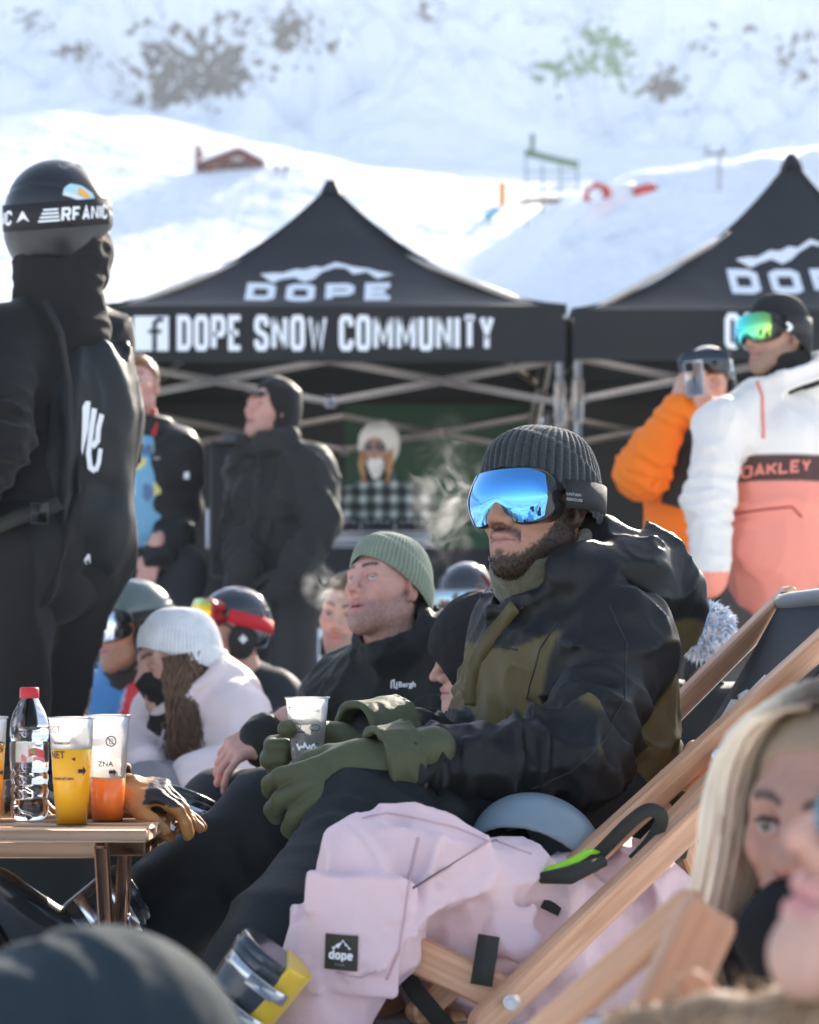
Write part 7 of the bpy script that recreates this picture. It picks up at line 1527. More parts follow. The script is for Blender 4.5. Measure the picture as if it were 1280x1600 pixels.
drape_strap([P(764, 1462, 2.80), P(760, 1490, 2.775), P(752, 1540, 2.755)], 0.030)
drape_strap([P(868, 1368, 2.96), P(872, 1395, 2.93), P(858, 1425, 2.91)], 0.028)
drape_strap([P(625, 1505, 2.85), P(650, 1550, 2.83), P(700, 1610, 2.82)], 0.026)

# ---- grey-blue helmet lying on the trousers, lime strap and black loop
hcn = P(838, 1338, 3.12); T = empty('ski_helmet', hcn, 'smooth blue-grey ski helmet with lime green rim lying on the pink trousers', 'helmet')
Mh = facing(10, 40, -12)
sh = SUB(0.006, ell((0, 0, 0), (0.105, 0.115, 0.085)), ell((0, 0, -0.012), (0.095, 0.105, 0.080)))
sh = INT(0.004, sh, lambda Q: -(Q[:, 2] + 0.028)); sh = SUB(0.006, sh, rbox((-0.012, 0.03, 0.088), (0.034, 0.02, 0.016), 0.008))
lo, hi = bounds([hcn], 0.14); V, Fq = mesh_field(local(sh, hcn, Mh, 1.0), lo, hi, 0.004); shl = obj('shell', V, Fq, mat('bluegrey_shell', (0.19, 0.245, 0.275), 0.38, bump=(8, 0.05), vary=(6, 0.1)), T); hb_ = bvh_of(V, Fq)
for px, py in ((768, 1303), (856, 1281)):
    h_ = hb_.ray_cast(Vector((0, 0, CAMZ)), Vector(nrm(P(px, py, 3) - V3(0, 0, CAMZ))))
    if h_[0]: obj('rivet', *lathe([(0.0004, 0.003), (0.004, 0.0025), (0.0055, 0.0)], np.array(h_[0]), 12, frame(np.cross(h_[1], (1, 0, 0.1)), h_[1])), M_steel, shl)
og = P(780, 1317, 2.95); r_, u_ = nrm(V3(1, 0, 0.16)), nrm(V3(-0.12, 0, 1))
V_, F_ = densify(lay(np.array([(0, 0), (.034, 0), (.034, .020), (0, .020)]), og, r_, u_), [(0, 1, 2, 3)], 3); bd_ = obj('badge', project(V_, V3(0, 1, -0.1), hb_, 0.001, 0.2), F_, mat('badge_dark', (0.03, 0.045, 0.055), 0.5), shl)
v2, f2 = stroke2([(0.006, .009), (.009, .012), (.012, .006), (.015, .014), (.018, .006), (.022, .014), (.024, .008), (.029, .013)], 0.0022); obj('badge_emblem', project(lay(v2, og, r_, u_), V3(0, 1, -0.1), hb_, 0.0022, 0.2), f2, M_white, bd_, smooth=False)
gpts = [P(838, 1366, 2.92), P(870, 1357, 2.90), P(900, 1345, 2.90), P(918, 1333, 2.92), P(938, 1330, 2.95)]
obj('lime_rim', *strap(gpts, (0, -0.8, 1), 0.012, 0.004), mat('lime_rubber', (0.30, 0.62, 0.02), 0.5), T)
lp = [P(905, 1362, 2.95), P(940, 1330, 2.94), P(985, 1285, 2.93), P(1015, 1266, 2.93), P(1034, 1280, 2.94), P(1015, 1318, 2.95), P(985, 1350, 2.97)]
lq = []
for i in range(len(lp) - 1):
    for t in np.linspace(0, 1, 5, endpoint=False):
        p0, p1, p2, p3 = lp[max(i - 1, 0)], lp[i], lp[i + 1], lp[min(i + 2, len(lp) - 1)]
        lq.append(0.5 * ((2 * p1) + (p2 - p0) * t + (2 * p0 - 5 * p1 + 4 * p2 - p3) * t * t + (-p0 + 3 * p1 - 3 * p2 + p3) * t ** 3))
obj('strap_loop', *strap(lq, (0, -1, 0.2), 0.020, 0.004), M_web, T)
obj('chin_pad', *pipe([P(845, 1372, 2.90), P(890, 1368, 2.88), P(945, 1345, 2.90)], [0.008, 0.013, 0.008], 10), M_web, T)

# ---- tinsel pompom on a dark rucksack behind the chair
bc = P(1104, 985, 4.35); T = empty('rucksack', (bc[0], 4.45, 0), 'dark rucksack standing behind the deckchair, under the silver pompom', 'rucksack')
f = DISP(U(0.05, rbox((bc[0], 4.45, 0.24), (0.15, 0.11, 0.24), 0.07), rbox((bc[0], 4.33, 0.2), (0.11, 0.06, 0.14), 0.05)), folds(9, 0.012, 2)); lo, hi = bounds([(bc[0], 4.45, 0.24)], 0.32)
V, Fq = mesh_field(f, lo, hi, 0.010); obj('bag', V, Fq, M_black, T); obj('handle', *pipe([(bc[0] - 0.04, 4.4, 0.47), (bc[0], 4.38, 0.51), (bc[0] + 0.04, 4.4, 0.47)], 0.009), M_web, T)
V, Fs = lathe([(0.052 * math.sin(a), 0.052 * math.cos(a)) for a in np.linspace(0.02, math.pi - 0.02, 12)], bc, 18)
fv, ff = fuzz(V, np.array([f[:4] for f in Fs])[:, ::-1], 2600, 0.020, 0.006, 3, None, 0.2, 0.9)
pm = empty('tinsel_pompom', bc, 'frilly silver white tinsel pompom beside the deckchair top', 'pompom')
obj('core', V, Fs, mat('pompom_core', (0.62, 0.66, 0.72), 0.6), pm); rs = np.random.RandomState(4); cc = np.repeat(np.where(rs.rand(2600, 1) < 0.2, (0.35, 0.55, 0.78), (0.80, 0.81, 0.84)), 5, 0)
o = obj('tinsel', fv, ff, mat('tinsel_foil', attr=True, rough=0.35, metal=0.2), pm, smooth=False, col=cc); o['kind'] = 'stuff'
# ================================================================ foreground people, out of focus
T = person((P(60, 0, 1.85)[0], 1.85, 0), 'bent knee of a person in dark teal trousers, blurred in the lower left corner')
J = dict(hL=P(-420, 1700, 1.55), hR=P(-330, 1900, 1.40), kL=P(-120, 1640, 1.50), kR=P(150, 1690, 1.55), aL=P(-60, 2050, 1.55), aR=P(420, 2150, 1.70))
tf = DISP(U(0.03, cap(J['hR'], J['kR'], 0.12, 0.112), cap(J['kR'], J['aR'], 0.112, 0.09)), ADD(limb_folds(J['hR'], J['kR'], 0.9, 0.06, 0.035, 0.006, 3), folds(6, 0.009, 5, (1.2, 1.0, 0.7), 2.0), *[crease([P(x0, y0, 1.45), P(x1, y1, 1.42), P(x2, y2, 1.42)], 0.010, -0.008) for x0, y0, x1, y1, x2, y2 in ((120, 1470, 105, 1540, 60, 1640), (170, 1462, 180, 1540, 190, 1640), (220, 1478, 262, 1550, 300, 1640), (70, 1500, 40, 1560, 0, 1620))]))
cloth(T, 'trousers', tf, [J['hR'], J['kR'], J['aR']], 0.0075, mat('teal_trousers', (0.022, 0.034, 0.042), 0.85, bump=(60, 0.3), vary=(9, 0.2), crumple=(6, 0.4), spec=0.12, sheen=0.05), 0.15, 0.012)

def strands(n, path, r0, r1, seed, jit):
    rs = np.random.RandomState(seed); Vs, Fs, c = [], [], 0
    for k in range(n):
        pts = path(k / n, rs); m = len(pts); v, f = pipe(pts, list(np.interp(np.linspace(0, 1, m), [0, .15, .7, 1], [r0 * .6, r0, r0, r1])), 5)
        Fs += [tuple(i + c for i in g) for g in f]; Vs.append(v); c += len(v)
    return np.concatenate(Vs), Fs
# ---- blonde woman
T = person((P(1300, 0, 1.9)[0], 1.9, 0), 'blonde woman with long pale hair and dark roots, frowning, at the right')
hc, hM, hs = P(1305, 1285, 1.92), facing(36, -3, -4), 0.95
simple_head(T, hc, hM, hs, 0.0042, (0.40, 0.225, 0.165), P(1320, 1530, 1.96), dict(brow=(0.05, 0.03, 0.02), lip=(0.52, 0.20, 0.18)), (), ((0.06, 0.07, 0.06), (0.1, 1, 0)))
for sx in (-1, 1):      # dark lashes
    obj('eyelash', *pipe([to_world([sx * x, y, z], hc, hM, hs) for x, y, z in ((0.018, 0.0885, 0.007), (0.026, 0.0925, 0.0105), (0.034, 0.0925, 0.0108), (0.046, 0.0845, 0.006))], [0.0010, 0.0022, 0.0024, 0.0012], 6), mat('lash', (0.012, 0.009, 0.008), 0.7), T)
def lockpath(sx):
    def f(t, rs):
        a = rs.uniform(-0.9, 1.0); x0 = sx * (0.004 + 0.02 * rs.rand()); y0 = 0.075 * a - 0.02; wv = rs.uniform(0, 6); out = 0.085 + 0.025 * rs.rand(); lf = rs.uniform(0.012, 0.022)
        zt_ = 0.118 + lf - 0.9 * abs(y0 + 0.015) ** 1.5; pts = []
        for u in np.linspace(0, 1, 16):
            if u < 0.35:
                w_ = u / 0.35; x = sx * lerp(abs(x0), out, math.sin(w_ * math.pi / 2)); z = lerp(zt_, 0.02, 1 - math.cos(w_ * math.pi / 2)); y = y0 + 0.01 * w_
            else:
                w_ = (u - 0.35) / 0.65; x = sx * (out + 0.020 * w_ + 0.006 * math.sin(6 * w_ + wv)); z = 0.02 - 0.30 * w_; y = y0 + 0.01 + 0.045 * w_ + 0.010 * math.sin(5 * w_ + wv * 2)
            pts.append(to_world([x, y, z], hc, hM, hs))
        return pts
    return f
Vs, Fs = fjoin(strands(260, lockpath(1), 0.0045, 0.0015, 3, 0), strands(200, lockpath(-1), 0.0045, 0.0015, 8, 0))
q = to_local(Vs, hc, hM, hs); rt_ = sstep(0.095, 0.125, q[:, 2] + 0.02 * vnoise(Vs, 60, 2) - 0.01) * sstep(0.055, 0.03, np.abs(q[:, 0])); nn = vnoise(Vs * np.array([1, 1, 0.1]), 180, 5)[:, None]
cl = np.array((0.80, 0.68, 0.50)) * (0.75 + 0.5 * nn); cl = cl * (1 - rt_[:, None]) + np.array((0.10, 0.07, 0.05)) * rt_[:, None]
obj('hair', Vs, Fs, mat('blonde_hair', attr=True, rough=0.38, spec=0.5), T, col=cl)
sc_f = local(DISP(INT(0.01, ell((0, -0.016, 0.037), (0.079, 0.099, 0.089)), lambda Q: -(Q[:, 2] - np.interp(Q[:, 1], [-0.1, 0.02, 0.06, 0.1], [-0.06, -0.01, 0.07, 0.085]).astype(np.float32))), folds(50, 0.003, 4)), hc, hM, hs)
cloth(T, 'hair_base', sc_f, [hc], 0.006, mat('hair_roots', (0.28, 0.20, 0.13), 0.6, bump=(90, 0.6)), 0.15)
gf_ = DISP(U(0.03, tube(P(1320, 1560, 1.95), P(1275, 1460, 1.90), 0.100, 0.078, 0.03), cap(P(1240, 1450, 1.86), P(1330, 1500, 1.95), 0.05, 0.06)), folds(14, 0.012, 4)); cloth(T, 'neck_gaiter', gf_, [P(1320, 1560, 1.95), P(1275, 1450, 1.90)], 0.008, mat('balaclava_cloth'), 0.14, 0.012)
J = dict(pel=P(1560, 1950, 2.1), che=P(1400, 1760, 2.05), nek=P(1330, 1580, 1.98), sL=P(1560, 1680, 1.95), sR=P(1235, 1700, 2.12)); cloth(T, 'jacket', DISP(jacket_field(J, 0.95), folds(8, 0.012, 7)), list(J.values()), 0.013, M_black, 0.15, 0.01)

# ---- woman lying back in profile, nearest the camera
T = person((P(1560, 0, 1.36)[0], 1.36, 0), 'woman lying back in profile at the lower right corner, nearest to the camera')
hc, hM, hs = P(1510, 1358, 1.37), facing(82, 25, 0), 1.0
simple_head(T, hc, hM, hs, 0.0035, SKIN_FAIR, P(1600, 1700, 1.40), dict(lip=(0.58, 0.24, 0.23)), (), None, lips=1.35, nose=0.98)
goggle = gridsurf(lambda u, v: to_world(np.stack([(u - .5) * 0.13, 0.112 - 0.10 * (u - .5) ** 2 * 2, 0.030 - v * 0.05], 1), hc, hM, hs), 20, 8); obj('sunglasses', *goggle, mat('teal_lens', (0.10, 0.22, 0.24), 0.1, metal=0.5), T)
M_skin.node_tree.nodes['Principled BSDF'].inputs['Coat Weight'].default_value = 0.10
J = dict(pel=P(1900, 2500, 1.5), che=P(1620, 1990, 1.42), nek=P(1600, 1780, 1.42), sL=P(1850, 1850, 1.30), sR=P(1500, 1850, 1.55)); cloth(T, 'jacket', DISP(jacket_field(J, 0.95), folds(8, 0.012, 7)), list(J.values()), 0.013, M_black, 0.15, 0.01)
ff_ = U(0.03, chain([P(1560, 1640, 1.33), P(1400, 1640, 1.32), P(1250, 1640, 1.38), P(1120, 1625, 1.44), P(985, 1620, 1.52)], [0.05, 0.045, 0.038, 0.030, 0.022], 0.02)); lo, hi = bounds([P(1560, 1640, 1.33), P(985, 1620, 1.52)], 0.06)
V, Fq = mesh_field(ff_, lo, hi, 0.006); fv, fq_ = fuzz(V, Fq, 14000, 0.030, 0.0012, 9, None, 0.1, 0.6); rs = np.random.RandomState(5); cc = np.concatenate([np.tile((0.20, 0.12, 0.06), (len(V), 1)), np.repeat(np.array((0.62, 0.42, 0.24)) * (0.5 + 0.8 * rs.rand(14000, 1)), 5, 0)])
obj('fur_collar', *fjoin((V, [tuple(x) for x in Fq]), (fv, fq_)), mat('tan_fur', attr=True, rough=0.6), T, col=cc)

# ---- deckchair frame in the near foreground
T = empty('deckchair', (P(1050, 0, 1.75)[0], 1.75, 0), 'blurred pale wooden deckchair frame with rounded rail end, in front of the blonde woman', 'deckchair', 'wooden deckchairs')
r1a, r1b = P(985, 1690, 1.66), P(1112, 1418, 1.72); rail(T, r1a - (r1b - r1a) * 1.6, r1b, (0, 1, 0.3), 0.050, 0.026); rail(T, P(760, 1690, 2.0), P(1092, 1402, 1.80), (0, 0.3, 1), 0.022, 0.030, 'seat_rail')
rail(T, P(1330, 2050, 1.45), P(1065, 1520, 1.50), (0, 0.3, 1), 0.022, 0.034, 'prop_leg')
bolt(T, P(803, 1568, 1.93), (0, -1, 0.2), 0.006)

# ================================================================ ski boots and kit under the table
M_yellow = mat('yellow_shell', (0.72, 0.46, 0.02), 0.35, coat=0.3); M_navy = mat('navy_shell', (0.016, 0.022, 0.028), 0.25, coat=0.5)
def ski_boot(label, ankle, toe, shin, m1, m2, nb=3, k_=0.82, trim=None):
    T = empty('ski_boot', ankle, label, 'ski boot', 'ski boots on the snow'); sh = nrm(shin); d = nrm(np.asarray(toe) - sh * (np.asarray(toe) @ sh)); an = np.asarray(ankle, float); sd_ = np.cross(d, sh)
    f = U(0.02, cap(an - d * 0.05 - sh * 0.045, an + d * 0.17 - sh * 0.05, 0.048, 0.042), cap(an - d * 0.01, an + sh * 0.17 + d * 0.01, 0.056, 0.066), cap(an + d * 0.04, an + d * 0.14 - sh * 0.035, 0.05, 0.042)); f = INT(0.006, f, plane(an - sh * 0.085, -sh)); f = INT(0.006, f, plane(an + sh * 0.18, sh))
    lo, hi = bounds([an - d * 0.1, an + d * 0.22, an + sh * 0.2], 0.09); V, Fq = mesh_field(f, lo, hi, 0.006); obj('shell', V, Fq, m1, T); bv = bvh_of(V, Fq)
    c2 = INT(0.004, U(0.02, cap(an + sh * 0.02, an + sh * 0.16 + d * 0.008, 0.0615, 0.070)), plane(an + sh * 0.165, sh), plane(an + sh * 0.04, -sh)); V, Fq = mesh_field(c2, lo, hi, 0.006); obj('cuff', V, Fq, m2, T)
    obj('sole', *box(an + d * 0.055 - sh * 0.094, (0.04, 0.155, 0.010), np.stack([sd_, d, sh], 1), 0.004), M_blackmatte, T)
    if trim is not None:
        V, Fq = mesh_field(INT(0.003, U(0.02, cap(an + sh * 0.06, an + sh * 0.19 + d * 0.008, 0.064, 0.0735)), plane(an + sh * 0.185, sh), plane(an - d * 0.012, d)), lo, hi, 0.006); obj('spoiler', V, Fq, trim, T)
    for k in range(nb):
        h = (0.135, 0.075, 0.0, -0.03)[k]; o_ = an + sh * h + (d * (0.07 if k > 1 else 0.0)); pts = []
        for a in np.linspace(-0.6, 1.2, 9): v = math.cos(a) * -sd_ * 1.0 + math.sin(a) * d; pts.append(o_ + v * (0.074 if k < 2 else 0.060))
        bk = obj('buckle', *strap(pts, [nrm(p - o_) for p in pts], 0.020, 0.006), M_steel, T); obj('buckle_lever', *box(pts[3] + nrm(pts[3] - o_) * 0.011, (0.011, 0.026, 0.003), frame(nrm(pts[4] - pts[2]), nrm(pts[3] - o_)), 0.001), M_steel, bk)
    T.scale = (k_,) * 3; return T
ski_boot('yellow and black ski boot with steel buckles beside the pink trouser leg', P(335, 1622, 2.68), V3(-0.78, -0.12, 0.62), nrm(V3(0.62, -0.05, 0.78)), M_navy, M_navy, 3, 0.78, M_yellow)
ski_boot('dark navy ski boot tipped over below the table', P(92, 1478, 3.25), V3(-0.6, -0.35, 0.6), nrm(V3(0.55, 0.2, 0.35)), M_navy, M_navy, 2)
ski_boot('red ski boot behind the table legs', P(140, 1395, 4.3) + V3(0, 0, 0.02), V3(-0.8, -0.6, 0), nrm(V3(0.25, 0.1, 1)), mat('red_shell', (0.55, 0.02, 0.03), 0.3, coat=0.4), mat('red_shell'), 2)
ski_boot('white ski boot standing behind the table legs', P(155, 1425, 4.0) + V3(0, 0, 0.02), V3(-0.6, -0.7, 0), nrm(V3(0.1, 0.1, 1)), mat('white_shell', (0.68, 0.67, 0.64), 0.35), mat('white_shell'), 2)
ski_boot('black ski boot with buckles at the green beanie man\'s feet', P(262, 1350, 4.05), V3(-0.7, -0.7, 0), nrm(V3(0.4, 0.2, 1)), M_blackplastic, M_navy, 2)
# kit bag under the table
T = empty('kit_bag', P(60, 1400, 3.75), 'slumped dark green kit bag on the snow under the table', 'bag'); c = P(40, 1400, 3.75); c[2] = 0.14
V, Fq = mesh_field(DISP(U(0.04, rbox(c, (0.24, 0.15, 0.13), 0.09), ell(c + V3(0.12, 0, 0.06), (0.13, 0.12, 0.10))), folds(7, 0.022, 3)), c - 0.42, c + 0.42, 0.011, 0.012); obj('bag', V, Fq, mat('bag_cloth', (0.022, 0.028, 0.026), 0.7, crumple=(6, 0.7), spec=0.25), T)
obj('handle', *strap([c + V3(x, -0.13, 0.13 + 0.05 * math.cos(x * 12)) for x in np.linspace(-0.12, 0.12, 9)], V3(0, -1, 0.3), 0.025, 0.003), M_web, T); obj('zip', *pipe([c + V3(-0.16, -0.1, 0.125), c + V3(0.0, -0.09, 0.14), c + V3(0.16, -0.08, 0.135)], 0.004, 6), M_blackplastic, T)

# ================================================================ music desk, loudspeaker
YD = 10.45; T = empty('music_desk', (P(610, 0, YD)[0], YD, 0), 'black skirted music desk with white emblem in front of the tent', 'desk'); x0, x1 = P(335, 0, YD)[0], P(885, 0, YD)[0]; zd = P(0, 856, YD)[2]
obj('desk_top', *box(((x0 + x1) / 2, YD + 0.3, zd - 0.015), ((x1 - x0) / 2, 0.32, 0.015), None, 0.004), M_blackmatte, T)
def skirt(u, v): return np.stack([lerp(x0, x1, u), YD - 0.025 + 0.012 * np.sin(u * 60) * v, lerp(zd - 0.005, 0.02, v)], 1)
obj('skirt', *gridsurf(skirt, 120, 8), M_valance, T)
for sx in (x0 + 0.04, x1 - 0.04):
    for sy in (YD + 0.03, YD + 0.56): obj('leg', *bar((sx, sy, 0), (sx, sy, zd - 0.03), 0.04, 0.04, (0, 1, 0)), M_leg, T)
sD = F / YD; lets, wt = text2('DOPE', 58 / sD, 44 / sD, 14 / sD, 10 / sD)
for ch, V2, Fs in lets: obj('emblem_letter', lay(V2, (P(432, 0, YD)[0], YD - 0.045, P(0, 1040, YD)[2]), (1, 0, 0), (0, 0, 1)), Fs, M_white, T, smooth=False)
mv, mf = mountain2(205 / sD, 62 / sD, 0.05); obj('emblem_ridge', lay(mv, (P(440, 0, YD)[0], YD - 0.045, P(0, 978, YD)[2]), (1, 0, 0), (0, 0, 1)), mf, M_white, T, smooth=False)
for k in range(5): obj('emblem_dot', *box((P(452 + 22 * k, 0, YD)[0], YD - 0.045, P(0, 1058, YD)[2]), (0.008, 0.002, 0.010)), M_white, T)
T = empty('mixing_console', (P(590, 0, YD)[0], YD + 0.2, zd), 'white mixing console with dark decks on the music desk', 'console'); cx = P(590, 0, YD)[0]
obj('stand_base', *box((cx, YD + 0.2, zd + 0.012), (0.29, 0.15, 0.012), None, 0.003), mat('white_plastic', (0.72, 0.72, 0.71), 0.4), T); obj('riser', *box((cx, YD + 0.2, zd + 0.060), (0.27, 0.13, 0.030), None, 0.004), mat('white_plastic'), T)
for sx in (-0.25, 0.25): obj('post', *box((cx + sx, YD + 0.1, zd + 0.06), (0.012, 0.012, 0.036)), mat('white_plastic'), T)
for k in (-1, 0, 1):
    d = obj('deck', *box((cx + k * 0.175, YD + 0.2, zd + 0.112), (0.082, 0.13, 0.020), None, 0.004), M_blackplastic, T); obj('jog_wheel', *lathe([(0.0005, 0.012), (0.05, 0.012), (0.055, 0.0)], (cx + k * 0.175, YD + 0.2, zd + 0.132), 20), M_blackmatte, d)
    for j in range(4): obj('knob', *lathe([(0.0005, 0.012), (0.007, 0.012), (0.008, 0.0)], (cx + k * 0.175 - 0.05 + j * 0.033, YD + 0.09, zd + 0.132), 8), mat('grey_print'), d)
T = empty('loudspeaker', (P(365, 0, 9.4)[0], 9.4, 0), 'tall grey black loudspeaker beside the man in the hood', 'loudspeaker'); sx = P(365, 0, 9.4)[0]; z0, z1 = P(0, 905, 9.4)[2], P(0, 693, 9.4)[2]
obj('cabinet', *box((sx, 9.4, (z0 + z1) / 2), (0.10, 0.12, (z1 - z0) / 2), None, 0.012), mat('speaker_grey', (0.045, 0.045, 0.046), 0.7, bump=(150, 0.4)), T); obj('grille', *box((sx, 9.278, (z0 + z1) / 2 + 0.03), (0.085, 0.004, (z1 - z0) / 2 - 0.06)), M_blackmatte, T)
obj('top_unit', *box((sx + 0.03, 9.4, z1 + 0.022), (0.07, 0.10, 0.021), None, 0.004), mat('unit_grey', (0.16, 0.17, 0.18), 0.4), T); obj('white_trim', *box((P(326, 0, 9.35)[0], 9.35, P(0, 826, 9.35)[2]), (0.010, 0.02, 0.09)), M_white, T)
obj('pole', *pipe([(sx, 9.4, 0.12), (sx, 9.4, z0)], 0.02, 10), M_blackmatte, T)
for a in (0.5, 2.6, 4.7): obj('tripod_leg', *pipe([(sx, 9.4, 0.45), (sx + 0.38 * math.cos(a), 9.4 + 0.38 * math.sin(a), 0.01)], 0.012, 8), M_blackmatte, T)

# ================================================================ things on the slope
def hit(px, py):
    Ys = np.linspace(16, 300, 3000); x = (px - 640) / F * Ys; zr = CAMZ - (py - 1050) / F * Ys; g = ground_z(x, Ys); k = np.argmax(g >= zr); return np.array([x[k], Ys[k], g[k]])
M_red = mat('red_boards', (0.16, 0.035, 0.028), 0.8, bump=(3, 0.4)); M_snowroof = mat('roof_snow', (0.80, 0.82, 0.85), 0.6, bump=(2, 0.4))
b = hit(362, 266); s = F / b[1]; wd, hh = 84 / s, 20 / s; T = empty('chalet', b, 'dark red wooden chalet with snowy gable on the far slope', 'chalet'); dp = wd * 0.7
p = lambda x, y, z: b + V3(x * wd, y * dp, z)
wl = [p(-.5, 0, -1.0), p(.5, 0, -1.0), p(.5, 0, hh * .5), p(.16, 0, hh * 1.45), p(-.5, 0, hh * .45)]; obj('wall', *extrude(wl, V3(0, dp, 0)), M_red, T, smooth=False)
rf = obj('roof', *fjoin(extrude([p(.14, -.08, hh * 1.5), p(.62, -.08, hh * .48), p(.62, -.08, hh * .66), p(.14, -.08, hh * 1.75)], V3(0, dp * 1.15, 0)), extrude([p(-.62, -.08, hh * .40), p(.145, -.08, hh * 1.5), p(.145, -.08, hh * 1.75), p(-.62, -.08, hh * .56)], V3(0, dp * 1.15, 0))), M_red, T, smooth=False)
obj('snow_cover', *fjoin(extrude([p(.2, -.05, hh * 1.66), p(.6, -.05, hh * .72), p(.6, -.05, hh * .85), p(.2, -.05, hh * 1.85)], V3(0, dp * 1.1, 0)), extrude([p(-.6, -.05, hh * .60), p(.10, -.05, hh * 1.72), p(.10, -.05, hh * 1.9), p(-.6, -.05, hh * .74)], V3(0, dp * 1.1, 0))), M_snowroof, rf, smooth=False)
obj('balcony', *box(p(.05, -.06, hh * .42), (wd * .25, dp * .05, hh * .10)), mat('dark_boards', (0.05, 0.02, 0.018), 0.8), T)
for x in (-.28, -.05, .2, .38): w_ = obj('window', *box(p(x, -.005, hh * .1), (wd * .05, dp * .012, hh * .16)), M_white, T); obj('pane', *box(p(x, -.02, hh * .1), (wd * .04, dp * .008, hh * .13)), mat('dark_glass', (0.02, 0.025, 0.03), 0.1), w_)
obj('gable_window', *box(p(.1, -.005, hh * .85), (wd * .11, dp * .012, hh * .17)), mat('pale_boards', (0.45, 0.42, 0.40), 0.8), T)
b = hit(310, 268); s = F / b[1]; obj('lift_post', *fjoin(bar(b - V3(0, 0, 0.5), b + V3(0, 0, 40 / s), 9 / s, 9 / s, (0, 1, 0)), bar(b + V3(-4 / s, 0, 26 / s), b + V3(10 / s, 0, 26 / s), 4 / s, 4 / s)), M_red, None, False, base=b); tag(bpy.data.objects['lift_post'], 'red brown post standing left of the chalet', 'post')
for px, lb in ((433, 'first of two tiny dark distant people right of the chalet'), (446, 'second of two tiny dark distant people right of the chalet')):  # tiny distant people built as plain upright bars
    b = hit(px, 270); s = F / b[1]; o = obj('far_figure', *fjoin(bar(b - V3(0, 0, 0.4), b + V3(0, 0, 10 / s), 5 / s, 4 / s, (0, 1, 0)), bar(b + V3(0, 0, 9.5 / s), b + V3(0, 0, 13 / s), 3 / s, 3 / s, (0, 1, 0))), mat('dark_figure', (0.10, 0.08, 0.08), 0.8), None, False, base=b); tag(o, lb, 'post', 'distant people by the chalet')
b = hit(862, 322); s = F / b[1]; T = empty('scaffold_frame', b, 'green and grey scaffold frame standing on the snow bank', 'scaffold'); M_sc = mat('green_pipe', (0.16, 0.24, 0.14), 0.6); M_gp = mat('grey_pipe', (0.30, 0.36, 0.34), 0.6)
for x in (-40, -14, 14, 40): obj('post', *bar(b + V3(x / s, 0, -0.5), b + V3(x / s, 0, (88 if x < -20 else 66) / s), 3 / s, 3 / s, (0, 1, 0)), M_gp, T)
for z in (12, 26, 40, 54): obj('rail', *bar(b + V3(-40 / s, -0.02, z / s), b + V3(40 / s, -0.02, z / s), 2 / s, 2 / s), M_gp, T)
obj('top_deck', *bar(b + V3(-42 / s, 0, 84 / s), b + V3(42 / s, 0, 64 / s), 8 / s, 9 / s), M_sc, T); obj('mast', *bar(b + V3(-30 / s, 0, 80 / s), b + V3(-30 / s, 0, 112 / s), 7 / s, 7 / s, (0, 1, 0)), M_sc, T); obj('base_plank', *bar(b + V3(-55 / s, -0.3, 1 / s), b + V3(20 / s, -0.3, 4 / s), 5 / s, 6 / s), mat('plank_brown', (0.30, 0.15, 0.10), 0.8), T)
b = hit(785, 322); s = F / b[1]; o = obj('padded_post', *lathe([(0.01, -0.4), (6 / s, -0.4), (6.2 / s, 0), (6.2 / s, 35 / s), (5 / s, 37 / s), (0.01, 37 / s)], b, 14), mat('orange_pad', (0.72, 0.27, 0.05), 0.6), base=b); tag(o, 'orange padded post left of the scaffold', 'post')
b = hit(768, 342); s = F / b[1]; V, Fq = mesh_field(U(0.1, cap(b + V3(-8 / s, 0, 3 / s), b + V3(8 / s, 0, 14 / s), 5 / s, 6 / s), cap(b + V3(-10 / s, 0, 0), b + V3(2 / s, 0, 3 / s), 4 / s)), b - 26 / s, b + 26 / s, 1.4 / s); o = obj('crash_pad', V, Fq, mat('teal_pad', (0.10, 0.38, 0.46), 0.6), base=b); tag(o, 'slumped teal crash pad below the orange post', 'pad')
b = hit(970, 318); s = F / b[1]; T = empty('inflatable_arch', b, 'red and white inflatable arch lying on the snow bank', 'arch'); M_ir = mat('arch_red', (0.55, 0.06, 0.05), 0.5); M_iw = mat('arch_white', (0.78, 0.78, 0.78), 0.5)
obj('red_foot', *pipe([b + V3(x / s, 0, z / s) for x, z in ((-52, 2), (-48, 16), (-38, 24), (-26, 20), (-20, 8))], 8 / s, 12), M_ir, T); obj('red_end', *pipe([b + V3(x / s, 0, z / s) for x, z in ((20, 14), (38, 18), (54, 22))], [8 / s, 10 / s, 9 / s], 12), M_ir, T); obj('white_tube', *pipe([b + V3(x / s, 1 / s, z / s) for x, z in ((-38, 26), (-10, 26), (22, 24))], 6 / s, 12), M_iw, T); obj('white_drum', *lathe([(0.01, 0), (10 / s, 0), (11 / s, 4 / s), (11 / s, 10 / s), (0.01, 10 / s)], b + V3(-40 / s, -4 / s, 8 / s), 16, frame((0, 0, 1), (0, -1, 0))), M_iw, T)
b = hit(1122, 300); s = F / b[1]; T = empty('lift_pylon', b, 'pale lift pylon with cross arm above the snow bank', 'pylon'); M_py = mat('pylon_pale', (0.42, 0.40, 0.40), 0.6); obj('mast', *pipe([b - V3(0, 0, 0.5), b + V3(4 / s, 0, 62 / s)], [3.5 / s, 2.5 / s], 10), M_py, T); obj('cross_arm', *bar(b + V3(-22 / s, 0, 56 / s), b + V3(14 / s, 0, 60 / s), 4 / s, 5 / s), M_py, T)
for x in (-18, 8): obj('sheave', *lathe([(0.01, 0), (5 / s, 0), (5 / s, 3 / s), (0.01, 3 / s)], b + V3(x / s, -2 / s, 64 / s), 12, frame((0, 0, 1), (0, -1, 0))), M_steel, T)

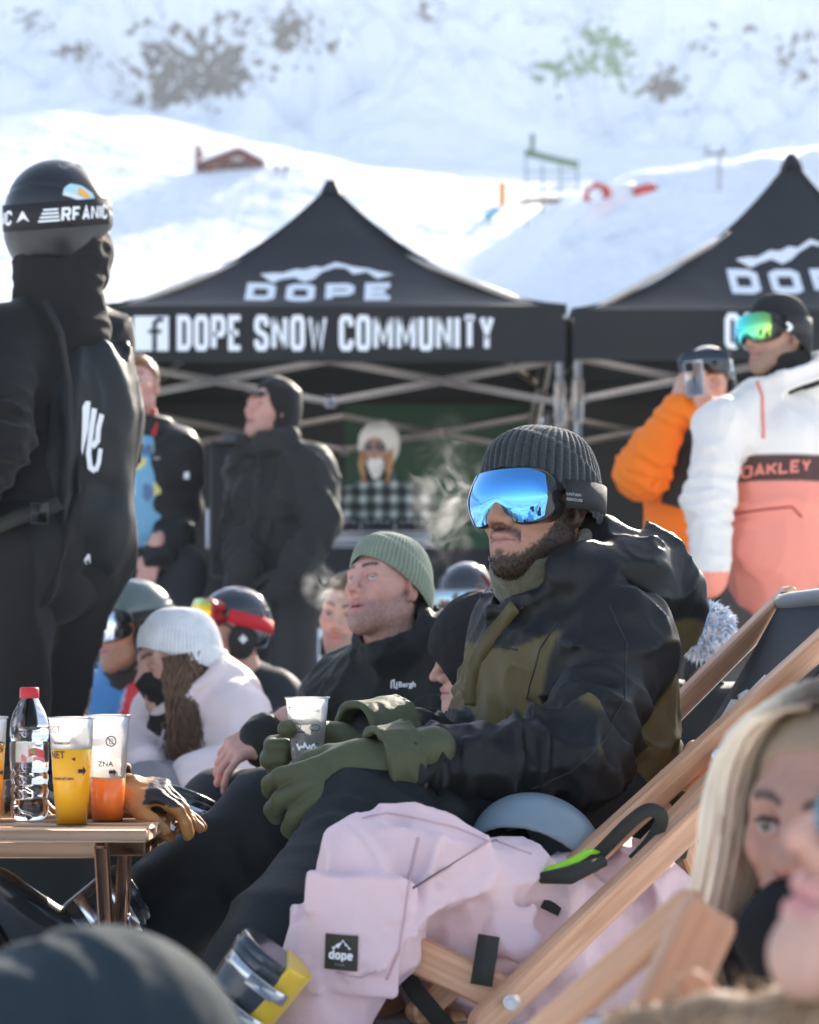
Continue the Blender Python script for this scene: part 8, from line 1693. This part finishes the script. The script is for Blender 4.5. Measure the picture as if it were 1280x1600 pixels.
# ================================================================ breath steaming in the cold
def steam(px, py, Y, rx, ry, rz, dens, seed, lab):
    c = P(px, py, Y); m = bpy.data.materials.new('steam_%d' % seed); m.use_nodes = True; t = m.node_tree; n = t.nodes; L = t.links; n.clear(); o = n.new('ShaderNodeOutputMaterial'); v = n.new('ShaderNodeVolumePrincipled'); v.inputs['Color'].default_value = (0.95, 0.95, 0.95, 1); v.inputs['Anisotropy'].default_value = 0.5
    tc = n.new('ShaderNodeTexCoord'); nz = n.new('ShaderNodeTexNoise'); nz.inputs['Scale'].default_value = 9 + seed; nz.inputs['Detail'].default_value = 4; nz.inputs['Distortion'].default_value = 1.6; L.new(tc.outputs['Object'], nz.inputs['Vector'])
    sc = n.new('ShaderNodeVectorMath'); sc.operation = 'DIVIDE'; sc.inputs[1].default_value = (rx, ry, rz); L.new(tc.outputs['Object'], sc.inputs[0]); ln = n.new('ShaderNodeVectorMath'); ln.operation = 'LENGTH'; L.new(sc.outputs[0], ln.inputs[0])
    fa = n.new('ShaderNodeMapRange'); fa.inputs['From Min'].default_value = 0.95; fa.inputs['From Max'].default_value = 0.1; L.new(ln.outputs['Value'], fa.inputs['Value']); nr = n.new('ShaderNodeMapRange'); nr.inputs['From Min'].default_value = 0.48; nr.inputs['From Max'].default_value = 0.75; L.new(nz.outputs['Fac'], nr.inputs['Value'])
    mu = n.new('ShaderNodeMath'); mu.operation = 'MULTIPLY'; L.new(fa.outputs[0], mu.inputs[0]); L.new(nr.outputs[0], mu.inputs[1]); m2 = n.new('ShaderNodeMath'); m2.operation = 'MULTIPLY'; m2.inputs[1].default_value = dens; L.new(mu.outputs[0], m2.inputs[0]); L.new(m2.outputs[0], v.inputs['Density']); L.new(v.outputs[0], o.inputs['Volume'])
    V, Fs = lathe([(math.sin(a), -math.cos(a)) for a in np.linspace(0.001, math.pi - 0.001, 12)], (0, 0, 0), 18); ob = obj('breath_steam', V * np.array([rx, ry, rz]) + c, Fs, m, base=c); tag(ob, lab, 'steam', kind='stuff')
steam(700, 770, 3.75, 0.085, 0.05, 0.16, 15, 6, 'wisp of breath in front of the mirrored goggles')
steam(505, 915, 4.75, 0.060, 0.045, 0.065, 20, 7, 'puff of breath left of the green beanie')
